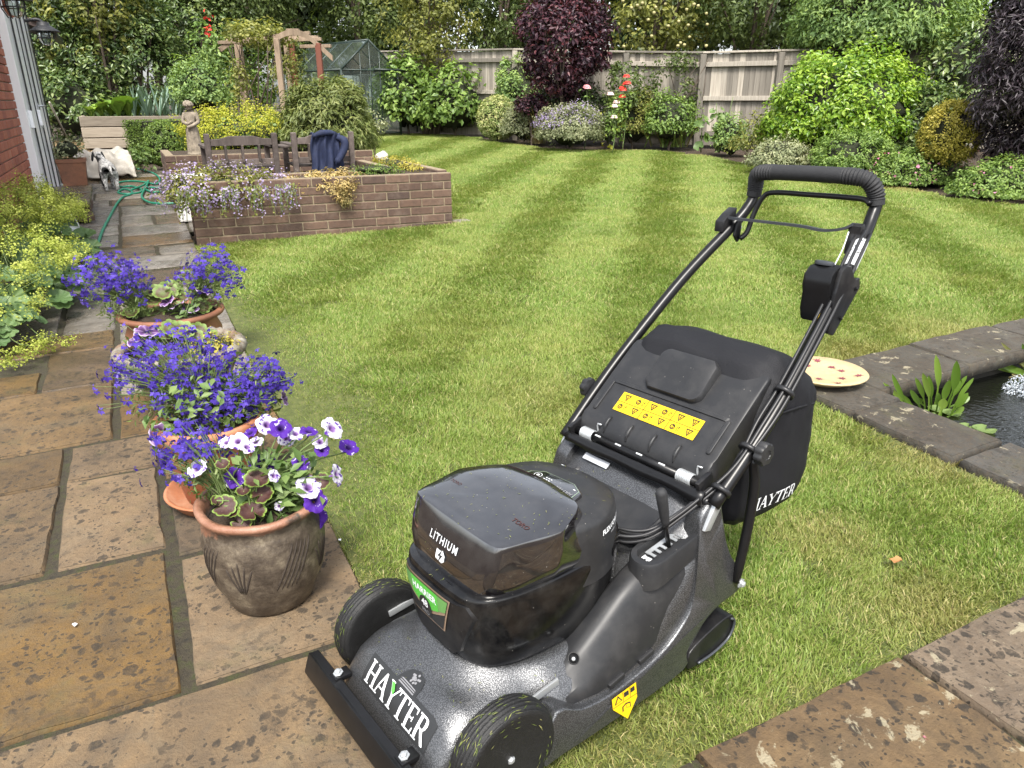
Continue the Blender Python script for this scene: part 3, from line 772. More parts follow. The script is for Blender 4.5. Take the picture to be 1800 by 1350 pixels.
link('basin', bm_mesh(bm, 'basin'), simple('pond_liner', (0.025, 0.022, 0.016), 0.8, 0, 0.4, 8), POND)
wz = -0.11
WATER_C = at(1800, 692, wz)
WATER_SUB.inputs[1].default_value = tuple(WATER_C)
bm = bmesh.new()
for p_ in ((2.8, -0.7), (6.0, -0.7), (6.0, 2.1), (2.8, 2.1)): bm.verts.new((p_[0], p_[1], wz))
bm.faces.new(bm.verts)
struct(link('water', bm_mesh(bm, 'water'), WATER))

# ================================================================== lawn
back_px = [(646, 262), (650, 250), (656, 237), (690, 234.5), (740, 234), (800, 236.5), (840, 241), (870, 248), (920, 255), (980, 261), (1040, 263.5), (1100, 262), (1160, 264), (1230, 272), (1290, 283), (1340, 292), (1420, 304), (1530, 321), (1600, 333), (1690, 348), (1800, 359), (1900, 372), (2050, 400)]
poly = [(0.36, 0.83), (0.36, 1.49), (0.391, 1.49), (0.391, 6.84), (0.42, 6.80), (2.76, 6.72), (2.82, 6.9), (2.82, 8.7)]
poly += [tuple(G(*q)[:2]) for q in back_px]
poly += [(9.5, 2.34), (6.0, 2.34), (2.555, 2.335), (2.555, 0.828)]
PA = np.array(poly)
gx, gy = np.meshgrid(np.arange(0, 14, 0.5), np.arange(0.5, 21, 0.5)); pts = np.stack([gx.ravel(), gy.ravel()], 1)
pts = pts[inside(pts, PA) & (edge_dist(pts, PA) > 0.15)]
vs = [Vector(p) for p in poly] + [Vector(p) for p in pts]
es = [(i, (i + 1) % len(poly)) for i in range(len(poly))]
cv, _, cf, *_r = delaunay_2d_cdt(vs, es, [list(range(len(poly)))], 1, 1e-5)
lv = [(v.x, v.y, float(hgt(v.x, v.y)) - 0.022) for v in cv]
LAWN = struct(link('lawn', mesh('lawn', lv, [tuple(f) for f in cf], True), TURF))

# ---- grass: short blades, tufts scattered over the lawn; mowing stripes come from the lie of the blades
def tuft(nb, size, hmin, hmax, lean, wide, seed):
    r = np.random.default_rng(seed)
    base = (r.random((nb, 2)) - 0.5) * size
    L = hmin + (hmax - hmin) * r.random(nb) ** 1.2
    az = r.normal(0, 0.8, nb)                                  # about +Y
    stray = r.random(nb) < 0.2
    az[stray] = r.random(stray.sum()) * 2 * np.pi
    ln = np.clip(r.normal(lean, 0.3, nb), 0.05, 1.45)
    dx, dy = np.sin(az), np.cos(az)
    sx, sy = np.cos(az), -np.sin(az)
    tw = r.normal(0, 0.9, nb); cs, sn = np.cos(tw), np.sin(tw)
    wx, wy = sx * cs + dx * sn, sy * cs + dy * sn
    w = wide * (0.7 + 0.6 * r.random(nb))
    V = np.zeros((nb, 5, 3)); F = []
    mid = 0.55
    hz1, ht1 = np.cos(ln * 0.6) * L * mid, np.sin(ln * 0.6) * L * mid
    hz2, ht2 = hz1 + np.cos(ln * 1.25) * L * (1 - mid), ht1 + np.sin(ln * 1.25) * L * (1 - mid)
    for k, (sg, z, t, ww) in enumerate(((-1, 0 * L, 0 * L, 1), (1, 0 * L, 0 * L, 1), (-1, hz1, ht1, 0.85), (1, hz1, ht1, 0.85), (0, hz2, ht2, 0))):
        V[:, k, 0] = base[:, 0] + dx * t + sg * wx * w * ww * 0.5
        V[:, k, 1] = base[:, 1] + dy * t + sg * wy * w * ww * 0.5
        V[:, k, 2] = z
    V[:, :, 2] -= 0.004
    i = np.arange(nb) * 5
    F = np.concatenate([np.stack([i, i + 1, i + 3], 1), np.stack([i, i + 3, i + 2], 1), np.stack([i + 2, i + 3, i + 4], 1)])
    t = r.random(nb)
    return V.reshape(-1, 3), F, np.repeat(t, 5)
NV = 4
Vs, Fs, Ts, Var = [], [], [], []
off = 0
for k in range(NV):
    v, f, t = tuft(400, 0.15, 0.014, 0.038, 0.74, 0.0028, 40 + k)
    Vs.append(v); Fs.append(f + off); Ts.append(t); Var.append(np.full(len(v), k)); off += len(v)
def stripe_phase(P):
    """mown bands 0.47 m wide running away to the right-hand corner of the garden"""
    a = YAW + math.atan(290 / 1369.0)
    nrm = np.array([math.cos(a), -math.sin(a)])
    q = P @ nrm
    q = q + 0.03 * np.sin(P @ np.array([math.sin(a), math.cos(a)]) * 0.8)
    return q / 0.58 - 0.35, a
pl = []
for (d0, d1, sp) in ((0, 2.6, 0.075), (2.6, 4.5, 0.09), (4.5, 8, 0.125), (8, 23, 0.19)):
    gx, gy = np.meshgrid(np.arange(-1, 16, sp), np.arange(0.2, 22, sp))
    p = np.stack([gx.ravel(), gy.ravel()], 1) + (rng.random((gx.size, 2)) - 0.5) * sp * 0.9
    d = p @ Fh[:2]; lat = p @ Rr[:2]
    p = p[(d >= d0) & (d < d1) & (d > 0.6) & (np.abs(lat) < 0.78 * d + 0.5)]
    p = p[inside(p, PA)]
    pl.append(np.c_[p, np.full(len(p), sp)])
pl = np.concatenate(pl)
ed = edge_dist(pl[:, :2], PA)
ph, ang = stripe_phase(pl[:, :2])
up = (np.floor(ph) % 2).astype(int)                            # 0: rolled away from the camera, 1: towards it
# headland swath in front of the brick wall and along the path is mown the other way
npts = len(pl)
rot = np.where(up == 0, -ang, -ang + math.pi) + rng.normal(0, 1, npts) * np.interp(pl[:, :2] @ Fh[:2], [2.0, 4.5, 8.0], [1.4, 0.95, 0.5])
hz = hgt(pl[:, 0], pl[:, 1])
scl = np.clip(pl[:, 2] / 0.082, 0.95, 2.2) * (0.88 + 0.3 * rng.random(npts))
zs = np.where(pl[:, 2] < 0.1, 1.0, 0.8) * np.clip(0.55 + ed * 6, 0.6, 1.0) / np.maximum(1, scl * 0.55)
worn = np.clip(1.1 - ed / 0.06, 0, 1) * rng.random(npts)
# worn, strawy patches by the pond and along the patio; straw-brown patch behind the mower bag
for (q, rad, st) in (((1640, 800), 0.22, 0.9), ((1450, 935), 0.16, 0.7), ((1650, 1080), 0.28, 0.75), ((1110, 1340), 0.22, 0.8), ((1520, 620), 0.3, 0.8), ((1700, 590), 0.45, 0.6), ((960, 690), 0.35, 0.3)):
    c = G(*q)[:2]; dd = np.linalg.norm(pl[:, :2] - c, axis=1)
    worn = np.maximum(worn, np.clip(1.3 - dd / rad, 0, 1) * st * (0.5 + 0.5 * rng.random(npts)))
PV = np.c_[pl[:, :2], hz - 0.022]
V = np.concatenate(Vs + [PV]); F = np.concatenate(Fs)
gm = fast_mesh('grass', V, F)
nT = off
fattr(gm, 'tint', np.concatenate(Ts + [np.zeros(npts)]))
fattr(gm, 'variant', np.concatenate(Var + [rng.integers(0, NV, npts)]))
fattr(gm, 'is_point', np.r_[np.zeros(nT), np.ones(npts)])
fattr(gm, 'rot', np.r_[np.zeros(nT), rot]); fattr(gm, 'scl', np.r_[np.zeros(nT), scl]); fattr(gm, 'zs', np.r_[np.zeros(nT), zs])
fattr(gm, 'worn_p', np.r_[np.zeros(nT), worn])
gm.materials.append(GRASS)
GR = link('grass', gm)
tag(GR, 'short mown grass of the striped lawn', 'grass', None, 'stuff')
ng = bpy.data.node_groups.new('grass_scatter', 'GeometryNodeTree')
ng.interface.new_socket('Geometry', in_out='INPUT', socket_type='NodeSocketGeometry')
ng.interface.new_socket('Geometry', in_out='OUTPUT', socket_type='NodeSocketGeometry')
N = ng.nodes
gi, go = N.new('NodeGroupInput'), N.new('NodeGroupOutput')
def nattr(nm, ty='FLOAT'):
    a = N.new('GeometryNodeInputNamedAttribute'); a.data_type = ty; a.inputs['Name'].default_value = nm; return a.outputs['Attribute']
def sepg(geo, cond, domain='POINT'):
    s_ = N.new('GeometryNodeSeparateGeometry'); s_.domain = domain
    ng.links.new(geo, s_.inputs['Geometry']); ng.links.new(cond, s_.inputs['Selection']); return s_
def fm(op, a, b):
    n_ = N.new('ShaderNodeMath'); n_.operation = op; ng.links.new(a, n_.inputs[0]); n_.inputs[1].default_value = b; return n_.outputs[0]
s0 = sepg(gi.outputs[0], fm('GREATER_THAN', nattr('is_point'), 0.5))
rest = s0.outputs['Inverted']
join = N.new('GeometryNodeGeometryToInstance')
for k in range(NV):
    sk = sepg(rest, fm('COMPARE', nattr('variant'), float(k)))
    ng.links.new(sk.outputs['Selection'], join.inputs[0])
iop = N.new('GeometryNodeInstanceOnPoints')
m2p = N.new('GeometryNodeMeshToPoints'); ng.links.new(s0.outputs['Selection'], m2p.inputs[0])
ng.links.new(m2p.outputs[0], iop.inputs['Points']); ng.links.new(join.outputs[0], iop.inputs['Instance'])
iop.inputs['Pick Instance'].default_value = True
fi = N.new('FunctionNodeFloatToInt'); ng.links.new(nattr('variant'), fi.inputs[0]); ng.links.new(fi.outputs[0], iop.inputs['Instance Index'])
cx_ = N.new('ShaderNodeCombineXYZ'); ng.links.new(nattr('rot'), cx_.inputs[2])
e2r = N.new('FunctionNodeEulerToRotation'); ng.links.new(cx_.outputs[0], e2r.inputs[0]); ng.links.new(e2r.outputs[0], iop.inputs['Rotation'])
cs_ = N.new('ShaderNodeCombineXYZ'); ng.links.new(nattr('scl'), cs_.inputs[0]); ng.links.new(nattr('scl'), cs_.inputs[1])
mz = N.new('ShaderNodeMath'); mz.operation = 'MULTIPLY'; ng.links.new(nattr('scl'), mz.inputs[0]); ng.links.new(nattr('zs'), mz.inputs[1]); ng.links.new(mz.outputs[0], cs_.inputs[2])
ng.links.new(cs_.outputs[0], iop.inputs['Scale'])
st = N.new('GeometryNodeStoreNamedAttribute'); st.domain = 'INSTANCE'; st.data_type = 'FLOAT'; st.inputs['Name'].default_value = 'worn'
ng.links.new(iop.outputs[0], st.inputs['Geometry']); ng.links.new(nattr('worn_p'), st.inputs['Value'])
ng.links.new(st.outputs[0], go.inputs[0])
gmod = GR.modifiers.new('scatter', 'NODES'); gmod.node_group = ng
# instance attributes are read by the material as an instancer attribute
for nd in GRASS.node_tree.nodes:
    if nd.type == 'ATTRIBUTE' and nd.attribute_name == 'worn': nd.attribute_type = 'INSTANCER'
# ================================================================== lawn mower (local x = across, y = rearward, z = up)
_th, _ro, _pi = -1.3728, 0.0249, -0.0103
_W = np.array([math.cos(_th), math.sin(_th), 0]); _S = np.array([-math.sin(_th), math.cos(_th), 0])
_W2 = _W * math.cos(_ro) + Zz * math.sin(_ro); _N = np.cross(_W2, _S)
_S2 = _S * math.cos(_pi) + _N * math.sin(_pi); _N = np.cross(_W2, _S2)
MM = Matrix(((_W2[0], _S2[0], _N[0], 0.262), (_W2[1], _S2[1], _N[1], 1.121), (_W2[2], _S2[2], _N[2], 0.0), (0, 0, 0, 1)))
MOWER = thing('lawn_mower', None, 'dark grey battery lawn mower with black grass bag standing half on the paving', 'lawn mower', None, MM)
def shift(mapper, du, dv, rot=0.0):
    c, s = math.cos(rot), math.sin(rot)
    return lambda u, v: mapper(du + u * c - v * s, dv + u * s + v * c)
def mp(name, me, mat, parent=None, sharp_ang=None):
    o = link(name, me, mat, parent or MOWER, local=True)
    if sharp_ang: sharp(o, sharp_ang)
    return o
def ip(x, xs, ys): return float(np.interp(x, xs, ys))
def smooth_ip(xs, ys, n=400):
    X = np.linspace(xs[0], xs[-1], n); Y = np.interp(X, xs, ys); k = max(3, n // 40)
    ker = np.hanning(k); ker /= ker.sum(); Yp = np.convolve(np.pad(Y, k, mode='edge'), ker, 'same')[k:-k]
    return lambda x: float(np.interp(x, X, Yp))
# ---- deck
_zt = smooth_ip([0.0, 0.012, 0.03, 0.06, 0.10, 0.15, 0.24, 0.40, 0.48, 0.54, 0.60, 0.63, 0.66, 0.70, 0.76], [0.05, 0.075, 0.12, 0.158, 0.184, 0.196, 0.2, 0.205, 0.22, 0.26, 0.325, 0.345, 0.375, 0.415, 0.445])
_hw = smooth_ip([0.0, 0.02, 0.06, 0.2, 0.24, 0.29, 0.34, 0.76], [0.155, 0.182, 0.195, 0.197, 0.205, 0.238, 0.25, 0.25])
_ex = smooth_ip([0, 0.2, 0.35, 0.55, 0.65, 0.76], [0.42, 0.42, 0.6, 0.5, 0.3, 0.22])
V, F = [], []; ns, nv = 70, 64
for i in range(ns):
    s = 0.76 * (i / (ns - 1)) ** 1.25; hw = _hw(s); zt = _zt(s); zb = 0.045 if s < 0.64 else 0.045 + (s - 0.64) * 1.1
    for k in range(nv):
        t = math.pi * k / (nv - 1); c, sn = math.cos(t), math.sin(t)
        w = hw * math.copysign(abs(c) ** 0.72, c)
        z = zb + (zt - zb) * sn ** _ex(s)
        # rings pressed round the motor seat, hollow behind the nose
        r = math.hypot(w, s - 0.33)
        if s < 0.6: z += (0.012 * math.exp(-((r - 0.175) / 0.025) ** 2) - 0.012 * math.exp(-((r - 0.235) / 0.03) ** 2)) * sn ** 2 * min(1, (0.6 - s) / 0.1)
        V.append((-w, s, z))
for i in range(ns - 1):
    for k in range(nv - 1):
        a = i * nv + k; F.append((a, a + 1, a + nv + 1, a + nv))
F.append(tuple(range(nv))); 
deck_me = mesh('deck', V, F, True)
deck = mp('deck', deck_me, HAMMER)
DECK_BVH = BVHTree.FromPolygons([Vector(v) for v in V], F)
# rolled steel side skirts with the rear tower plates
sk = [(0.215, 0.052), (0.262, 0.046), (0.45, 0.044), (0.632, 0.05), (0.648, 0.085), (0.70, 0.13), (0.76, 0.158), (0.81, 0.165), (0.842, 0.18), (0.834, 0.226), (0.80, 0.275), (0.778, 0.33), (0.752, 0.436), (0.70, 0.42), (0.684, 0.38), (0.672, 0.27), (0.652, 0.2), (0.61, 0.155), (0.556, 0.127), (0.47, 0.11), (0.392, 0.106), (0.32, 0.118), (0.254, 0.15)]
sks = [tuple(q) for q in catmull([np.array(q) for q in sk], 3, True)]
def skirt(sgn):
    rings = []
    cen = np.array([0.5, 0.12])
    for w, k in ((0.215, 0.97), (0.243, 1.0), (0.2535, 0.995), (0.258, 0.975), (0.259, 0.93)):
        ring = []
        for (s, z) in sks:
            # shrink towards the local mid line so the edge rolls over
            mz = np.interp(s, [0.21, 0.3, 0.55, 0.65, 0.72, 0.84], [0.1, 0.08, 0.085, 0.12, 0.28, 0.2])
            zz = mz + (z - mz) * (1 - (1 - k) * 1.6); ss = 0.52 + (s - 0.52) * (1 - (1 - k) * 0.25)
            fl = 0.012 * max(0, (0.1 - zz) / 0.06) - 0.02 * max(0, min(1, (zz - 0.2) / 0.2))
            ring.append((sgn * (w + fl), ss, zz))
        rings.append(ring)
    return loft_mesh('side_skirt', rings)
for sg in (1, -1): mp('side_skirt', skirt(sg), HAMMER, None, 55)
# ---- front bumper bar with bolts
bm = bmesh.new(); add_box(bm, (-0.004, -0.028, 0.066), (0.538, 0.014, 0.05), Matrix.Rotation(R_(-18), 3, 'X'), 0.004, 2); add_box(bm, (-0.004, -0.0145, 0.087), (0.536, 0.024, 0.006), None, 0.002, 1)
bar = mp('bumper_bar', bm_mesh(bm, 'bumper_bar'), BLACK_PAINT, None, 40)
def bolt(c, ax, r=0.008, parent=None, mat=None):
    prof = [(r * 1.5, 0), (r * 1.5, r * 0.25), (r, r * 0.3), (r * 0.95, r * 1.0), (r * 0.5, r * 1.3), (0.0005, r * 1.35)]
    me = lathe_mesh('bolt', prof, 6, False)
    q = Vector((0, 0, 1)).rotation_difference(Vector(ax)).to_matrix().to_4x4()
    me.transform(Matrix.Translation(Vector(c)) @ q)
    return mp('bolt', me, mat or ZINC, parent)
for w in (-0.165, 0.118):
    mp('bumper_bracket', box_mesh('bumper_bracket', (w, 0.002, 0.088), (0.03, 0.04, 0.012), None, 0.003), BLACK_PAINT, None, 40)
    bolt((w, -0.004, 0.096), (0, -0.2, 1), 0.0075)
# ---- wheels
def wheel(sgn):
    cw, cs_, cz, rad = sgn * 0.238, 0.14, 0.11, 0.112
    prof = [(0.066, -0.024), (0.092, -0.029)]
    N_ = 26
    for i in range(N_ + 1):
        x = -0.028 + 0.056 * i / N_
        r = rad - 0.010 * (abs(x) / 0.028) ** 2.6 - (0.0045 if i % 4 == 0 else 0)
        prof.append((r, x))
    prof += [(0.092, 0.029), (0.066, 0.024)]
    ty = lathe_mesh('tyre', prof, 56, True)
    rot = Matrix.Rotation(math.pi / 2 * 1, 4, 'Y')
    M = Matrix.Translation((cw, cs_, cz)) @ rot
    ty.transform(M)
    t = mp('wheel', ty, RUBBER)
    t.data.name = 'tyre'
    hub = lathe_mesh('hub', [(0.0665, -0.015), (0.0665, 0.012), (0.062, 0.0155), (0.057, 0.013), (0.02, 0.0135), (0.018, 0.019), (0.0005, 0.0195)] if sgn > 0 else [(0.0665, 0.015), (0.0665, -0.012), (0.062, -0.0155), (0.057, -0.013), (0.02, -0.0135), (0.0005, -0.0195)], 36, True)
    hub.transform(M); mp('hub', hub, BLACK_MOULD, t, 40)
    bolt((cw + sgn * 0.018, cs_, cz), (sgn, 0, 0), 0.0085, t)
    # clippings stuck to the tread
    r = np.random.default_rng(3 + sgn); n = 260
    an = r.random(n) * 2 * np.pi; x = r.uniform(-0.027, 0.027, n); rr = rad - 0.010 * (np.abs(x) / 0.028) ** 2.6 + 0.001
    side = r.random(n) < 0.16
    x[side] = sgn * 0.0295; rr[side] = r.uniform(0.07, 0.096, side.sum())
    pos = np.stack([cw + x, cs_ + rr * np.cos(an), cz + rr * np.sin(an)], 1)
    nrm = np.stack([x * 8, np.cos(an), np.sin(an)], 1); nrm[side] = (sgn, 0, 0)
    tang = np.stack([r.normal(0, 0.35, n), -np.sin(an), np.cos(an)], 1)
    me = leaf_mesh('grass_clippings', pos, nrm, tang, r.uniform(0.006, 0.02, n), r.uniform(0.001, 0.0024, n), r.random(n), 0.0)
    o = mp('grass_clippings', me, CLIPPING, t); o['kind'] = 'stuff'
    return t
def leaf_mesh(name, pos, nrm, axis, length, width, tint, fold=0.25, centre=True):
    """one folded diamond leaf per row"""
    pos, nrm, axis = (np.asarray(q, float) for q in (pos, nrm, axis))
    n = len(pos)
    nrm = nrm / (np.linalg.norm(nrm, axis=1, keepdims=True) + 1e-9)
    ax = axis - nrm * (axis * nrm).sum(1, keepdims=True); ax /= (np.linalg.norm(ax, axis=1, keepdims=True) + 1e-9)
    sd = np.cross(nrm, ax)
    L = np.broadcast_to(length, n)[:, None]; Wd = np.broadcast_to(width, n)[:, None]
    b = pos - (ax * L * 0.5 if centre else 0)
    V = np.empty((n, 4, 3))
    V[:, 0] = b; V[:, 2] = b + ax * L - nrm * L * 0.06
    m_ = b + ax * L * 0.48 + nrm * Wd * fold
    V[:, 1] = m_ + sd * Wd * 0.5; V[:, 3] = m_ - sd * Wd * 0.5
    i = np.arange(n) * 4
    F = np.concatenate([np.stack([i, i + 1, i + 2], 1), np.stack([i, i + 2, i + 3], 1)])
    me = fast_mesh(name, V.reshape(-1, 3), F)
    fattr(me, 'tint', np.repeat(np.broadcast_to(tint, n), 4))
    return me
for sg in (1, -1): wheel(sg)
# height links from wheels to deck
for sg in (1, -1):
    mp('axle_link', box_mesh('axle_link', (sg * 0.212, 0.225, 0.158), (0.006, 0.15, 0.016), Matrix.Rotation(R_(8), 3, 'X'), 0.002), ZINC, None, 40)
# rear roller with its end guard
me = lathe_mesh('roller', [(0.02, -0.22), (0.058, -0.22), (0.062, -0.214), (0.062, 0.214), (0.058, 0.22), (0.02, 0.22)], 32)
me.transform(Matrix.Translation((0, 0.70, 0.06)) @ Matrix.Rotation(math.pi / 2, 4, 'Y')); mp('roller', me, BLACK_PAINT)
gp = [(0.655, 0.025), (0.668, 0.003), (0.745, 0.002), (0.80, 0.018), (0.822, 0.05), (0.825, 0.085), (0.808, 0.102), (0.765, 0.1), (0.70, 0.082), (0.66, 0.06)]
gp = [(q[0], 0.026 + q[1] * 0.84) for q in catmull([np.array(q) for q in gp], 3, True)]
bm = prism_bm(gp, 0.06, (0.2, 0, 0), (0, 1, 0), (0, 0, 1), (1, 0, 0), 0.006, 3)
guard = mp('roller_guard', bm_mesh(bm, 'roller_guard'), BLACK_MOULD, None, 40)
P = [(0.2635, 0.69, 0.036), (0.2635, 0.745, 0.036), (0.2635, 0.797, 0.048), (0.2635, 0.818, 0.07), (0.2635, 0.82, 0.094), (0.2635, 0.806, 0.105)]
mp('guard_edge', tube_mesh('guard_edge', P, 0.0034, 8, 5), STEEL_GREY, guard)
# ---- belt cover on the right-hand side
def cover(sgn):
    # (s, inner w, inner z, crest w, crest z, outer w, outer z)
    rows = [(0.290, 0.172, 0.125, 0.19, 0.132, 0.205, 0.112), (0.305, 0.15, 0.138, 0.195, 0.15, 0.232, 0.112), (0.335, 0.14, 0.165, 0.195, 0.178, 0.238, 0.11), (0.38, 0.14, 0.2, 0.195, 0.205, 0.242, 0.104), (0.43, 0.145, 0.235, 0.195, 0.243, 0.243, 0.105),
            (0.48, 0.15, 0.27, 0.195, 0.282, 0.243, 0.108), (0.53, 0.15, 0.3, 0.195, 0.308, 0.242, 0.118), (0.575, 0.145, 0.312, 0.195, 0.318, 0.241, 0.135), (0.62, 0.14, 0.32, 0.2, 0.324, 0.240, 0.165), (0.66, 0.14, 0.326, 0.205, 0.33, 0.236, 0.23), (0.70, 0.14, 0.34, 0.21, 0.345, 0.232, 0.31)]
    rings = []
    for s, wi, zi, wc, zc, wo, zo in rows:
        pts = [(wi, zi - 0.08), (wi - 0.006, zi - 0.03), (wi, zi - 0.006), (wi + 0.012, zi + 0.004), (wc - 0.006, zc + 0.002), (wc + 0.012, zc - 0.006), (wc + 0.0205, zc - 0.02), ((wc + wo) / 2 + 0.017, zc * 0.6 + zo * 0.4), (wo + 0.004, zc * 0.15 + zo * 0.85), (wo, zo - 0.004), (wo - 0.05, zo - 0.03)]
        rings.append([(sgn * w, s, z) for w, z in pts])
    return loft_mesh('belt_cover', rings)
cov = mp('belt_cover', cover(1), BLACK_GRAIN, None, 60); mp('belt_cover', cover(-1), BLACK_GRAIN, None, 60)
me = lathe_mesh('screw_well', [(0.0125, 0.0), (0.0125, 0.002), (0.0105, 0.0022), (0.0095, -0.004), (0.0005, -0.004)], 20)
me.transform(Matrix.Translation((0.2, 0.352, 0.188)) @ Vector((0, 0, 1)).rotation_difference(Vector((0.45, -0.55, 0.7))).to_matrix().to_4x4())
mp('screw_well', me, BLACK_PAINT, cov); bolt((0.2, 0.352, 0.186), (0.45, -0.55, 0.7), 0.0045, cov)
for (s, z, L_) in ((0.43, 0.122, 0.045), (0.52, 0.136, 0.045)):
    mp('vent_slot', box_mesh('vent_slot', (0.2475, s, z), (0.012, L_, 0.013), Matrix.Rotation(R_(12), 3, 'X'), 0.003), BLACK_GASKET, cov)
# ---- height lever in its raised slot
def stadium(L_, r, n=10):
    return [(r * math.cos(a), L_ / 2 - r + r * math.sin(a)) for a in np.linspace(0, math.pi, n)] + [(r * math.cos(a), -L_ / 2 + r + r * math.sin(a)) for a in np.linspace(math.pi, 2 * math.pi, n)]
rings = []
lc = (0.197, 0.635)
for L_, r, z0, z1 in ((0.215, 0.044, 0.28, 0.33), (0.211, 0.042, 0.335, 0.372), (0.205, 0.039, 0.341, 0.378), (0.18, 0.0275, 0.341, 0.378), (0.175, 0.025, 0.325, 0.36)):
    rings.append([(lc[0] + u, lc[1] + v, z0 + (z1 - z0) * (v + 0.1) / 0.2) for u, v in stadium(L_, r)])
lev = mp('lever_housing', loft_mesh('lever_housing', rings), BLACK_GRAIN, None, 50)
bm = bmesh.new()
sl_ = math.atan2(0.035, 0.2)
rx = Matrix.Rotation(sl_, 3, 'X')
def lp(u, v, dz=0.0): return (lc[0] + u, lc[1] + v, 0.3285 + 0.035 * (v + 0.1) / 0.2 + dz)
add_box(bm, lp(-0.013, 0.0, 0.001), (0.010, 0.115, 0.002), rx)
for k in range(7): add_box(bm, lp(0.0, -0.052 + k * 0.0173, 0.001), (0.016, 0.007, 0.002), rx)
mp('notch_plate', bm_mesh(bm, 'notch_plate'), ZINC, lev)
bm = bmesh.new()
for k in range(5): add_box(bm, lp(-0.011 + 0.0045 * k, -0.068 - 0.001 * (k % 2), 0.001), (0.003, 0.012 - 0.002 * (k % 3), 0.0012), rx)
mp('height_marks', bm_mesh(bm, 'height_marks'), DECAL_WHITE, lev)
mp('lever_rod', tube_mesh('lever_rod', [(0.2, 0.638, 0.32), (0.2, 0.618, 0.39), (0.2, 0.605, 0.44)], 0.0055, 10), BLACK_PAINT, lev)
mp('lever_grip', tube_mesh('lever_grip', [(0.2, 0.616, 0.40), (0.2, 0.613, 0.412), (0.2, 0.603, 0.45), (0.2, 0.5935, 0.486), (0.2, 0.592, 0.493), (0.2, 0.591, 0.496)], [0.0075, 0.0095, 0.0118, 0.0128, 0.01, 0.004], 14), FOAM_GRIP, lev)
# ---- motor housing
def outline(ctrl, n=6):
    pts = [np.array(q, float) for q in ctrl]; full = pts + [np.array([q[0], -q[1]]) for q in reversed(pts) if abs(q[1]) > 1e-6]
    return catmull(full, n, True)
def scale_o(o, k, dw=None, c=(0.36, 0)):
    return [np.array([c[0] + (q[0] - c[0]) * k, q[1] * (dw or k)]) for q in o]
body = outline([(0.143, 0.0), (0.144, 0.05), (0.152, 0.1), (0.182, 0.138), (0.25, 0.163), (0.36, 0.172), (0.46, 0.166), (0.54, 0.135), (0.588, 0.08), (0.6, 0.0)])
def tl(s, a, b): return a + b * (s - 0.36)
rings = []
for k, a, b in ((0.55, 0.195, 0.0), (0.86, 0.196, 0.0), (0.91, 0.2, 0.0), (0.93, 0.21, 0.0), (0.965, 0.25, 0.01), (0.985, 0.31, 0.01), (1.0, 0.352, 0.015), (0.998, 0.364, 0.02), (0.985, 0.37, 0.02), (0.965, 0.372, 0.02)):
    rings.append([(q[1], q[0], tl(q[0], a, b)) for q in scale_o(body, k)])
hous = mp('motor_housing', loft_mesh('motor_housing', rings), BLACK_BODY, None, 30)
HOUS_BVH = BVHTree.FromPolygons([Vector(p) for r in rings for p in r], [tuple(p.vertices) for p in hous.data.polygons])
# raised nose panel carrying the badge
pan = [(-0.110, 0.351), (0.110, 0.351), (0.122, 0.328), (0.085, 0.236), (0.06, 0.216), (-0.06, 0.216), (-0.085, 0.236), (-0.122, 0.328)]
def drape(poly_pts, bvh, d, off, fine=1):
    out = []
    for w, z in poly_pts:
        loc, nor, _, _ = bvh.ray_cast(Vector((w, -0.25, z)), Vector((0, 1, 0)))
        if loc is None: loc = Vector((w, 0.16, z)); nor = Vector((0, -1, 0))
        if nor.y > 0: nor = -nor
        out.append(loc + nor * off)
    return out
def densify(poly, step):
    out = []
    for i in range(len(poly)):
        a, b = np.array(poly[i]), np.array(poly[(i + 1) % len(poly)]); n = max(1, int(np.linalg.norm(b - a) / step))
        for k in range(n): out.append(tuple(a + (b - a) * k / n))
    return out
def cdt_fill(poly, step):
    """triangulated polygon with inner points, so it can follow a curved surface"""
    A = np.array(densify(poly, step)); lo, hi = A.min(0), A.max(0)
    gx, gy = np.meshgrid(np.arange(lo[0], hi[0], step), np.arange(lo[1], hi[1], step)); q = np.stack([gx.ravel(), gy.ravel()], 1)
    if len(q): q = q[inside(q, A) & (edge_dist(q, A) > step * 0.3)]
    vs = [Vector(p) for p in A] + [Vector(p) for p in q]
    v, _, f, *_r = delaunay_2d_cdt(vs, [(i, (i + 1) % len(A)) for i in range(len(A))], [list(range(len(A)))], 1, 1e-7)
    return [tuple(p) for p in v], [tuple(t) for t in f]
def decal(name, polys, mat, mapper, parent, step=0.01, kind=None):
    V, F = [], []
    for pl_ in polys:
        v, f = cdt_fill(pl_, step); b = len(V)
        V += [tuple(mapper(*p)) for p in v]; F += [tuple(b + i for i in t) for t in f]
    return mp(name, mesh(name, V, F, True), mat, parent)
def nose_map(off):
    # smooth surface fitted to the housing's nose, shared by panel, badge and print
    def f(w, z):
        w, z = w, z
        y = NOSE_A[0] + NOSE_A[1] * z + NOSE_A[2] * w * w + NOSE_A[3] * z * z + NOSE_A[4] * w ** 4
        dz_ = NOSE_A[1] + 2 * NOSE_A[3] * z
        return Vector((w, y, z)) + Vector((2 * NOSE_A[2] * w, -1, dz_)).normalized() * (off + 0.001)
    return f
_ps = [(w, z) for w in np.linspace(-0.115, 0.115, 13) for z in np.linspace(0.225, 0.345, 9)]
_q = [drape([p], HOUS_BVH, None, 0.0)[0] for p in _ps]
NOSE_A = np.linalg.lstsq(np.array([[1, z, w * w, z * z, w ** 4] for w, z in _ps]), np.array([q.y for q in _q]), rcond=None)[0]
V, F = cdt_fill(pan, 0.012); n_ = len(V)
top_ = [nose_map(0.006)(*p) for p in V]
me = mesh('nose_panel', top_, F, True)
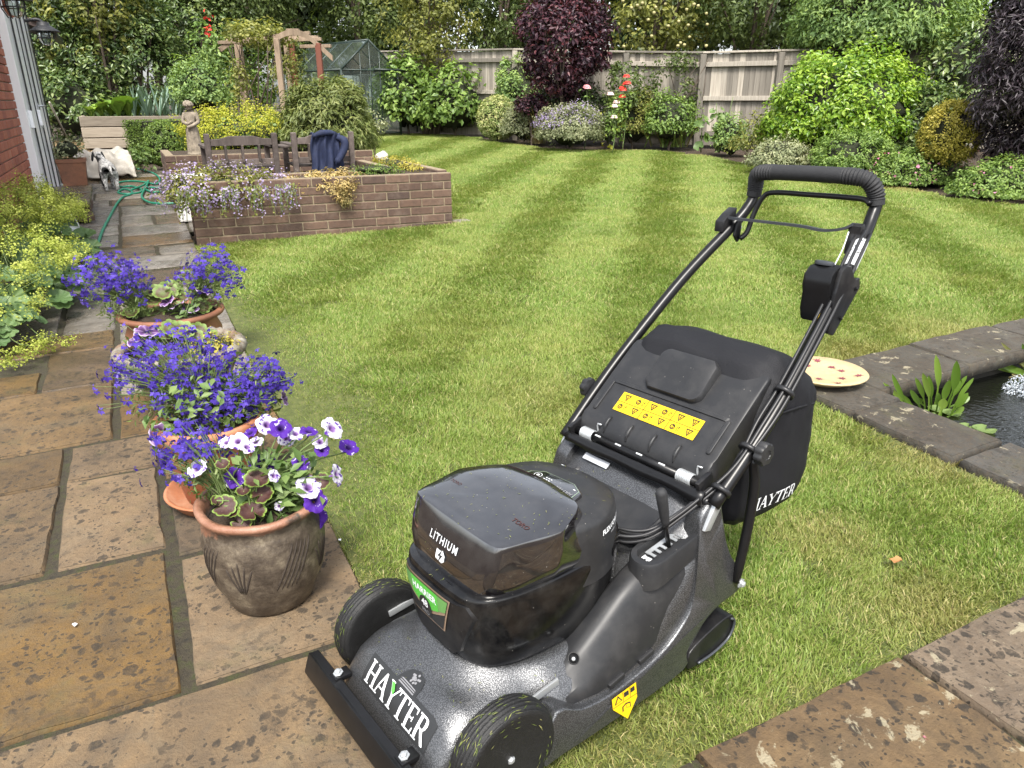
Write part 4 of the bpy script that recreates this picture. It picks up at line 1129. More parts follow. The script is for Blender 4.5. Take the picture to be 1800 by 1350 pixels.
bm = bmesh.new(); bm.from_mesh(me)
be = [e for e in bm.edges if e.is_boundary]
r_ = bmesh.ops.extrude_edge_only(bm, edges=be); vv_ = [v for v in r_['geom'] if isinstance(v, bmesh.types.BMVert)]
for v in vv_: v.co += Vector((v.co.x * 0.03, 0.012, 0))
bm.to_mesh(me); bm.free()
nose = mp('nose_panel', me, BLACK_MOULD, hous, 40)
# badge
def sub(a, b, t): return (a[0] + (b[0] - a[0]) * t, a[1] + (b[1] - a[1]) * t)
bd = [(-0.075, 0.326), (0.075, 0.326), (0.05, 0.254), (-0.05, 0.254)]
BZ = 0.006
def badge(off, dv):
    f = nose_map(off)
    return lambda u, v: f(-0.012 + u * 1.12, 0.29 + (v + dv - 0.29) * 1.1 + 0.012)
decal('badge_rim', [[(-0.079, 0.33), (0.079, 0.33), (0.053, 0.25), (-0.053, 0.25)]], DECAL_GOLD, badge(0.0078, BZ), nose)
decal('badge_plate', [[(-0.0745, 0.3265), (0.0745, 0.3265), (0.05, 0.2535), (-0.05, 0.2535)]], DECAL_BLACK, badge(0.0088, BZ), nose)
decal('badge_bronze', [[(-0.066, 0.302), (0, 0.27), (0.066, 0.302), (0.062, 0.292), (0, 0.262), (-0.062, 0.292)]], DECAL_GOLD, badge(0.0096, BZ), nose)
decal('badge_green_edge', [[(-0.0745, 0.3265), (0.0745, 0.3265), (0.066, 0.3), (0.0, 0.274), (-0.066, 0.3)]], DECAL_GREEN2, badge(0.0104, BZ), nose)
decal('badge_green', [[(-0.044, 0.3265), (0.044, 0.3265), (0.044, 0.29), (0.0, 0.272), (-0.044, 0.29)]], DECAL_GREEN, badge(0.0106, BZ), nose)
decal('badge_dot', [[(0.021 * math.cos(a), 0.279 + 0.021 * math.sin(a)) for a in np.linspace(0, 2 * math.pi, 20, endpoint=False)]], DECAL_BLACK, badge(0.0114, BZ), nose)
# ---- print
def text_mesh(txt, size, bold=0.0, spacing=1.0, shear=0.0):
    cu = bpy.data.curves.new('txt', 'FONT'); cu.body = txt; cu.size = size; cu.align_x = 'CENTER'; cu.align_y = 'CENTER'; cu.resolution_u = 3; cu.offset = bold; cu.space_character = spacing; cu.shear = shear
    o = bpy.data.objects.new('txt', cu); C.objects.link(o)
    dg = bpy.context.evaluated_depsgraph_get(); me = bpy.data.meshes.new_from_object(o.evaluated_get(dg))
    bpy.data.objects.remove(o); bpy.data.curves.remove(cu)
    v = np.array([q.co[:2] for q in me.vertices]); f = [tuple(p.vertices) for p in me.polygons]; bpy.data.meshes.remove(me)
    return v, f
def put_text(name, txt, size, mapper, mat, parent, bold=0.0, spacing=1.0, shear=0.0, sx=1.0):
    v, f = text_mesh(txt, size, bold, spacing, shear)
    return mp(name, mesh(name, [tuple(mapper(p[0] * sx, p[1])) for p in v], f), mat, parent)
put_text('lettering', 'HARRIER', 0.0195, badge(0.0114, BZ + 0.3095), DECAL_WHITE, nose, 0.0007, 1.05)
put_text('lettering', '48', 0.021, badge(0.0122, BZ + 0.2855), DECAL_WHITE, nose, 0.0006)
put_text('lettering', 'PRO', 0.013, badge(0.0122, BZ + 0.2665), DECAL_GREY, nose, 0.0002)
# ---- smoked battery cover on top
rim = outline([(0.166, 0.0), (0.167, 0.05), (0.172, 0.1), (0.190, 0.13), (0.235, 0.150), (0.31, 0.160), (0.345, 0.162), (0.42, 0.160), (0.47, 0.145), (0.495, 0.07), (0.5, 0.0)])
topo = outline([(0.197, 0.0), (0.197, 0.075), (0.201, 0.13), (0.216, 0.15), (0.275, 0.163), (0.328, 0.175), (0.352, 0.170), (0.412, 0.137), (0.434, 0.108), (0.445, 0.05), (0.45, 0.0)])
rings = []
def mixo(t): return [a * (1 - t) + b * t for a, b in zip(rim_r, top_r)]
def resamp(o, n):
    o = np.array(o + [o[0]]); d = np.r_[0, np.cumsum(np.linalg.norm(np.diff(o, axis=0), axis=1))]; t = np.linspace(0, d[-1], n, endpoint=False)
    return [np.array([np.interp(x, d, o[:, 0]), np.interp(x, d, o[:, 1])]) for x in t]
rim_r, top_r = rim, topo
def ztop(q): return 0.477 + 0.02 * (q[0] - 0.21) - 0.3 * max(0, abs(q[1]) - 0.1) ** 2
for t, bul in ((0.0, 0.0), (0.12, 0.006), (0.35, 0.010), (0.62, 0.008), (0.9, 0.002), (0.975, 0.0005)):
    o = mixo(t); ring = []
    for q in o:
        zr = tl(q[0], 0.37, 0.02); zz = zr + (ztop(q) - zr) * t
        dd = q - np.array([0.36, 0]); dd = dd / (np.linalg.norm(dd) + 1e-9)
        ring.append((q[1] + dd[1] * bul, q[0] + dd[0] * bul, zz))
    rings.append(ring)
for k, dz in ((0.992, 0.0012), (0.95, 0.0026), (0.8, 0.0045), (0.5, 0.0065), (0.2, 0.007)):
    rings.append([(0 + (q[1]) * k, 0.33 + (q[0] - 0.33) * k, ztop(q) + dz) for q in top_r])
capm = mp('battery_cover', loft_mesh('battery_cover', rings), BLACK_GLOSS, None, 38)
CAP_BVH = BVHTree.FromPolygons([Vector(p) for r in rings for p in r], [tuple(p.vertices) for p in capm.data.polygons])
def cap_front(off):
    def f(w, z): return drape([(w, z)], CAP_BVH, None, off)[0]
    return f
def cap_top(off):
    def f(u, v):
        loc, nor, _, _ = CAP_BVH.ray_cast(Vector((u, v, 0.8)), Vector((0, 0, -1)))
        return (loc if loc is not None else Vector((u, v, 0.47))) + Vector((0, 0, off))
    return f
cw_ = 0.002
put_text('lettering', 'LITHIUM', 0.0215, shift(cap_front(0.0026), cw_, 0.434), DECAL_WHITE, capm, 0.0003, 1.25)
v_, f_ = text_mesh('LITHIUM', 0.0215, -0.0009, 1.25)
mp('lettering', mesh('lettering', [tuple(cap_front(0.0033)(cw_ + p[0], 0.434 + p[1])) for p in v_], f_), DECAL_BLACK, capm)
decal('battery_symbol', [[(-0.014, -0.009), (0.008, -0.012), (0.0165, -0.006), (0.016, 0.004), (0.006, 0.012), (-0.002, 0.009), (-0.014, 0.010)]], DECAL_WHITE, shift(cap_front(0.0026), cw_ + 0.0, 0.407), capm, 0.004)
decal('bolt_symbol', [[(0.003, 0.013), (-0.009, -0.002), (-0.001, -0.001), (-0.005, -0.013), (0.008, 0.003), (0.0, 0.002)]], DECAL_BLACK, shift(cap_front(0.0033), cw_ + 0.002, 0.407), capm, 0.004)
put_text('lettering', 'TORO', 0.017, shift(cap_top(0.0008), 0.108, 0.288, R_(2)), DECAL_RED, capm, 0.0003)
put_text('lettering', 'TORO', 0.013, shift(cap_top(0.0008), -0.12, 0.29, R_(2)), DECAL_RED, capm, 0.0001)
# ---- grey rear cowl with the control panel
cowl = outline([(0.36, 0.0), (0.36, 0.1), (0.37, 0.155), (0.42, 0.168), (0.47, 0.163), (0.52, 0.14), (0.562, 0.1), (0.585, 0.05), (0.59, 0.0)])
cow_r = resamp(cowl, 80); rings = []
for k, z in ((1.02, 0.32), (1.015, 0.37), (1.0, 0.42), (0.99, 0.445), (0.97, 0.456), (0.93, 0.461), (0.7, 0.465), (0.3, 0.467)):
    rings.append([(q[1] * k, 0.44 + (q[0] - 0.44) * k, z - 0.12 * max(0, q[0] - 0.53)) for q in cow_r])
cowo = mp('rear_cowl', loft_mesh('rear_cowl', rings), BLACK_GRAIN, None, 40)
COWL_BVH = BVHTree.FromPolygons([Vector(p) for r in rings for p in r], [tuple(p.vertices) for p in cowo.data.polygons])
cp = [(-0.085, 0.425), (-0.078, 0.462), (-0.05, 0.488), (0.045, 0.497), (0.082, 0.478), (0.096, 0.43)]
bm = prism_bm(cp, 0.02, (0, 0, 0.4545), (1, 0, 0), (0, 1, 0), (0, 0, 1), 0.004, 3); pan_o = mp('control_panel', bm_mesh(bm, 'control_panel'), BLACK_GLOSS, cowo, 40)
def flat(z): return lambda u, v: Vector((u, v, z))
def ring_poly(pts, k):
    c = np.mean(pts, axis=0); return [tuple(c + (np.array(p) - c) * k) for p in pts]
V, F = [], []
for i in range(6):
    a, b = cp[i], cp[(i + 1) % 6]; a1, b1 = ring_poly(cp, 0.9)[i], ring_poly(cp, 0.9)[(i + 1) % 6]; a2, b2 = ring_poly(cp, 0.875)[i], ring_poly(cp, 0.875)[(i + 1) % 6]
    b_ = len(V); V += [(*a1, 0.4752), (*b1, 0.4752), (*b2, 0.4752), (*a2, 0.4752)]; F.append((b_, b_ + 1, b_ + 2, b_ + 3))
mp('panel_line', mesh('panel_line', V, F), simple('pale_green_line', (0.2, 0.26, 0.2), 0.4), pan_o)
put_text('lettering', 'HAYTER', 0.0135, shift(flat(0.4753), 0.048, 0.455, R_(180)), DECAL_GREY, pan_o, 0.0003)
for (u, v, r) in ((-0.045, 0.462, 0.010),):
    cc = [(u + r * math.cos(a), v + r * math.sin(a)) for a in np.linspace(0, 2 * math.pi, 24, endpoint=False)]; ci = [(u + r * 0.88 * math.cos(a), v + r * 0.88 * math.sin(a)) for a in np.linspace(0, 2 * math.pi, 24, endpoint=False)]
    V = [(*p, 0.4753) for p in cc] + [(*p, 0.4753) for p in ci]; mp('dial_mark', mesh('dial_mark', V, [(i, (i + 1) % 24, 24 + (i + 1) % 24, 24 + i) for i in range(24)]), DECAL_WHITE, pan_o)
bm = bmesh.new()
for k in range(9): add_box(bm, (-0.022 + 0.008 * (k % 3), 0.452 + 0.008 * (k // 3), 0.4752), (0.004, 0.002, 0.0004))
add_box(bm, (-0.045, 0.462, 0.4752), (0.006, 0.006, 0.0004)); add_box(bm, (0.06, 0.475, 0.4752), (0.006, 0.002, 0.0004))
mp('panel_marks', bm_mesh(bm, 'panel_marks'), DECAL_WHITE, pan_o)['kind'] = 'stuff'
def side_map(off):
    def f(u, v):      # u along s, v up, on the right flank of the cowl
        loc, nor, _, _ = COWL_BVH.ray_cast(Vector((0.6, u, v)), Vector((-1, 0, 0)))
        return (loc if loc is not None else Vector((0.16, u, v))) + Vector((off, 0, 0))
    return f
put_text('lettering', 'FLEX-FORCE', 0.0155, shift(side_map(0.0012), 0.50, 0.425, R_(2)), DECAL_WHITE, cowo, 0.0006, 0.95)
put_text('lettering', 'POWER SYSTEM', 0.006, shift(side_map(0.0012), 0.515, 0.411, R_(2)), DECAL_WHITE, cowo, 0.0)
# ---- nose lettering HAYTER (serif capitals cut as strokes), black outline plate, tree emblem
def q4(x0, y0, x1, y1): return [(x0, y0), (x1, y0), (x1, y1), (x0, y1)]
def serif(cx, y, w, h=0.055): return q4(cx - w / 2, y, cx + w / 2, y + h)
GL = {
 'H': (0.86, [q4(0.12, 0.05, 0.27, 0.95), q4(0.60, 0.05, 0.75, 0.95), q4(0.27, 0.47, 0.60, 0.545), serif(0.195, 0, 0.32), serif(0.195, 0.945, 0.32), serif(0.675, 0, 0.32), serif(0.675, 0.945, 0.32)]),
 'A': (0.86, [[(0.40, 1.0), (0.50, 1.0), (0.84, 0.05), (0.67, 0.05), (0.40, 0.84)], [(0.40, 1.0), (0.45, 0.88), (0.165, 0.05), (0.10, 0.05)], q4(0.24, 0.32, 0.60, 0.385), serif(0.13, 0, 0.26), serif(0.755, 0, 0.30)]),
 'Y': (0.80, [q4(0.33, 0.05, 0.48, 0.5), [(0.33, 0.5), (0.48, 0.5), (0.20, 0.95), (0.03, 0.95)], [(0.38, 0.5), (0.48, 0.5), (0.76, 0.95), (0.68, 0.95)], serif(0.405, 0, 0.34), serif(0.12, 0.945, 0.28), serif(0.70, 0.945, 0.22)]),
 'T': (0.78, [q4(0.31, 0.05, 0.46, 0.95), q4(0.03, 0.93, 0.74, 1.0), [(0.03, 0.93), (0.03, 0.76), (0.075, 0.76), (0.11, 0.93)], [(0.74, 0.93), (0.74, 0.76), (0.695, 0.76), (0.66, 0.93)], serif(0.385, 0, 0.34)]),
 'E': (0.72, [q4(0.12, 0.05, 0.27, 0.95), serif(0.33, 0.93, 0.56, 0.07), q4(0.27, 0.48, 0.5, 0.545), serif(0.35, 0, 0.60, 0.07), [(0.61, 0.93), (0.61, 0.77), (0.57, 0.77), (0.53, 0.93)], [(0.65, 0.07), (0.67, 0.27), (0.625, 0.27), (0.56, 0.07)], q4(0.46, 0.41, 0.5, 0.615)]),
 'R': (0.80, [q4(0.12, 0.05, 0.27, 0.95), serif(0.195, 0, 0.32), serif(0.195, 0.945, 0.3), q4(0.27, 0.93, 0.44, 1.0), q4(0.27, 0.46, 0.44, 0.53), [(0.44, 1.0), (0.55, 0.965), (0.62, 0.87), (0.635, 0.74), (0.60, 0.58), (0.52, 0.49), (0.44, 0.46), (0.44, 0.53), (0.475, 0.58), (0.49, 0.73), (0.475, 0.87), (0.44, 0.93)], [(0.36, 0.47), (0.51, 0.49), (0.80, 0.04), (0.80, 0.0), (0.66, 0.0)]])}
def word(txt, h, tight=0.0):
    x = 0; out = []
    for ch in txt:
        w, ps = GL[ch]
        out += [[((px + x) * h, py * h) for px, py in p] for p in ps]; x += w + tight
    return [[(a - x * h / 2, b) for a, b in p] for p in out], x * h
LOGO_U = 0.014
def deck_map(off):
    """u across, v up the nose: a running length along the deck's front profile"""
    prof = [(s, _zt(s)) for s in np.linspace(0.0, 0.3, 200)]
    d = np.r_[0, np.cumsum([math.hypot(prof[i + 1][0] - prof[i][0], prof[i + 1][1] - prof[i][1]) for i in range(199)])]
    def f(u, v):
        u = u + LOGO_U
        s = np.interp(v, d, [p[0] for p in prof]); z = np.interp(v, d, [p[1] for p in prof])
        o = Vector((u, s, z)) + Vector((0, -0.35, 0.5)); di = Vector((0, 0.35, -0.5)).normalized()
        loc, nor, _, _ = DECK_BVH.ray_cast(o, di)
        if loc is None: return Vector((u, s, z))
        if nor.z < 0: nor = -nor
        return loc + nor * off
    return f
hw_, wl = word('HAYTER', 0.05, -0.04)
v0 = 0.062
decal('logo_plate', [[(-wl / 2 - 0.01, v0 - 0.008), (wl / 2 + 0.012, v0 - 0.008), (wl / 2 + 0.012, v0 + 0.052), (wl / 2 - 0.005, v0 + 0.059), (0.045, v0 + 0.059), (0.042, v0 + 0.075), (0.03, v0 + 0.093), (0.005, v0 + 0.098), (-0.016, v0 + 0.09), (-0.024, v0 + 0.075), (-0.03, v0 + 0.059), (-wl / 2 - 0.01, v0 + 0.059)]], DECAL_BLACK, deck_map(0.0012), deck, 0.008)
decal('lettering', hw_, DECAL_WHITE, shift(deck_map(0.0024), 0, v0), deck, 0.006)
xY = -wl / 2 + (0.86 * 2 - 0.08) * 0.05
decal('logo_leaf', [[(xY + 0.0035, v0 + 0.0475), (xY + 0.012, v0 + 0.049), (xY + 0.022, v0 + 0.036), (xY + 0.021, v0 + 0.026), (xY + 0.014, v0 + 0.032)]], DECAL_GREEN, deck_map(0.0036), deck, 0.005)
r_ = np.random.default_rng(5)
emb = [[(-0.019 + 0.0, v0 + 0.057 + 0.004 * k), (0.037, v0 + 0.057 + 0.004 * k), (0.037 - 0.002 * k, v0 + 0.059 + 0.004 * k), (-0.017 + 0.002 * k, v0 + 0.059 + 0.004 * k)] for k in range(3)]
for k in range(16):
    a, rr = r_.random() * 6.28, 0.0125 * math.sqrt(r_.random()); cx2, cy2 = 0.011 + rr * math.cos(a), v0 + 0.081 + rr * math.sin(a) * 0.8
    emb.append([(cx2 + 0.0032 * math.cos(b), cy2 + 0.003 * math.sin(b)) for b in np.linspace(0, 6.28, 6, endpoint=False)])
decal('tree_emblem', emb, DECAL_GREY, deck_map(0.0024), deck, 0.006)
# ---- yellow warning label on the skirt
def skirt_map(off): return lambda u, v: Vector((0.2645 + 0.012 * max(0, (0.1 - v) / 0.06) + off, u, v))
wl_ = [(0.402, 0.099), (0.474, 0.104), (0.474, 0.07), (0.440, 0.036), (0.402, 0.076)]
lab = decal('warning_label', [wl_], YELLOW, skirt_map(0.0), None, 0.012)
decal('label_symbols', [[(0.407, 0.083), (0.4185, 0.1), (0.43, 0.085)], q4(0.436, 0.088, 0.450, 0.098), q4(0.456, 0.089, 0.468, 0.099), [(0.427, 0.058), (0.439, 0.063), (0.452, 0.059), (0.452, 0.071), (0.439, 0.074), (0.427, 0.07)], q4(0.4325, 0.08, 0.4335, 0.1015), q4(0.4535, 0.08, 0.4545, 0.103), q4(0.402, 0.0785, 0.474, 0.0795)], DECAL_BLACK, skirt_map(0.0012), lab, 0.01)
decal('label_symbol_fill', [[(0.411, 0.085), (0.4185, 0.0955), (0.4255, 0.0865)], [(0.43, 0.0605), (0.4385, 0.0645), (0.4385, 0.0715), (0.43, 0.0685)], [(0.4395, 0.0645), (0.449, 0.061), (0.449, 0.069), (0.4395, 0.0715)]], YELLOW, skirt_map(0.0018), lab, 0.01)
# ---- pressed panel in front of the hinge
rp = outline([(0.585, 0.0), (0.585, 0.06), (0.59, 0.12), (0.615, 0.145), (0.66, 0.15), (0.685, 0.14), (0.69, 0.08), (0.69, 0.0)])
rp_r = resamp(rp, 60); rings = []
for k, dz in ((1.03, -0.02), (1.03, 0.004), (1.0, 0.006), (0.97, 0.004), (0.95, 0.0), (0.5, 0.0)):
    rings.append([(q[1] * k, 0.645 + (q[0] - 0.645) * k, 0.352 + (q[0] - 0.60) * 0.38 + dz) for q in rp_r])
mp('inset_panel', loft_mesh('inset_panel', rings), BLACK_GRAIN, None, 40)
for (u, v, a, b) in ((-0.165, 0.66, 0.05, 0.016), (-0.1, 0.7, 0.085, 0.018)):
    pz = _zt(v) + 0.004
    mp('maker_label', box_mesh('maker_label', (u, v, pz), (a, b, 0.0012), Matrix.Rotation(math.atan2(_zt(v + 0.01) - _zt(v - 0.01), 0.02), 3, 'X')), PALE_LABEL, deck)
# ---- hinge rod with springs, rubber lip
HZ = 0.462
mp('hinge_rod', tube_mesh('hinge_rod', [(-0.2, 0.728, HZ), (0.2, 0.728, HZ)], 0.0105, 14), BLACK_PAINT)
for w0 in (-0.178, 0.138):
    V, F = [], []; P = [(w0 + 0.042 * t, 0.728 + 0.0145 * math.cos(t * 2 * math.pi * 9), HZ + 0.0145 * math.sin(t * 2 * math.pi * 9)) for t in np.linspace(0, 1, 150)]
    P += [(w0 + 0.044, 0.735, HZ + 0.03), (w0 + 0.044, 0.736, HZ + 0.036), (w0 + 0.056, 0.737, HZ + 0.036)]
    mp('spring', tube_mesh('spring', P, 0.0023, 6), ZINC)
for w in (-0.12, -0.05, 0.02, 0.09): mp('rod_clip', box_mesh('rod_clip', (w, 0.7235, HZ + 0.0095), (0.018, 0.003, 0.003)), DECAL_WHITE)
rings = []
for w in np.linspace(-0.215, 0.225, 24):
    sag = 0.006 * math.sin(w * 40) + (0.012 * max(0, (w - 0.16) / 0.06))
    rings.append([(w, 0.695, 0.437 - sag * 0.4), (w, 0.700, 0.452 - sag * 0.3), (w, 0.710, 0.459), (w, 0.716, 0.455), (w, 0.708, 0.446 - sag * 0.2), (w, 0.702, 0.432 - sag * 0.4)])
mp('rubber_flap', loft_mesh('rubber_flap', rings), BLACK_PAINT)
for sg in (1, -1):
    mp('hinge_cheek', box_mesh('hinge_cheek', (sg * 0.207, 0.735, 0.455), (0.012, 0.05, 0.06), Matrix.Rotation(R_(20), 3, 'X'), 0.004), BLACK_MOULD, None, 40)
    o = mp('handle_bracket', bm_mesh(prism_bm([(0.69, 0.378), (0.712, 0.372), (0.765, 0.452), (0.757, 0.464), (0.742, 0.462)], 0.026, (sg * 0.235 - 0.013, 0, 0), (0, 1, 0), (0, 0, 1), (1, 0, 0), 0.003, 2), 'handle_bracket'), ZINC, None, 40)
    me = lathe_mesh('ball_knob', [(0.012, -0.01), (0.012, 0.004), (0.0095, 0.009), (0.004, 0.0125), (0.0005, 0.013)], 16); me.transform(Matrix.Translation((sg * 0.222, 0.722, 0.43))); mp('ball_knob', me, BLACK_MOULD, o)
# ---- rear discharge lid
LZ = [(-0.9, 0)]
prof = [(0.734, 0.448), (0.737, 0.474), (0.742, 0.492), (0.752, 0.505), (0.766, 0.513), (0.85, 0.588), (0.938, 0.662), (0.95, 0.668), (0.958, 0.662), (0.955, 0.645), (0.90, 0.545), (0.85, 0.46), (0.80, 0.44)]
def lid_ring(w, k): 
    c = np.array([0.84, 0.54]); return [(w, *(c + (np.array(p) - c) * k)) for p in prof]
rings = [lid_ring(-0.206, 0.94), lid_ring(-0.2045, 0.97), lid_ring(-0.2, 0.99), lid_ring(-0.192, 1.0), lid_ring(0.192, 1.0), lid_ring(0.2, 0.99), lid_ring(0.2045, 0.97), lid_ring(0.206, 0.94)]
lid = mp('discharge_lid', loft_mesh('discharge_lid', rings), BLACK_GRAIN, None, 40)
ld = np.array([0.938 - 0.766, 0.662 - 0.513]); ldl = np.linalg.norm(ld); ld /= ldl; ln = np.array([-ld[1], ld[0]])
def lidp(w, t, off=0.0): return Vector((w, 0.766 + ld[0] * t + ln[0] * off, 0.513 + ld[1] * t + ln[1] * off))
LROT = Matrix.Rotation(math.atan2(ld[1], ld[0]), 3, 'X')
# hump at the top, stepped frame round the label, ribs on the front edge
def lid_block(name, w0, w1, t0, t1, h0, h1, bev, par=lid, mat=None):
    rings = []
    for k, hh in ((1.0, -0.004), (1.0, 0.0), (0.985, 0.6), (0.95, 0.9), (0.86, 1.0), (0.4, 1.02)):
        ring = []
        wc, tc = (w0 + w1) / 2, (t0 + t1) / 2
        for (u, v) in resamp([np.array(q) for q in ((w0 + bev, t0), (w1 - bev, t0), (w1, t0 + bev), (w1, t1 - bev), (w1 - bev, t1), (w0 + bev, t1), (w0, t1 - bev), (w0, t0 + bev))], 48):
            uu, vv2 = wc + (u - wc) * k, tc + (v - tc) * k
            h_ = h0 + (h1 - h0) * (v - t0) / (t1 - t0)
            ring.append(tuple(lidp(uu, vv2, hh * h_ if hh > 0 else hh)))
        rings.append(ring)
    return mp(name, loft_mesh(name, rings), mat or BLACK_GRAIN, par, 45)
lid_block('lid_hump', -0.088, 0.088, 0.108, 0.228, 0.016, 0.026, 0.016)
fr = [(-0.172, 0.004, 0.344, 0.006), (-0.172, 0.088, 0.344, 0.007)]
for (w0, w1, t0, t1) in ((-0.185, 0.185, 0.094, 0.104), (-0.187, -0.175, 0.004, 0.1), (0.175, 0.187, 0.004, 0.1)): lid_block('lid_step', w0, w1, t0, t1, 0.005, 0.005, 0.003)
def lid_map(off): return lambda u, v: lidp(u, v, off)
yl = decal('safety_label', [q4(-0.128, 0.022, 0.128, 0.078)], YELLOW, lid_map(0.0022), lid, 0.03)
ic = []
for r0 in range(2):
    for k in range(6):
        u, v = -0.128 + 0.0427 * k, 0.022 + 0.028 * r0
        cu_, cv_ = u + 0.0213, v + 0.014
        if k % 2 == (1 - r0) % 2 or k == 5:
            a = [(cu_ - 0.011, cv_ + 0.009), (cu_, cv_ - 0.011), (cu_ + 0.011, cv_ + 0.009)]; b = [(cu_ - 0.0062, cv_ + 0.0062), (cu_, cv_ - 0.0055), (cu_ + 0.0062, cv_ + 0.0062)]
            for i in range(3): j = (i + 1) % 3; ic.append([a[i], a[j], b[j], b[i]])
            ic.append(q4(cu_ - 0.0014, cv_ - 0.002, cu_ + 0.0014, cv_ + 0.005))
        else:
            n_c = 14; rr_ = 0.0095
            for i in range(n_c):
                a0, a1 = 2 * math.pi * i / n_c, 2 * math.pi * (i + 1) / n_c
                ic.append([(cu_ - 0.005 + rr_ * 0.8 * math.cos(a0), cv_ + rr_ * 0.8 * math.sin(a0)), (cu_ - 0.005 + rr_ * 0.8 * math.cos(a1), cv_ + rr_ * 0.8 * math.sin(a1)), (cu_ - 0.005 + rr_ * 0.5 * math.cos(a1), cv_ + rr_ * 0.5 * math.sin(a1)), (cu_ - 0.005 + rr_ * 0.5 * math.cos(a0), cv_ + rr_ * 0.5 * math.sin(a0))])
            ic += [q4(cu_ - 0.008, cv_ - 0.003, cu_ - 0.002, cv_ - 0.001), q4(cu_ + 0.008, cv_ - 0.008, cu_ + 0.0095, cv_ + 0.006), q4(cu_ + 0.011, cv_ - 0.005, cu_ + 0.016, cv_ - 0.004), q4(cu_ + 0.012, cv_, cu_ + 0.015, cv_ + 0.006), q4(cu_ - 0.006, cv_ + 0.001, cu_ - 0.001, cv_ + 0.0045)]
        if r0 == 0: ic.append(q4(u, 0.0491, u + 0.0427, 0.0504))
    if True:
        pass
for k in (2, 4): ic.append(q4(-0.128 + 0.0427 * k - 0.0009, 0.022, -0.128 + 0.0427 * k + 0.0009, 0.078))
decal('safety_symbols', ic, simple('label_ink', (0.045, 0.03, 0.006), 0.5), lid_map(0.003), yl, 0.02)
for w in (-0.115, -0.04, 0.035, 0.11):
    mp('lid_rib', tube_mesh('lid_rib', [(w, 0.7385, 0.478), (w, 0.744, 0.497), (w, 0.757, 0.511), (w, 0.7665, 0.5155)], [0.002, 0.005, 0.0045, 0.0015], 8, 4), BLACK_GRAIN, lid)
# ---- grass bag
r_ = np.random.default_rng(2)
def bag_ring(s, z0, z1, hw, k):
    pts = []
    for (u, v) in resamp([np.array(q) for q in ((-1, -1), (1, -1), (1, 1), (-1, 1))], 56):
        rr = 0.86 + 0.14 * (1 - min(abs(u), abs(v)) ** 6)
        pts.append((hw * k * u * rr, s, (z0 + z1) / 2 + (z1 - z0) / 2 * k * v * rr))
    return pts
secs = [(0.865, 0.30, 0.52, 0.205, 0.9), (0.875, 0.285, 0.56, 0.212, 0.98), (0.91, 0.27, 0.63, 0.218, 1.0), (0.945, 0.268, 0.685, 0.222, 1.0), (0.97, 0.268, 0.700, 0.226, 1.0), (1.01, 0.272, 0.710, 0.232, 1.0), (1.06, 0.28, 0.70, 0.234, 1.0), (1.10, 0.30, 0.675, 0.232, 1.0), (1.128, 0.33, 0.648, 0.226, 0.985), (1.145, 0.36, 0.62, 0.216, 0.93), (1.15, 0.38, 0.60, 0.2, 0.8)]
sec2 = []
for i in range(len(secs) - 1):
    for t in np.linspace(0, 1, 5, endpoint=False): sec2.append(tuple(np.array(secs[i]) * (1 - t) + np.array(secs[i + 1]) * t))
sec2.append(secs[-1])
rings = [bag_ring(*q) for q in sec2]
R2 = []
for i, r in enumerate(rings):
    s = sec2[i][0]; nr = []
    for (w, ss, z) in r:
        top = max(0, (z - 0.55) / 0.15); sd = max(0, (abs(w) - 0.18) / 0.05)
        wr = 0.002 * math.sin(w * 38 + ss * 70) * top + 0.003 * math.sin(ss * 55 + w * 14 + 1.3) * top * math.cos(w * 9)
        fold = 0.006 * math.sin(ss * 95 + z * 60) * sd * max(0, 1 - abs(z - 0.58) / 0.09) + 0.0035 * math.sin(z * 35 + ss * 20) * sd
        nr.append((w + math.copysign(fold, w), ss, z + wr))
    R2.append(nr)
bag = mp('grass_bag', loft_mesh('grass_bag', R2), BAG)
bw, bl = word('HAYTER', 0.034, -0.02)
BAG_BVH = BVHTree.FromPolygons([Vector(p) for r in R2 for p in r], [tuple(p.vertices) for p in bag.data.polygons])
def bag_map(off):
    def f(u, v):
        loc, _, _, _ = BAG_BVH.ray_cast(Vector((0.6, u, v)), Vector((-1, 0, 0)))
        return (loc if loc is not None else Vector((0.23, u, v))) + Vector((off, 0, 0))
    return f
bw = [[(a + b * 0.22, b) for a, b in p] for p in bw]
decal('lettering', bw, DECAL_WHITE, shift(bag_map(0.002), 0.985, 0.335, R_(2)), bag, 0.02)
mp('bag_seam', tube_mesh('bag_seam', [(0.236, 0.96, 0.585), (0.238, 1.03, 0.583), (0.236, 1.10, 0.575)], 0.003, 6, 4), BAG, bag)
# ---- handle
TR, GRP = 0.0152, 0.0205
def hand(sg):
    return [(sg * 0.242, 0.72, 0.43), (sg * 0.246, 0.83, 0.527), (sg * 0.243, 0.95, 0.633), (sg * 0.222 - 0.004, 1.15, 0.805), (sg * 0.19 - 0.006, 1.325, 0.945), (sg * 0.18 - 0.006, 1.372, 0.993), (sg * 0.178 - 0.006, 1.388, 1.02), (sg * 0.174 - 0.006, 1.386, 1.048), (sg * 0.163 - 0.006, 1.372, 1.075), (sg * 0.138 - 0.006, 1.36, 1.087)]
Pr, Pl = hand(1), hand(-1)
fullp = Pl + [(-0.07, 1.357, 1.09), (0.06, 1.357, 1.09)] + Pr[::-1]
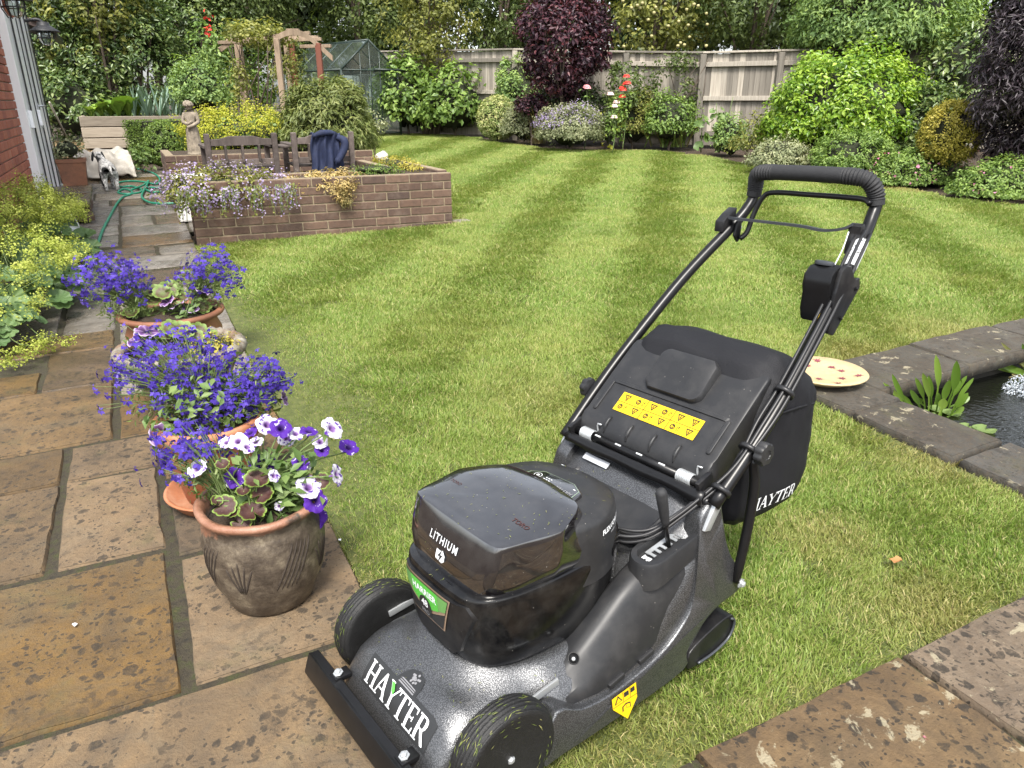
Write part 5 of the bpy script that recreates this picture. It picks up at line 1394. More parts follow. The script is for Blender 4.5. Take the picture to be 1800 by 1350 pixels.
# three pieces meet end to end, so each tube is a part of its own
mp('handle_tube', tube_mesh('handle_tube', Pl[:8], TR, 14, 6), BLACK_PAINT); mp('handle_tube', tube_mesh('handle_tube', Pr[:8], TR, 14, 6), BLACK_PAINT)
gpth = catmull([np.array(p) for p in [Pl[6]] + Pl[7:] + [(-0.07, 1.357, 1.09), (0.06, 1.357, 1.09)] + Pr[7:][::-1] + [Pr[6]]], 14)
rads = []
for p in gpth:
    bend = 0.10 < abs(p[0]) < 0.186 and p[2] > 1.05
    rads.append(GRP)
# ribbed at the bends
gd = np.r_[0, np.cumsum([np.linalg.norm(gpth[i + 1] - gpth[i]) for i in range(len(gpth) - 1)])]
dense_t = np.linspace(0, gd[-1], 360); gp3 = [np.array([np.interp(t, gd, [p[k] for p in gpth]) for k in range(3)]) for t in dense_t]
rads = [GRP + (0.0018 * math.sin(t / 0.0052 * 2 * math.pi * 0.62) if (0.10 < abs(p[0] + 0.006) < 0.19 and p[2] > 1.035) else 0) for t, p in zip(dense_t, gp3)]
mp('foam_grip', tube_mesh('foam_grip', gp3, rads, 20), FOAM_GRIP)
# inner bail: thin tube under the grip
mp('drive_bail', tube_mesh('drive_bail', [(-0.168, 1.318, 0.905), (-0.158, 1.335, 0.925), (-0.152, 1.35, 0.975), (-0.135, 1.36, 1.02), (-0.105, 1.365, 1.035), (0.0, 1.367, 1.036), (0.10, 1.367, 1.036), (0.15, 1.366, 1.034), (0.17, 1.36, 1.025)], 0.0072, 10, 6), BLACK_PAINT)
# flat bar lever in front
bar_p = [(-0.225, 1.306, 0.957), (-0.214, 1.300, 0.963), (-0.15, 1.298, 0.963), (0.02, 1.30, 0.962), (0.09, 1.302, 0.957), (0.14, 1.305, 0.966), (0.163, 1.31, 0.978)]
V, F = [], []
for p in catmull([np.array(q) for q in bar_p], 6):
    for dy, dz in ((-0.009, -0.003), (0.009, -0.004), (0.009, 0.003), (-0.009, 0.004)): V.append((p[0], p[1] + dy, p[2] + dz))
nb = len(V) // 4
for i in range(nb - 1):
    for k in range(4): F.append((i * 4 + k, i * 4 + (k + 1) % 4, i * 4 + 4 + (k + 1) % 4, i * 4 + 4 + k))
F += [(0, 1, 2, 3), tuple(nb * 4 - 4 + k for k in (3, 2, 1, 0))]
mp('brake_lever', mesh('brake_lever', V, F), STEEL_GREY)
mp('lever_bracket', bm_mesh(prism_bm([(1.27, 0.925), (1.325, 0.955), (1.33, 0.99), (1.3, 0.975), (1.272, 0.955)], 0.03, (-0.224, 0, 0), (0, 1, 0), (0, 0, 1), (1, 0, 0), 0.003), 'lever_bracket'), BLACK_MOULD, None, 40)
mp('lever_bracket', bm_mesh(prism_bm([(1.30, 0.915), (1.318, 0.895), (1.328, 0.905), (1.33, 0.955), (1.31, 0.955)], 0.008, (-0.182, 0, 0), (0, 1, 0), (0, 0, 1), (1, 0, 0), 0.002), 'lever_bracket'), BLACK_MOULD, None, 40)
bolt((-0.186, 1.335, 0.935), (1, -0.3, 0.3), 0.006)
mp('lever_bracket', bm_mesh(prism_bm([(1.298, 0.905), (1.33, 0.905), (1.335, 0.955), (1.318, 0.982), (1.302, 0.975), (1.306, 0.955), (1.30, 0.94)], 0.034, (0.152, 0, 0), (0, 1, 0), (0, 0, 1), (1, 0, 0), 0.003), 'lever_bracket'), BLACK_MOULD, None, 40)
mp('white_cable', tube_mesh('white_cable', [(0.156, 1.302, 0.96), (0.157, 1.28, 0.915), (0.16, 1.225, 0.855)], 0.0016, 6, 5), DECAL_WHITE)
mp('white_cable', tube_mesh('white_cable', [(0.165, 1.225, 0.853), (0.172, 1.25, 0.873), (0.182, 1.275, 0.887)], 0.0014, 6, 5), DECAL_WHITE)
# key switch box on the right tube
P0 = np.array([0.212, 1.19, 0.845]); 
bxp = [(1.125, 0.745), (1.15, 0.735), (1.245, 0.84), (1.238, 0.865), (1.222, 0.862), (1.21, 0.87), (1.19, 0.898), (1.165, 0.902), (1.15, 0.89), (1.135, 0.84)]
bxo = mp('switch_box', bm_mesh(prism_bm(bxp, 0.012, (0.222, 0, 0), (0, 1, 0), (0, 0, 1), (1, 0, 0), 0.003), 'switch_box'), BLACK_MOULD, None, 40)
rings = []
for w, k in ((0.15, 0.9), (0.153, 0.97), (0.159, 1.0), (0.215, 1.0), (0.222, 0.98)):
    c = np.array([1.155, 0.83]); q = [(1.135, 0.765), (1.17, 0.765), (1.185, 0.83), (1.19, 0.885), (1.172, 0.9), (1.145, 0.896), (1.128, 0.88), (1.124, 0.855), (1.13, 0.835), (1.128, 0.79)]
    rings.append([(w, *(c + (np.array(p) - c) * k)) for p in q])
mp('switch_case', loft_mesh('switch_case', rings), BLACK_PAINT, bxo, 40)
me = lathe_mesh('switch_dial', [(0.024, 0), (0.026, 0.004), (0.025, 0.009), (0.019, 0.011), (0.0005, 0.0115)], 24); me.transform(Matrix.Translation((0.182, 1.158, 0.897)) @ Matrix.Rotation(R_(-12), 4, 'X') @ Matrix.Diagonal((0.95, 0.6, 1, 1))); mp('switch_dial', me, STEEL_GREY, bxo, 40)
for (s, z) in ((1.222, 0.84), (1.17, 0.775)): bolt((0.2345, s, z), (1, 0, 0), 0.004, bxo, BLACK_PAINT)
# white sticker wrapped on the tube above the box
sp_ = [np.array(p) for p in catmull([np.array(q) for q in Pr], 12)]; sp_ = [p for p in sp_ if 1.235 < p[1] < 1.315]
st_ = mp('tube_sticker', tube_mesh('tube_sticker', sp_, TR + 0.0012, 14), DECAL_WHITE)
V, F = [], []
for k in range(26):
    t = r_.random(); p = sp_[0] * (1 - t) + sp_[-1] * t; a = r_.uniform(2.1, 4.6)
    ax_ = (sp_[-1] - sp_[0]); ax_ /= np.linalg.norm(ax_); u_ = np.cross(ax_, [1, 0, 0]); u_ /= np.linalg.norm(u_); w_ = np.cross(ax_, u_)
    for da, dl in ((-0.12, -0.001), (0.12, -0.001), (0.12, 0.0012), (-0.12, 0.0012)): V.append(p + ax_ * dl + (TR + 0.002) * (math.cos(a + da) * u_ + math.sin(a + da) * w_))
    F.append((4 * k, 4 * k + 1, 4 * k + 2, 4 * k + 3))
mp('sticker_print', mesh('sticker_print', V, F), DECAL_BLACK, st_)
# adjuster knobs
def star_knob(sg):
    me = lathe_mesh('star_knob', [(0.012, 0), (0.017, 0.002), (0.027, 0.006), (0.028, 0.02), (0.025, 0.025), (0.012, 0.026), (0.011, 0.024), (0.0005, 0.024)], 48, True, fn=lambda a, z: 1 - 0.13 * (0.5 + 0.5 * math.cos(a * 7)) ** 2 * (1 if z > 0.004 else 0))
    me.transform(Matrix.Translation((sg * 0.262, 0.838, 0.533)) @ Matrix.Rotation(sg * math.pi / 2, 4, 'Y')); mp('star_knob', me, BLACK_GRAIN, None, 40)
    mp('knob_stem', tube_mesh('knob_stem', [(sg * 0.246, 0.838, 0.533), (sg * 0.264, 0.838, 0.533)], 0.009, 12), BLACK_MOULD)
for sg in (1, -1): star_knob(sg)
# side stay from knob to skirt bolt
for sg in (1, -1):
    V = []; pth = [(sg * 0.256, 0.832, 0.515), (sg * 0.262, 0.84, 0.45), (sg * 0.264, 0.832, 0.36), (sg * 0.264, 0.816, 0.26), (sg * 0.262, 0.812, 0.205)]
    mp('handle_stay', tube_mesh('handle_stay', pth, [0.010, 0.012, 0.012, 0.0115, 0.0085], 10, 6), BLACK_PAINT)
    bolt((sg * 0.2675, 0.822, 0.2), (sg, 0, 0), 0.0085)
# cables clipped along the right tube, looping down to the motor
def cable(off, end, r=0.0042):
    P = []
    for p in [Pr[4], Pr[3], (0.232, 1.05, 0.72), Pr[2], (0.245, 0.88, 0.572)]: P.append(np.array(p) + np.array(off))
    P += [np.array(q) for q in end]
    return tube_mesh('cable', P, r, 8, 7)
mp('cable', cable((-0.014, -0.005, 0.016), [(0.236, 0.79, 0.5), (0.215, 0.725, 0.45), (0.19, 0.66, 0.405), (0.16, 0.60, 0.375), (0.10, 0.565, 0.37), (0.02, 0.575, 0.375)]), CABLE)
mp('cable', cable((0.004, -0.008, 0.02), [(0.245, 0.79, 0.512), (0.224, 0.72, 0.456), (0.196, 0.65, 0.405), (0.165, 0.59, 0.37), (0.11, 0.55, 0.362), (0.03, 0.56, 0.37)]), CABLE)
mp('cable', cable((0.016, 0.0, 0.012), [(0.25, 0.80, 0.51), (0.232, 0.74, 0.46), (0.2, 0.66, 0.40), (0.17, 0.60, 0.36), (0.12, 0.56, 0.345), (0.06, 0.57, 0.36)]), CABLE)
mp('cable', cable((-0.02, 0.01, 0.008), [(0.232, 0.80, 0.505), (0.235, 0.76, 0.46)], 0.0036), CABLE)
for p in (Pr[2], (0.246, 0.83, 0.527), (0.242, 0.745, 0.452)):
    me = lathe_mesh('cable_tie', [(0.018, -0.005), (0.024, -0.005), (0.024, 0.005), (0.018, 0.005)], 14); me.transform(Matrix.Translation(Vector(p) + Vector((0, -0.002, 0.008))) @ Matrix.Rotation(R_(-48), 4, 'X')); mp('cable_tie', me, CABLE)
mp('yellow_marker', tube_mesh('yellow_marker', [(0.208, 1.108, 0.778), (0.207, 1.118, 0.787)], 0.0062, 8), YELLOW)
# loose clippings lying on the machine
n = 260; r_ = np.random.default_rng(8); P = []; Nn = []
for k in range(n):
    u, v = r_.uniform(-0.2, 0.22), r_.uniform(0.06, 0.7)
    best = None
    for bv in (CAP_BVH, COWL_BVH, DECK_BVH, HOUS_BVH):
        loc, nor, _, d = bv.ray_cast(Vector((u, v, 0.9)), Vector((0, 0, -1)))
        if loc is not None and (best is None or loc.z > best[0].z): best = (loc, nor)
    if best: P.append(best[0] + Vector((0, 0, 0.0012))); Nn.append(best[1] if best[1].z > 0 else -best[1])
P, Nn = np.array([tuple(p) for p in P]), np.array([tuple(q) for q in Nn])
o = mp('grass_clippings', leaf_mesh('grass_clippings', P, Nn, r_.normal(size=P.shape), r_.uniform(0.002, 0.010, len(P)), r_.uniform(0.0006, 0.0014, len(P)), 0.5 + 0.5 * r_.random(len(P)), 0.0), CLIPPING)
o['kind'] = 'stuff'
# ================================================================== foliage
def unit(a): return a / (np.linalg.norm(a, axis=-1, keepdims=True) + 1e-9)
def crown_pts(c, rad, n, clumps, cr, seed, shell=(0.72, 1.0), lump=0.16, cut=None, droop=0.0):
    """n leaf positions gathered in clumps over a lumpy ellipsoid"""
    r = np.random.default_rng(seed)
    c, rad = np.asarray(c, float), np.asarray(rad, float)
    d = unit(r.normal(size=(clumps, 3)))
    if cut is not None: d[:, 2] = np.where(d[:, 2] < cut, cut + np.abs(d[:, 2] - cut) * 0.5, d[:, 2]); d = unit(d)
    ph = r.random((5, 3)) * 6.28; fr = r.normal(size=(5, 3)) * 2.2
    b = 1 + lump * np.sin((d[:, None, :] * fr + ph).sum(2)).sum(1) / 1.8
    t = shell[0] + (shell[1] - shell[0]) * r.random(clumps) ** 0.6
    cc = c + d * rad * (b * t)[:, None]
    k = r.integers(0, clumps, n)
    cs = cr * (0.6 + 0.8 * r.random(clumps))
    off = r.normal(size=(n, 3)); off = unit(off) * (r.random((n, 1)) ** 0.5)
    pos = cc[k] + off * cs[k][:, None]
    nrm = unit(d[k] * 0.55 + off * 0.75 + np.array([0, 0, 0.55]) + r.normal(size=(n, 3)) * 0.45)
    axis = unit(d[k] * 0.5 + off * 0.8 + np.array([0, 0, 0.1 - droop]) + r.normal(size=(n, 3)) * 0.5)
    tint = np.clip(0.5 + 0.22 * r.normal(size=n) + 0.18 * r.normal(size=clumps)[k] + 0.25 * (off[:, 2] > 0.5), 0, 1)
    return pos, nrm, axis, tint
def foliage(name, c, rad, mat, leaf, parent, seed, n=None, cover=1.6, aspect=0.5, clumps=None, cr=None, shell=(0.72, 1.0), lump=0.16, cut=None, droop=0.0, fold=0.25, pull=None, floor=True):
    A = 4 * math.pi * ((rad[0] * rad[1]) ** 1.6 / 3 + (rad[0] * rad[2]) ** 1.6 / 3 + (rad[1] * rad[2]) ** 1.6 / 3) ** (1 / 1.6)
    if n is None: n = int(np.clip(A * cover / (leaf * leaf * aspect * 0.5), 300, 30000))
    cr = cr or max(leaf * 2.2, 0.22 * min(rad))
    clumps = clumps or int(np.clip(A / (cr * cr * 1.1), 12, 900))
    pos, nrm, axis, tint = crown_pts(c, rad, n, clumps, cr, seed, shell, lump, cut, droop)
    if floor: pos[:, 2] = np.maximum(pos[:, 2], hgt(pos[:, 0], pos[:, 1]) + 0.01 + 0.04 * rng.random(len(pos)))
    r = np.random.default_rng(seed + 1)
    L = leaf * (0.65 + 0.7 * r.random(n))
    return link(name, leaf_mesh(name, pos, nrm, axis, L, L * aspect * (0.8 + 0.4 * r.random(n)), tint, fold), mat, parent)
def box_px(box, d):
    x0, x1, y0, y1 = box
    c = dep((x0 + x1) / 2, (y0 + y1) / 2, d); k = mpp(c)
    return c, (x1 - x0) / 2 * k, (y1 - y0) / 2 * k
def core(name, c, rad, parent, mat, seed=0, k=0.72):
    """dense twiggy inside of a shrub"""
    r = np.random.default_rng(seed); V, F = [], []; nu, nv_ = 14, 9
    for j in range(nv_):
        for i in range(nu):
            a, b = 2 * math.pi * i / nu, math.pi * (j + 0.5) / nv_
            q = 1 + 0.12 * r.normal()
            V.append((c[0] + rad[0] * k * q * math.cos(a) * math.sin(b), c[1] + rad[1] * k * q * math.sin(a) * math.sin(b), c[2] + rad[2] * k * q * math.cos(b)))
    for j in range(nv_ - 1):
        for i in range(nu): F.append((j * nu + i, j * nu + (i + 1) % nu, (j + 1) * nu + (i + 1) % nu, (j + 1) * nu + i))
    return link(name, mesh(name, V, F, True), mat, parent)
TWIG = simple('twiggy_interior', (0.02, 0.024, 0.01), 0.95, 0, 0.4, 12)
def limbs(parent, base, top, spread, seed, r0=0.08, n=7, mat=None, name='trunk'):
    """tapered trunk with limbs reaching into the crown, one mesh"""
    r = np.random.default_rng(seed); V, F = [], []
    base, top = np.asarray(base, float), np.asarray(top, float)
    mid = base * 0.55 + top * 0.45 + np.r_[r.normal(size=2) * 0.08, 0]
    pts = catmull([base - [0, 0, 0.1], base * 0.8 + mid * 0.2, mid, top], 5)
    tube_geo(pts, list(np.linspace(r0, r0 * 0.35, len(pts))), 8, True, V, F)
    for k in range(n):
        t = 0.35 + 0.6 * r.random(); p = pts[int(t * (len(pts) - 1))]
        e = top + unit(r.normal(size=3)) * np.array(spread) * 0.75; e[2] = max(e[2], p[2] + 0.1)
        m_ = (p + e) / 2 + np.array([0, 0, 0.12 * np.linalg.norm(e - p)])
        q = catmull([p, m_, e], 5); tube_geo(q, list(np.linspace(r0 * 0.4, r0 * 0.08, len(q))), 6, True, V, F)
    return link(name, mesh(name, V, F, True), mat or STEM_BROWN, parent)
SEED = [100]
def nseed(): SEED[0] += 7; return SEED[0]
def tree(name, label, box, d, mat, leaf, group=None, r0=0.12, cover=1.4, cat='tree', lump=0.2, depthk=0.8, n=None, aspect=0.5, trunk_px=None, shell=(0.6, 1.0), crn=None, droop=0.0):
    c, rx, rz = box_px(box, d)
    bx, by = (dep(trunk_px, 200, d)[:2] if trunk_px else c[:2])
    base = (bx, by, float(hgt(bx, by)))
    t = thing(name, base, label, cat, group)
    limbs(t, base, c, (rx, rx * depthk, rz), nseed(), r0)
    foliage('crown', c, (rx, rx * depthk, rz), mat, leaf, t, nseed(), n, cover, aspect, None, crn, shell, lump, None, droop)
    return t
def bush(name, label, box, mat, leaf, d=None, cat='shrub', group=None, cover=1.6, aspect=0.5, depthk=0.85, incore=True, shell=(0.75, 1.0), lump=0.12, n=None, droop=0.0, cut=-0.35, crn=None, base_z=None, fold=0.25, corek=0.7):
    x0, x1, y0, y1 = box
    if d is None: d = float(G((x0 + x1) / 2, y1)[:2] @ Fh[:2])
    c, rx, rz = box_px(box, d)
    c = c + np.r_[Fh[:2] * rx * depthk * 0.6, 0]
    z0 = float(hgt(c[0], c[1])) if base_z is None else base_z
    t = thing(name, (c[0], c[1], z0), label, cat, group)
    rad = (rx, rx * depthk, rz)
    limbs(t, (c[0], c[1], z0), c, rad, nseed(), max(0.012, rx * 0.05), 8, None, 'stems')
    if incore: core('inner_growth', c, rad, t, TWIG, nseed(), corek)
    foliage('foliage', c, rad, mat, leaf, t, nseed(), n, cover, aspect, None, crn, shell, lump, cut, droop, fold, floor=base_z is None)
    return t, c, rad

# ---- trees behind the garden
BT = 'trees behind the garden'
far = [(-140, 150, -260, 150, 27), (90, 400, -280, 130, 28), (330, 640, -260, 120, 29), (560, 860, -280, 130, 30), (800, 1080, -260, 130, 29), (1020, 1320, -280, 130, 27), (1260, 1560, -260, 120, 26), (1500, 1800, -270, 110, 25), (1740, 2010, -250, 150, 23)]
fl = ['tall dark tree at the far left behind the house corner', 'tall dark tree behind the left hedge', 'tall dark tree behind the pergola', 'tall dark tree behind the greenhouse roof', 'tall dark tree left of and behind the purple-leaved tree', 'tall dark tree behind the apple tree', 'tall dark tree behind the right end of the fence', 'tall dark tree behind the feathery shrub', 'tall dark tree at the far right behind the dark lacy maple']
for b, l in zip(far, fl): tree('dark_tree', l, b[:4], b[4], L_DARK, 0.26, BT, 0.2, 1.15, lump=0.22, n=18000, shell=(0.3, 1.0))
tree('yellowing_tree', 'light green tree with orange-tinged leaves above the left hedge', (70, 250, -120, 90), 17, L_OLIVE, 0.11, BT, cover=1.0)
tree('broadleaf_tree', 'mid green broadleaf tree rising behind the pergola vines', (300, 560, -150, 115), 20, L_TREE, 0.10, BT, cover=1.2)
tree('broadleaf_tree', 'grey-green tree above the greenhouse ridge', (520, 740, -160, 96), 22, L_TREE, 0.11, BT, cover=1.1)
mt = tree('multi_stem_tree', 'slender olive green multi-stemmed tree in front of the fence beside the greenhouse', (672, 838, -150, 112), 18.6, L_OLIVE, 0.09, None, 0.05, 0.9, shell=(0.35, 1.0))
for k in range(5):
    a = G(745 + 6 * k, 236); b = dep(720 + 22 * k, 40, 18.6)
    link('stem', tube_mesh('stem', [a, (a * 0.5 + b * 0.5) + np.array([0.05 * (k - 2), 0, 0]), b], [0.045, 0.035, 0.015], 7, 5), STEM_BROWN, mt)
tree('broadleaf_tree', 'dark green tree between the slender tree and the purple tree', (800, 960, -150, 100), 22, L_TREE, 0.11, BT, cover=1.1)
at_ = tree('apple_tree', 'apple tree with small pale fruit overhanging the fence', (1060, 1260, -140, 100), 17.0, L_OLIVE, 0.10, None, 0.12, 1.0, shell=(0.4, 1.0))
for k in range(26):
    p = dep(rnd.uniform(1090, 1250), rnd.uniform(0, 85), 15.4 + rnd.random())
    me = lathe_mesh('apple', [(0.004, -0.03), (0.024, -0.024), (0.034, 0.0), (0.028, 0.022), (0.008, 0.028)], 8, True, tuple(p)); link('apple', me, simple('apple_skin', (0.4, 0.36, 0.16), 0.4) if k == 0 else MATS['apple_skin'], at_)
tree('broadleaf_tree', 'dark leafy tree over the fence right of the apple tree', (1210, 1460, -150, 96), 17.6, L_TREE, 0.10, BT, cover=1.2)
# ---- left hedge of laurel
HG = 'laurel hedge behind the house corner'
for b, d, l in (((30, 215, -30, 235), 17.0, 'tall dark laurel bush right beside the house corner'), ((150, 330, -10, 225), 17.6, 'tall dark laurel bush in the middle of the left hedge'), ((270, 440, -60, 190), 19, 'tall dark laurel bush behind the pergola post')):
    tree('laurel', l, b, d, L_LAUREL, 0.10, HG, 0.09, 1.7, 'shrub', 0.14, 0.6, aspect=0.42, shell=(0.6, 1.0))
bush('dark_shrub', 'dark shrub filling the foot of the hedge behind the gravel', (56, 175, 120, 246), L_LAUREL, 0.1, 16.2)
bush('pale_shrub', 'pale green shrub behind the leeks below the pergola', (298, 392, 108, 208), L_FEATHER, 0.07, 15.5, cover=1.4)
# ---- back border, left to right
bush('leafy_shrub', 'broad bush with large mid green leaves in front of the greenhouse end', (652, 772, 112, 238), L_MID, 0.12, None, aspect=0.6)
bush('leafy_shrub', 'second broad bush with large leaves, left of the variegated ball', (742, 852, 122, 241), L_MID, 0.12, None, aspect=0.6)
bush('feathery_shrub', 'fine-leaved green shrub between the variegated ball and the purple tree', (868, 960, 108, 215), L_FEATHER, 0.07, 17.0)
bush('variegated_ball', 'clipped round shrub of cream-edged leaves at the lawn edge', (838, 910, 172, 248), L_VARIEG, 0.035, None, shell=(0.93, 1.0), lump=0.03, cut=-0.6, crn=0.05, cover=2.2, corek=0.76)
pt = tree('purple_tree', 'small dark purple-leaved tree in front of the fence', (910, 1078, -24, 168), 15.2, L_PURPLE, 0.085, None, 0.05, 1.9, trunk_px=1003, shell=(0.55, 1.0), lump=0.1)
bush('purple_shrub', 'low dark purple shrub left below the purple tree', (905, 965, 166, 205), L_PURPLE, 0.06, 15.4)
bush('dark_shrub', 'dark green shrub in the shade below the purple tree', (935, 1080, 150, 240), L_DARK, 0.08, 15.6)
bush('grey_shrub', 'silvery shrub with mauve haze at the lawn edge left of the grass clump', (885, 955, 185, 252), L_GREY, 0.045, None, cover=1.3)
b_, c_, r_ = bush('catmint', 'grey-green catmint mound with mauve spikes at the lawn edge', (945, 1065, 190, 266), L_GREY, 0.04, None, cover=1.3)
foliage('flowers', c_ + np.array([0, 0, 0.05]), np.array(r_) * 1.03, MAUVE, 0.035, b_, nseed(), 1500, shell=(0.95, 1.05), cut=0.0)
bush('olive_shrub', 'upright yellow-green shrub between the yellow flowers and the strap leaves', (1083, 1152, 163, 258), L_OLIVE, 0.05, None, cover=1.4, lump=0.06)
b_, c_, r_ = bush('yellow_flowered_shrub', 'narrow dark shrub dotted with bright yellow flowers', (1056, 1090, 182, 261), L_TREE, 0.05, None, cover=1.3)
foliage('flowers', c_, np.array(r_) * 1.08, YELLOW_FLOWER, 0.07, b_, nseed(), 46, aspect=0.9, shell=(0.95, 1.05))
bush('tall_shrub', 'tall thin dark green growth behind the red rose against the fence', (1070, 1135, 112, 215), L_TREE, 0.07, 14.9, incore=False, cover=0.9)
bush('wispy_shrub', 'wispy bronze shrub at the foot of the fence left of the big green bush', (1290, 1362, 200, 290), L_OLIVE, 0.05, None, incore=False, cover=0.5)
bush('grey_shrub', 'low grey-green shrub at the lawn edge left of the big bright bush', (1322, 1432, 248, 306), L_GREY, 0.04, None, cover=1.4)
bush('bright_evergreen', 'very large bright green glossy bush on the right', (1358, 1692, 92, 306), L_BRIGHT, 0.075, 11.6, aspect=0.5, depthk=0.7, cover=2.0, lump=0.13, crn=0.17)
bush('feathery_tree', 'tall feathery light green shrub behind the big bright bush', (1420, 1740, -110, 160), L_FEATHER, 0.085, 14.2, aspect=0.45, cover=1.8, lump=0.18, base_z=0.4)
bush('yellow_green_shrub', 'small yellow-green bush in front of the big bright bush', (1440, 1592, 236, 322), L_MID, 0.04, None, cover=1.6)
bush('dark_shrub', 'dark leafy shrub between the bright bush and the golden ball', (1590, 1700, 150, 320), L_LAUREL, 0.07, 11.4)
bush('laurel', 'dark leafy shrub closing the gap between fence end and lacy maple', (1630, 1800, 40, 260), L_LAUREL, 0.1, 13.0)
bush('golden_ball', 'clipped golden ball shrub on the right', (1630, 1742, 182, 290), L_GOLD, 0.032, 9.7, shell=(0.94, 1.0), lump=0.03, cut=-0.6, crn=0.05, cover=4.0, corek=0.66, n=14000)
t_ = tree('lace_maple', 'dark purple lacy maple at the right edge of the picture', (1716, 1990, -110, 320), 9.4, L_ACER, 0.085, None, 0.06, 1.1, 'tree', 0.24, 0.7, aspect=0.2, droop=0.45, shell=(0.4, 1.02), n=42000)
b_, c_, r_ = bush('cranesbill', 'low mound of cranesbill dotted with pink flowers along the right lawn edge', (1528, 1742, 264, 352), L_MID, 0.04, 9.9, 'flowers', cover=1.3, depthk=0.5)
foliage('flowers', c_, np.array(r_) * 1.04, PINK, 0.04, b_, nseed(), 160, aspect=0.9, shell=(0.97, 1.04), cut=-0.2)
b_, c_, r_ = bush('cranesbill', 'low mound of cranesbill under the dark lacy maple at the right edge', (1680, 1930, 285, 372), L_MID, 0.04, 8.9, 'flowers', cover=1.3, depthk=0.5)
foliage('flowers', c_, np.array(r_) * 1.04, PINK, 0.035, b_, nseed(), 90, aspect=0.9, shell=(0.97, 1.04), cut=-0.2)

# ---- strap leaves, grass clumps
def blades_mesh(name, base, n, length, width, spread, seed, bend=0.5, up=1.0, rbase=0.05):
    r = np.random.default_rng(seed); V, F, T = [], [], []
    for k in range(n):
        a = r.random() * 6.283; o = np.array([math.cos(a), math.sin(a), 0]); L = length * (0.55 + 0.5 * r.random()); sp = spread * (0.2 + r.random())
        b = np.asarray(base) + o * rbase * r.random() ; sd = np.array([-o[1], o[0], 0]); w = width * (0.7 + 0.5 * r.random()); ti = r.random(); i0 = len(V)
        for j, t in enumerate((0, 0.3, 0.6, 0.85, 1.0)):
            p = b + o * L * sp * (t + bend * t * t) + np.array([0, 0, 1]) * L * up * (t - bend * sp * t ** 3 * 0.9)
            ww = w * (0.8, 1.0, 0.85, 0.5, 0.0)[j] * 0.5
            if j < 4: V += [p - sd * ww, p + sd * ww]; T += [ti, ti]
            else: V.append(p); T.append(ti)
        for j in range(3): F.append((i0 + 2 * j, i0 + 2 * j + 1, i0 + 2 * j + 3, i0 + 2 * j + 2))
        F.append((i0 + 6, i0 + 7, i0 + 8))
    me = mesh(name, V, F); fattr(me, 'tint', T); return me
P = G(945, 252); t_ = thing('ornamental_grass', P, 'straw-coloured ornamental grass clump at the lawn edge', 'grass clump'); k = mpp(P)
link('blades', blades_mesh('blades', P, 130, 75 * k, 0.012, 0.45, nseed(), 0.6, 1.0, 0.22), L_STRAW, t_)
P = G(1180, 258); t_ = thing('daylily_clump', P, 'clump of arching green strap leaves at the lawn edge', 'plant'); k = mpp(P)
for i in range(70):
    link('leaf', blades_mesh('leaf', P + np.r_[rng.normal(0, 0.16, 2), 0], 1, 64 * k, 0.035, 0.6, nseed(), 0.75), L_MID if i % 4 else L_STRAW, t_)
P = G(1248, 268); t_ = thing('hollyhock', P, 'hollyhock with big round pale leaves against the fence', 'plant'); k = mpp(P)
def round_leaf(name, r, lobes, seed, cup=0.15, depth_=0.18, rings=5, seg=28, notch=True, ruffle=0.04, pleat=0.0):
    rr = np.random.default_rng(seed); V = [(0, 0, 0)]; rad = [0.0]; F = []
    ph = rr.random() * 6.28
    for i in range(1, rings + 1):
        q = i / rings
        for j in range(seg):
            a = 2 * math.pi * j / seg
            edge = 1 - depth_ * 1.3 * q * (1 - abs(math.sin(a * lobes / 2)) ** 0.8) if lobes else 1
            if notch:
                da = abs(((a + math.pi) % (2 * math.pi)) - math.pi); edge *= 1 - 0.75 * q * math.exp(-(da / 0.16) ** 2)
            R0 = r * q * edge
            z = cup * r * q * q + ruffle * r * q * q * math.sin(3 * a + ph) + pleat * r * q * math.cos(a * lobes)
            V.append((R0 * math.cos(a), R0 * math.sin(a), z)); rad.append(q)
    for j in range(seg): F.append((0, 1 + j, 1 + (j + 1) % seg))
    for i in range(rings - 1):
        for j in range(seg): a = 1 + i * seg + j; b = 1 + i * seg + (j + 1) % seg; F.append((a, a + seg, b + seg, b))
    me = mesh(name, V, F, True); fattr(me, 'rad', rad); fattr(me, 'tint', [rr.random()] * len(V)); return me
def face_matrix(p, n, roll=0.0, s=1.0):
    q = Vector((0, 0, 1)).rotation_difference(Vector(n)).to_matrix().to_4x4()
    return Matrix.Translation(Vector(p)) @ q @ Matrix.Rotation(roll, 4, 'Z') @ Matrix.Scale(s, 4)
def put(name, me, mat, parent, M):
    """an object sharing mesh data, placed by world matrix under its thing"""
    o = bpy.data.objects.new(name, me); C.objects.link(o)
    if mat is not None and not me.materials: me.materials.append(mat)
    o.parent = parent; o.matrix_parent_inverse = Matrix.Translation(-Vector(parent.location)) if parent.rotation_euler[:] == (0, 0, 0) else parent.matrix_basis.inverted()
    o.matrix_basis = M
    return o
RLH = [round_leaf('leaf', 1.0, 5, 50 + i, 0.2, 0.12, 3, 16) for i in range(3)]
for m_ in RLH: m_.materials.append(LEAF_SOFT)
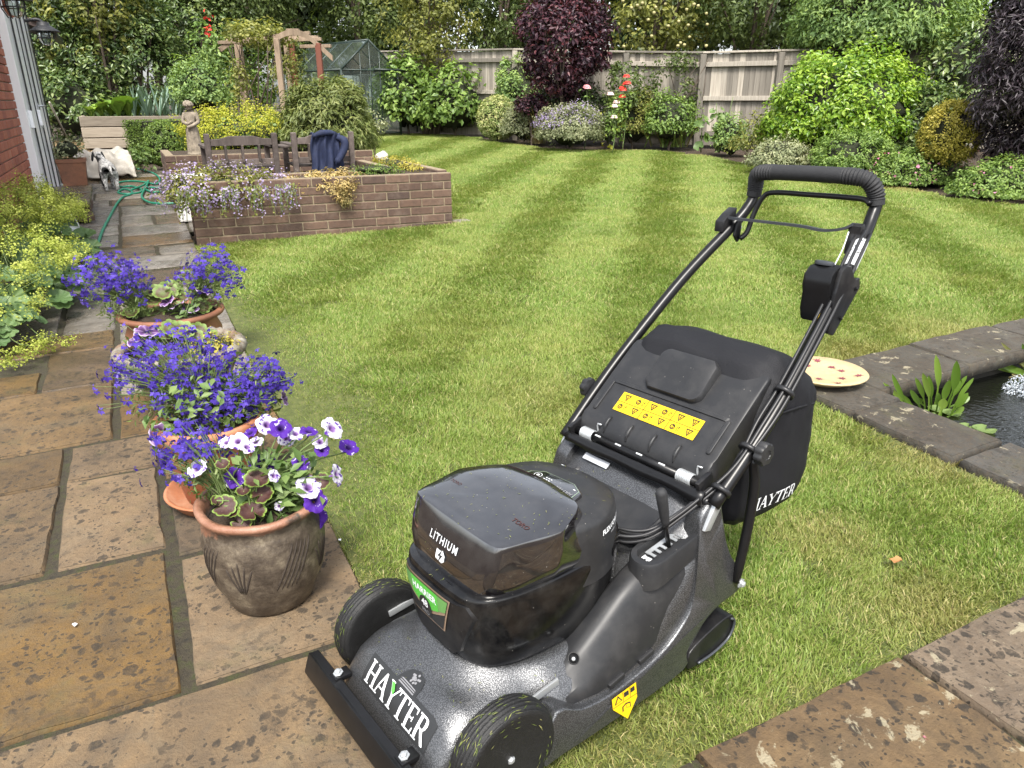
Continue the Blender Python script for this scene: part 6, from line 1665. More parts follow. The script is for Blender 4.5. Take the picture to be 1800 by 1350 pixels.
for i in range(5):
    b = P + np.r_[rng.normal(0, 0.1, 2), 0]; tp = b + np.array([rng.normal(0, 0.06), rng.normal(0, 0.06), (60 + 35 * rnd.random()) * k])
    link('stalk', tube_mesh('stalk', [b, (b + tp) / 2 + rng.normal(0, 0.02, 3), tp], [0.012, 0.009, 0.005], 6, 3), STEM, t_)
    for j in range(9):
        q = b + (tp - b) * (0.12 + 0.85 * rnd.random()); o = unit(np.array([rng.normal(), rng.normal() - 0.4, 0.0])); s = 0.09 * (1.2 - 0.6 * (q[2] - b[2]) / (tp[2] - b[2]))
        put('leaf', RLH[j % 3], None, t_, face_matrix(q + o * 0.1, unit(o * 0.7 + np.array([0, -0.3, 0.6]) + rng.normal(0, 0.2, 3)), rnd.random() * 6.28, s))
# ---- roses
def rose(px, py, d, mat, label, n, size=0.06, foot=250, spread=0.06):
    p = dep(px, py, d); b = np.r_[p[:2], float(hgt(p[0], p[1]))]
    t = thing('rose', b, label, 'flower')
    link('stem', tube_mesh('stem', [b, (b + p) / 2 + np.array([0.05, 0, 0]), p], [0.008, 0.007, 0.005], 6, 4), STEM, t)
    for i in range(n):
        q = p + rng.normal(0, spread, 3) * np.array([0.7, 0.5, 1.3]) * (i > 0)
        V, F = [], []
        for ring in range(4):
            for j in range(7):
                a = 6.283 * j / 7 + ring * 0.4; rr = size * (0.95, 0.8, 0.55, 0.25)[ring]; z = size * (-0.3, 0.15, 0.38, 0.42)[ring]
                V.append(q + np.array([rr * math.cos(a), rr * math.sin(a), z]))
        for ring in range(3):
            for j in range(7): F.append((ring * 7 + j, ring * 7 + (j + 1) % 7, ring * 7 + 7 + (j + 1) % 7, ring * 7 + 7 + j))
        F.append(tuple(21 + j for j in range(7))); F.append(tuple(reversed(range(7))))
        link('bloom', mesh('bloom', V, F, False), mat, t)
    foliage('leaves', (b + p) / 2 + np.array([0, 0, 0.15]), (0.16, 0.16, 0.42), L_MID, 0.07, t, nseed(), 120, shell=(0.3, 1))
    return t
bush('leafy_shrub', 'loose green shrub behind the strap leaves at the fence foot', (1135, 1232, 168, 256), L_MID, 0.06, 14.6, cover=1.0)
bush('leafy_shrub', 'small green shrub right of the hollyhock at the fence foot', (1258, 1318, 206, 280), L_FEATHER, 0.05, 13.6, cover=1.0)
rose(1031, 152, 14.6, ROSE_PINK, 'pink rose bloom in front of the purple tree', 2, 0.075, spread=0.05)
rose(1100, 147, 14.3, ROSE_RED, 'tall scarlet rose spire in front of the fence', 6, 0.07, spread=0.1)
rose(1080, 186, 13.8, ROSE_PALE, 'pale pink rose cluster above the yellow-flowered shrub', 4, 0.07, spread=0.09)
# ================================================================== fence
FH = thing('fence', G(1100, 250), 'weathered close-boarded timber fence along the back of the garden', 'fence')
fd = [(600, 20.0), (690, 19.4), (800, 18.4), (905, 17.4), (1100, 15.9), (1235, 15.35), (1372, 15.0), (1520, 14.8), (1640, 14.7), (1950, 14.5)]
def fpt(px, py=90): return dep(px, py, float(np.interp(px, [q[0] for q in fd], [q[1] for q in fd])))
ftop = lambda px: float(np.interp(px, [600, 690, 905, 1060, 1235, 1430, 1640, 1950], [92, 91, 87, 91, 93, 88, 84, 78]))
posts = [(620, 0), (765, 0), (905, 0), (1100, 0), (1235, 0), (1372, 0), (1515, 0), (1640, 0), (1780, 0), (1920, 0)]
pk = [fpt(p[0], ftop(p[0])) for p in posts]
bmesh_board = {}
def hbox(name, a, b, w, h, mat, parent, bev=0.004):
    """a beam of section w (depth) x h from a to b"""
    a, b = np.asarray(a, float), np.asarray(b, float); d = b - a; L = np.linalg.norm(d); x = d / L
    up = np.array([0, 0, 1.0]); y = np.cross(up, x)
    if np.linalg.norm(y) < 1e-3: y = np.array([0, 1.0, 0]); 
    y /= np.linalg.norm(y); z = np.cross(x, y)
    me = box_mesh(name, (0, 0, 0), (L, w, h), None, bev, 1)
    o = link(name, me, mat, parent)
    M = Matrix(((x[0], y[0], z[0], (a[0] + b[0]) / 2), (x[1], y[1], z[1], (a[1] + b[1]) / 2), (x[2], y[2], z[2], (a[2] + b[2]) / 2), (0, 0, 0, 1)))
    o.matrix_basis = M
    return o
def vpost(name, base, top, w, mat, parent, bev=0.006):
    me = box_mesh(name, (0, 0, 0), (w, w, top[2] - base[2]), None, bev, 1); o = link(name, me, mat, parent)
    o.matrix_basis = Matrix.Translation(((base[0] + top[0]) / 2, (base[1] + top[1]) / 2, (base[2] + top[2]) / 2)) @ Matrix.Rotation(-YAW, 4, 'Z'); return o
nrm_f = None
for i in range(len(pk) - 1):
    a, b = pk[i], pk[i + 1]; d = b - a; d[2] = 0; L = np.linalg.norm(d[:2]); x = d / L; y = np.array([x[1], -x[0], 0])   # towards the garden
    if y @ Fh > 0: y = -y
    za, zb = float(hgt(*a[:2])), float(hgt(*b[:2]))
    nb = int(L / 0.098)
    ang = math.atan2(x[1], x[0])
    bme = None
    for k in range(nb):
        t = (k + 0.5) / nb; p = a + (b - a) * t; zg = za + (zb - za) * t + 0.17; hh = p[2] - 0.02 - zg - rnd.random() * 0.012
        if bme is None: bme = box_mesh('board', (0, 0, 0), (0.108, 0.016, 1.0), None, 0.0, 1); bme.materials.append(FENCE_WOOD)
        o = put('board', bme, None, FH, Matrix.Translation((p[0], p[1], zg + hh / 2)) @ Matrix.Rotation(ang, 4, 'Z') @ Matrix.Rotation(R_(7), 4, 'Z') @ Matrix.Diagonal((1, 1, hh, 1)))
    hbox('cap_rail', a + y * 0.01 + np.array([0, 0, 0.005]), b + y * 0.01 + np.array([0, 0, 0.005]), 0.11, 0.035, FENCE_WOOD, FH)
    for dz, fr_ in ((0.21, 0), (None, 0.48), (None, 0.86)):
        pa = a - np.array([0, 0, dz if dz else (a[2] - za) * fr_]); pb = b - np.array([0, 0, dz if dz else (b[2] - zb) * fr_])
        hbox('rail', pa + y * 0.045, pb + y * 0.045, 0.06, 0.085, FENCE_WOOD, FH)
    hbox('gravel_board', np.r_[a[:2], za + 0.09] + y * 0.012, np.r_[b[:2], zb + 0.09] + y * 0.012, 0.03, 0.16, FENCE_WOOD, FH)
for p in pk:
    q = p + np.r_[-Fh[:2] * 0.075, 0]; vpost('post', np.r_[q[:2], float(hgt(*q[:2])) - 0.2], q + np.array([0, 0, -0.03]), 0.115, FENCE_WOOD, FH)
# climber on the fence
cl = thing('climber', fpt(1190, 200), 'straggly green climber trained over the fence panel behind the strap leaves', 'climber')
for k in range(9):
    a = G(1190 + rnd.uniform(-40, 40), 245); b = fpt(1190 + rnd.uniform(-60, 60), rnd.uniform(92, 150)) + np.r_[-Fh[:2] * 0.14, 0]; a = np.r_[b[:2] * 0.3 + fpt(1190 + rnd.uniform(-30, 30), 240)[:2] * 0.7 - Fh[:2] * 0.12, 0.5]
    link('vine', tube_mesh('vine', [a, (a + b) / 2 + rng.normal(0, 0.1, 3) * [1, 0.2, 1], b], [0.012, 0.009, 0.004], 6, 4), STEM_BROWN, cl)
for (x0, x1, y0, y1, n) in ((1150, 1255, 88, 130, 420), (1110, 1180, 110, 165, 260), (1185, 1240, 140, 200, 320), (1120, 1160, 165, 205, 150)):
    c, rx, rz = box_px((x0, x1, y0, y1), 15.25); foliage('leaves', c, (rx, 0.13, rz), L_TREE, 0.07, cl, nseed(), n, shell=(0.1, 1.0))
# ================================================================== greenhouse
bush('laurel', 'dark laurel bush behind the greenhouse', (500, 730, 60, 240), L_LAUREL, 0.13, 22.0)
gd = 18.2
def gp_(px, py, d=gd): return dep(px, py, d)
GHc = gp_(640, 170); GH = thing('greenhouse', np.r_[GHc[:2], float(hgt(*GHc[:2]))], 'small green-framed glass greenhouse behind the pergola', 'greenhouse')
gb = float(hgt(*GHc[:2]))
# gable end faces right of the camera; local axes: a along the gable, b along the ridge (back-left)
e0 = gp_(603, 170, 17.0); e1 = gp_(702, 170, 18.0)
A_ = unit((e1 - e0) * [1, 1, 0]); Wg = np.linalg.norm((e1 - e0)[:2]); B_ = np.array([-A_[1], A_[0], 0]); 
if B_ @ Rr > 0: B_ = -B_
e0 = np.r_[e0[:2], gb]; Lg = 2.6
eave = gp_(603, 122, 17.0)[2]; ridge = gp_(650, 70, 17.5)[2]
def gq(a, b, z): return e0 + A_ * a + B_ * b + np.array([0, 0, z - gb])
def bar_(name, p, q, r=0.017): return link(name, tube_mesh(name, [p, q], r, 4), GREEN_METAL, GH)
def pane_(pts): return link('pane', mesh('pane', pts, [tuple(range(len(pts)))]), GLASS, GH)
for b in (0, Lg):
    for a in (0, Wg): bar_('corner_post', gq(a, b, gb), gq(a, b, eave), 0.025)
    bar_('rafter', gq(0, b, eave), gq(Wg / 2, b, ridge), 0.022); bar_('rafter', gq(Wg, b, eave), gq(Wg / 2, b, ridge), 0.022); bar_('tie_bar', gq(0, b, eave), gq(Wg, b, eave))
    for a in (0.33, 0.5, 0.67): bar_('glazing_bar', gq(Wg * a, b, gb), gq(Wg * a, b, eave + (ridge - eave) * (1 - abs(a - 0.5) * 2)), 0.014)
    bar_('brace', gq(0, b, eave - 0.02), gq(Wg * 0.33, b, gb + 0.4), 0.01)
bar_('ridge_bar', gq(Wg / 2, 0, ridge), gq(Wg / 2, Lg, ridge), 0.025)
for a in (0, Wg):
    bar_('eave_bar', gq(a, 0, eave), gq(a, Lg, eave), 0.022); bar_('sill_bar', gq(a, 0, gb + 0.05), gq(a, Lg, gb + 0.05), 0.022)
    for k in range(1, 4):
        b = Lg * k / 4; bar_('glazing_bar', gq(a, b, gb), gq(a, b, eave), 0.013); bar_('glazing_bar', gq(a, b, eave), gq(Wg / 2, b, ridge), 0.013)
    for k in range(4):
        b0, b1 = Lg * k / 4 + 0.01, Lg * (k + 1) / 4 - 0.01
        pane_([gq(a, b0, gb + 0.06), gq(a, b1, gb + 0.06), gq(a, b1, eave), gq(a, b0, eave)]); pane_([gq(a, b0, eave + 0.005), gq(a, b1, eave + 0.005), gq(Wg / 2, b1, ridge), gq(Wg / 2, b0, ridge)])
for k, (a0, a1) in enumerate(((0, 0.33), (0.33, 0.5), (0.5, 0.67), (0.67, 1.0))):
    zt = lambda a: eave + (ridge - eave) * (1 - abs(a - 0.5) * 2)
    for b in (0, Lg): pane_([gq(Wg * a0, b, gb + 0.05), gq(Wg * a1, b, gb + 0.05), gq(Wg * a1, b, zt(a1) - 0.01), gq(Wg * a0, b, zt(a0) - 0.01)])
# sliding door rail and open door at the right of the gable
dr = [gq(Wg * 0.55, -0.06, eave + 0.02), gq(Wg * 1.3, -0.06, eave + 0.02)]
bar_('door_rail', dr[0], dr[1], 0.025)
for a in (0.95, 1.28): bar_('door_frame', gq(Wg * a, -0.07, gb + 0.05), gq(Wg * a, -0.07, eave), 0.016)
bar_('door_frame', gq(Wg * 0.95, -0.07, gb + 0.9), gq(Wg * 1.28, -0.07, gb + 0.9), 0.014)
# ================================================================== pergola
pd = 12.6
PG = thing('pergola', np.r_[dep(490, 200, pd)[:2], float(hgt(*dep(490, 200, pd)[:2]))], 'weathered timber pergola arch overgrown with climbers', 'pergola')
def pgp(px, py, d=pd): return dep(px, py, d)
def pergola_post(px, ytop, d, mat, w=0.1):
    t = pgp(px, ytop, d); b = np.r_[t[:2], float(hgt(*t[:2])) - 0.1]; return vpost('post', b, t, w, mat, PG)
pergola_post(418, 74, 13.4, PERGOLA_WOOD, 0.11); pergola_post(486, 68, 11.9, PERGOLA_WOOD, 0.08); pergola_post(502, 72, 13.2, PERGOLA_WOOD, 0.07); pergola_post(512, 76, 13.3, PERGOLA_RED, 0.09); pergola_post(559, 76, 12.4, PERGOLA_RED, 0.085)
# curved braces and roof battens
arch = [pgp(482, 70, 12.0), pgp(500, 60, 12.05), pgp(520, 57, 12.15), pgp(540, 64, 12.3), pgp(560, 80, 12.4), pgp(585, 103, 12.5)]
V = []; pts = catmull(arch, 5)
V, F = [], []
for p in pts:
    for dx, dz in ((-0.022, -0.04), (0.022, -0.04), (0.022, 0.04), (-0.022, 0.04)): V.append(p + Fh * dx + np.array([0, 0, dz]))
n_ = len(pts)
for i in range(n_ - 1):
    for k in range(4): F.append((4 * i + k, 4 * i + (k + 1) % 4, 4 * i + 4 + (k + 1) % 4, 4 * i + 4 + k))
F += [(0, 1, 2, 3), (4 * n_ - 1, 4 * n_ - 2, 4 * n_ - 3, 4 * n_ - 4)]
link('arch_beam', mesh('arch_beam', V, F), PERGOLA_WOOD, PG)
for (x0, y0, x1, y1, d0, d1) in ((384, 75, 440, 73, 12.9, 13.2), (470, 66, 500, 62, 12.6, 12.3), (504, 54, 526, 54, 12.3, 12.3), (528, 60, 545, 58, 12.5, 12.5), (490, 71, 565, 69, 13.0, 13.0), (528, 82, 582, 81, 12.8, 12.8), (470, 64, 560, 66, 13.4, 13.4), (400, 72, 500, 66, 13.5, 13.3)):
    hbox('batten', pgp(x0, y0, d0), pgp(x1, y1, d1), 0.09, 0.05, PERGOLA_WOOD, PG)
hbox('brace', pgp(386, 88, 12.9), pgp(402, 76, 13.0), 0.06, 0.07, PERGOLA_WOOD, PG)
vn = thing('climber', np.r_[pgp(430, 190, 13.2)[:2], float(hgt(*pgp(430, 190, 13.2)[:2]))], 'leafy yellow-green climber smothering the left side of the pergola', 'climber')
for k in range(10):
    a = np.r_[pgp(425 + rnd.uniform(-12, 22), 195, 13.2)[:2], 0.38]; b = pgp(rnd.uniform(395, 500), rnd.uniform(55, 80), 13.2)
    link('vine', tube_mesh('vine', [a, a * 0.6 + b * 0.4 + rng.normal(0, 0.12, 3), b], [0.022, 0.015, 0.006], 6, 5), STEM_BROWN, vn)
for (x0, x1, y0, y1, n, m_) in ((385, 480, 38, 84, 900, L_OLIVE), (425, 520, 48, 84, 700, L_OLIVE), (370, 412, 70, 140, 500, L_FEATHER), (395, 450, 95, 200, 900, L_MID), (440, 486, 90, 200, 800, L_MID), (500, 535, 72, 160, 700, L_TREE), (335, 400, 45, 110, 500, L_FEATHER)):
    c, rx, rz = box_px((x0, x1, y0, y1), 14.0); foliage('leaves', c, (rx, rx * 0.7, rz), m_, 0.075, vn, nseed(), n, shell=(0.2, 1.0))
for (x0, x1, y0, y1, n) in ((400, 470, 44, 78, 500), (440, 515, 50, 78, 420), (404, 436, 90, 190, 420), (476, 496, 72, 150, 160), (500, 528, 70, 150, 320)):
    c, rx, rz = box_px((x0, x1, y0, y1), 12.5); foliage('leaves', c, (rx, 0.2, rz), L_OLIVE, 0.06, vn, nseed(), n, shell=(0.2, 1.0))
for i, (px, py) in enumerate(((365, 30), (366, 50), (363, 58))):
    p = dep(px, py, 12.6); link('runner_bean_flower', leaf_mesh('runner_bean_flower', p + rng.normal(0, 0.03, (8, 3)), rng.normal(size=(8, 3)), rng.normal(size=(8, 3)), 0.06, 0.04, 0.5, 0.2), ROSE_RED, vn)
# ================================================================== raised timber bed with chard and leeks
c0, c1 = G(156, 262), G(224, 264); bz = float(c0[2]); xa, xb = c0[0], 3.2; yf = c0[1]
bzt = dep(150, 204, float(c0[:2] @ Fh[:2]))[2]
RB = thing('raised_bed', (xa, yf, bz), 'raised vegetable bed of wide grey timber planks', 'planter')
hgt_p = (bzt - bz) / 3
for k in range(3):
    hbox('plank', (xa - 0.06 + 0.03 * k * 0, yf, bz + hgt_p * (k + 0.5)), (xb, yf, bz + hgt_p * (k + 0.5)), 0.05, hgt_p - 0.014, BED_WOOD, RB, 0.008)
    hbox('plank', (xa - 0.03, yf + 0.03, bz + hgt_p * (k + 0.5)), (xa - 0.03, yf + 1.9, bz + hgt_p * (k + 0.5)), 0.05, hgt_p - 0.014, BED_WOOD, RB, 0.008)
link('bed_soil', box_mesh('bed_soil', ((xa + xb) / 2, yf + 0.95, (bz + bzt) / 2 - 0.04), (xb - xa - 0.05, 1.8, bzt - bz)), SOIL, RB)
for i, (px, w_) in enumerate(((160, 26), (178, 30), (196, 34), (208, 40), (226, 46), (240, 34))):
    p = onY(px, 200, yf + 0.25 + 0.15 * (i % 3)); p[2] = bzt - 0.02
    t_ = thing('chard_plant', p, ['pale green chard at the left corner of the raised bed', 'low leafy chard, second from the left in the raised bed', 'bright green chard, third from the left in the raised bed', 'leafy chard left of the tallest one in the raised bed', 'tallest crinkled green chard in the raised bed', 'chard standing right before the leeks'][i], 'vegetable', 'chard in the raised bed')
    k = mpp(p)
    for j in range(14):
        a = rnd.random() * 6.28; o = np.array([math.cos(a), math.sin(a), 0]); L = w_ * k * (0.55 + 0.5 * rnd.random()); tip = p + o * L * 0.45 + np.array([0, 0, L])
        V, F = [], []
        sd = np.array([-o[1], o[0], 0.0])
        for q in range(7):
            t = q / 6; c = p + (tip - p) * t + o * 0.15 * L * t * t - np.array([0, 0, 0.2 * L * t ** 3]); ww = L * 0.28 * math.sin(math.pi * min(1, max(0.04, (t - 0.15) / 0.85))) ** 0.7 + 0.008
            wob = 0.03 * L * math.sin(q * 2.6 + j)
            V += [c - sd * ww + np.array([0, 0, wob + ww * 0.25]), c, c + sd * ww + np.array([0, 0, -wob + ww * 0.25])]
        for q in range(6): b = 3 * q; F += [(b, b + 1, b + 4, b + 3), (b + 1, b + 2, b + 5, b + 4)]
        me = mesh('leaf', V, F, True); fattr(me, 'tint', [rnd.random()] * len(V)); link('leaf', me, CHARD, t_)
for i in range(12):
    px = 236 + i * 7.5; p = onY(px, 200, yf + 0.3 + 0.35 * (i % 3)); p[2] = bzt - 0.02; k = mpp(p)
    t_ = thing('leek', p, 'leek with upright blue-green leaves, ' + ['first', 'second', 'third', 'fourth', 'fifth', 'sixth', 'seventh', 'eighth', 'ninth', 'tenth', 'eleventh', 'twelfth'][i] + ' from the left in the raised bed', 'vegetable', 'leeks in the raised bed')
    for j in range(7): link('leaf', blades_mesh('leaf', p, 1, 60 * k, 0.05, 0.42, nseed(), 0.3, 1.0, 0.02), LEEK, t_)
# gravel patch behind the tarp
bm = bmesh.new(); A = [G(*q) for q in ((112, 262), (160, 250), (165, 285), (110, 290))]
gv = []
A = np.array([A[0], A[1], A[2], A[3]]); x0, y0 = A[:, 0].min() - 0.3, A[:, 1].min() - 0.2; x1, y1 = A[:, 0].max() + 0.4, A[:, 1].max() + 1.2
n = 9000; px_ = rng.uniform(x0, x1, n); py_ = rng.uniform(y0, y1, n); pz_ = hgt(px_, py_) - 0.04
T0 = np.array([[1, 1, 1], [1, -1, -1], [-1, 1, -1], [-1, -1, 1]]) * 0.6
V = np.zeros((n, 4, 3)); sc_ = rng.uniform(0.006, 0.014, n)
for j in range(4):
    jj = T0[j] + rng.normal(0, 0.3, (n, 3)); V[:, j] = np.stack([px_, py_, pz_ + 0.008], 1) + jj * sc_[:, None]
i = np.arange(n) * 4; gme = fast_mesh('gravel', V.reshape(-1, 3), np.concatenate([np.stack(q, 1) for q in ((i, i + 1, i + 2), (i, i + 3, i + 1), (i, i + 2, i + 3), (i + 1, i + 3, i + 2))]))
tag(link('gravel', gme, GRAVEL), 'patch of golden gravel beside the raised bed', 'gravel', None, 'stuff')
# ================================================================== house corner
HX = -0.86
cbot = onX(107, 328, HX); yc = cbot[1]; zb = 0.2
fL, fR = onX(66, 347, HX)[1], onX(100, 331, HX)[1]
HOUSE = thing('house', (HX, yc, zb), 'red brick house corner with a folded white door', 'house')
bl, bh, gp2 = 0.215, 0.065, 0.010
bkm = box_mesh('brick', (0, 0, 0), (0.03, bl, bh), None, 0.004, 1); bkm.materials.append(BRICK_RED)
bkh = box_mesh('brick', (0, 0, 0), (0.03, 0.1025, bh), None, 0.004, 1); bkh.materials.append(BRICK_RED)
ztop_h = 2.75
link('wall_core', box_mesh('wall_core', (HX - 0.16, (yc + fR) / 2 + 0.0, (ztop_h - 0.3) / 2), (0.29, yc - fR - 0.01, ztop_h + 0.3)), MORTAR_RED, HOUSE)
ys_ = fL - 3.6
link('wall_core', box_mesh('wall_core', (HX - 0.16, (ys_ + fL) / 2, (ztop_h - 0.3) / 2), (0.29, fL - ys_ - 0.01, ztop_h + 0.3)), MORTAR_RED, HOUSE)
def brick_face(y0, y1, z0, z1):
    nrow = int((z1 - z0) / (bh + gp2))
    for r in range(nrow):
        z = z0 + r * (bh + gp2) + bh / 2; y = y1 - (0 if r % 2 else 0.1125)
        first = True
        if r % 2 == 0: put('brick', bkh, None, HOUSE, Matrix.Translation((HX - 0.012 + rnd.gauss(0, 0.001), y1 - 0.05, z)))
        y = y1 - (0.1125 if r % 2 == 0 else 0)
        while y - bl > y0 - 0.02:
            put('brick', bkm, None, HOUSE, Matrix.Translation((HX - 0.012 + rnd.gauss(0, 0.001), y - bl / 2, z))); y -= bl + gp2
        if y - 0.1025 > y0 - 0.03: put('brick', bkh, None, HOUSE, Matrix.Translation((HX - 0.012, y - 0.051, z)))
brick_face(fR + 0.01, yc, zb + 0.02, 2.7)
brick_face(max(ys_, fL - 2.6), fL - 0.02, zb - 0.05, 2.3)
# end wall of the corner
for r in range(33):
    z = zb + 0.02 + r * (bh + gp2) + bh / 2
    put('brick', bkm, None, HOUSE, Matrix.Translation((HX - 0.11, yc - 0.002, z)) @ Matrix.Rotation(math.pi / 2, 4, 'Z'))
# brick pier nearer the camera
pz = thing('unused', (0, 0, 0), 'x', 'x'); bpy.data.objects.remove(pz)
# folded white door leaves standing in the opening
dz0, dz1 = zb + 0.1, 2.45
nl = 5
for k in range(nl):
    y0 = fL + (fR - fL) * k / nl + 0.03; y1 = fL + (fR - fL) * (k + 1) / nl - 0.03
    lf = link('door_leaf', box_mesh('door_leaf', (HX + 0.02 + 0.012 * (k % 2), (y0 + y1) / 2, (dz0 + dz1) / 2), (0.09, y1 - y0, dz1 - dz0), None, 0.006, 2), WHITE_PVC, HOUSE)
    link('gasket', box_mesh('gasket', (HX + 0.078, y1 - 0.05, (dz0 + dz1) / 2), (0.012, 0.05, dz1 - dz0 - 0.02)), BLACK_GASKET, lf)
    if k in (0, 2):
        zc = 1.1
        link('hinge', box_mesh('hinge', (HX + 0.08, (y0 + y1) / 2, zc), (0.03, 0.09, 0.16), None, 0.006), WHITE_PVC, lf)
hd = link('door_handle', tube_mesh('door_handle', [(HX + 0.06, fL + (fR - fL) * 0.55, 1.22), (HX + 0.12, fL + (fR - fL) * 0.55, 1.22), (HX + 0.125, fL + (fR - fL) * 0.55 + 0.13, 1.22)], 0.011, 8, 3), ZINC, HOUSE)
link('handle_plate', box_mesh('handle_plate', (HX + 0.075, fL + (fR - fL) * 0.55, 1.12), (0.012, 0.035, 0.26), None, 0.004), ZINC, hd)
link('door_sill', box_mesh('door_sill', (HX + 0.11, (fL + fR) / 2 + 0.05, zb + 0.07), (0.26, fR - fL + 0.25, 0.05), None, 0.008), WHITE_PVC, HOUSE)
# eaves: a little tiled roof beyond the corner
RF = link('roof', box_mesh('roof', (HX - 0.15, yc + 1.9, 2.30), (0.5, 2.2, 0.06), Matrix.Rotation(R_(20), 3, 'Y')), simple('roof_underlay', (0.05, 0.035, 0.03), 0.9), HOUSE)
link('annex_wall', box_mesh('annex_wall', (HX - 0.35, yc + 1.9, 1.2), (0.3, 2.0, 2.1)), simple('annex_render', (0.12, 0.06, 0.045), 0.9), HOUSE)
tm = box_mesh('roof_tile', (0, 0, 0), (0.2, 0.16, 0.014), None, 0.003, 1); tm.materials.append(_brick('roof_tile_clay', [(0.1, 0.065, 0.055), (0.15, 0.09, 0.07), (0.12, 0.1, 0.085)]))
for i in range(13):
    for j in range(4):
        put('roof_tile', tm, None, RF and HOUSE, Matrix.Translation((HX + 0.1 - 0.125 * j, yc + 0.85 + 0.165 * i + 0.08 * (j % 2), 2.25 + 0.046 * j + 0.006)) @ Matrix.Rotation(R_(16), 4, 'Y'))
link('gutter', tube_mesh('gutter', [(HX + 0.2, yc + 0.75, 2.17), (HX + 0.2, yc + 3.0, 2.17)], 0.05, 10), BLACK_METAL, HOUSE)
# bulkhead lanterns
def lantern(p, label, arm):
    t = thing('wall_lantern', p, label, 'lamp', 'black wall lanterns on the house')
    link('shade', lathe_mesh('shade', [(0.02, 0.14), (0.06, 0.135), (0.065, 0.10), (0.075, 0.095), (0.155, 0.045), (0.16, 0.035), (0.15, 0.035), (0.07, 0.08)], 20, True, tuple(p)), BLACK_METAL, t)
    link('glass', lathe_mesh('glass', [(0.065, 0.06), (0.075, 0.02), (0.072, -0.05), (0.05, -0.095), (0.01, -0.11)], 16, True, tuple(p)), GLASS, t)
    for k in range(6):
        a = 6.283 * k / 6; link('cage_bar', tube_mesh('cage_bar', [(p[0] + 0.085 * math.cos(a), p[1] + 0.085 * math.sin(a), p[2] + 0.06), (p[0] + 0.085 * math.cos(a), p[1] + 0.085 * math.sin(a), p[2] - 0.04), (p[0] + 0.05 * math.cos(a), p[1] + 0.05 * math.sin(a), p[2] - 0.11)], 0.005, 5), BLACK_METAL, t)
    for zz in (0.03, -0.03):
        P_ = [(p[0] + 0.088 * math.cos(a), p[1] + 0.088 * math.sin(a), p[2] + zz) for a in np.linspace(0, 6.283, 20)]; link('cage_ring', tube_mesh('cage_ring', P_, 0.005, 5), BLACK_METAL, t)
    q = np.array(p); link('arm', tube_mesh('arm', [q + [0, 0, 0.13], q + [-0.06, 0, 0.16], q + np.array(arm)], 0.018, 8, 3), BLACK_METAL, t)
    me = lathe_mesh('mount', [(0.05, 0), (0.05, 0.03), (0.02, 0.04)], 14); me.transform(Matrix.Translation(q + np.array(arm) - [0.03, 0, 0]) @ Matrix.Rotation(math.pi / 2, 4, 'Y')); link('mount', me, BLACK_METAL, t)
p = onX(80, 62, HX + 0.25); lantern(tuple(p), 'black caged wall lantern on the house corner beside the hedge', (-0.23, 0, 0.13))
p = onX(22, 6, HX + 0.22); lantern(tuple(p), 'black caged wall lantern over the white door, cut by the picture edge', (-0.2, 0, 0.13))
# ---- stone step at the door
sA, sB, sC = G(116, 348), G(178, 348), G(165, 392)
sx0, sx1, sy0, sy1 = -0.80, -0.40, G(160, 392)[1] - 0.05, G(178, 352)[1] - 0.15
sz = float(hgt(-0.6, (sy0 + sy1) / 2))
STP = thing('door_step', (-0.6, (sy0 + sy1) / 2, sz), 'low stone step on a brick base below the white door', 'step')
for (a, b) in ((sy0, sy0 + (sy1 - sy0) * 0.48), (sy0 + (sy1 - sy0) * 0.49, sy1)):
    me = slab_mesh(sx0, sx1, a, b, top=0.2, th=0.05); link('tread', me, SANDSTONE, STP)
rb = box_mesh('riser_brick', (0, 0, 0), (0.03, 0.215, 0.07), None, 0.004, 1); rb.materials.append(BRICK_BROWN)
for r in range(2):
    y = sy0 + 0.13
    while y < sy1 - 0.1: put('riser_brick', rb, None, STP, Matrix.Translation((sx1 - 0.045, y, sz + 0.04 + 0.08 * r))); y += 0.225
    for x in (sx0 + 0.1, sx0 + 0.31): put('riser_brick', rb, None, STP, Matrix.Translation((x - 0.02 * r, sy0 + 0.04, sz + 0.04 + 0.08 * r)) @ Matrix.Rotation(math.pi / 2, 4, 'Z'))
link('step_core', box_mesh('step_core', ((sx0 + sx1) / 2, (sy0 + sy1) / 2, sz + 0.07), (sx1 - sx0 - 0.1, sy1 - sy0 - 0.1, 0.14)), MORTAR, STP)

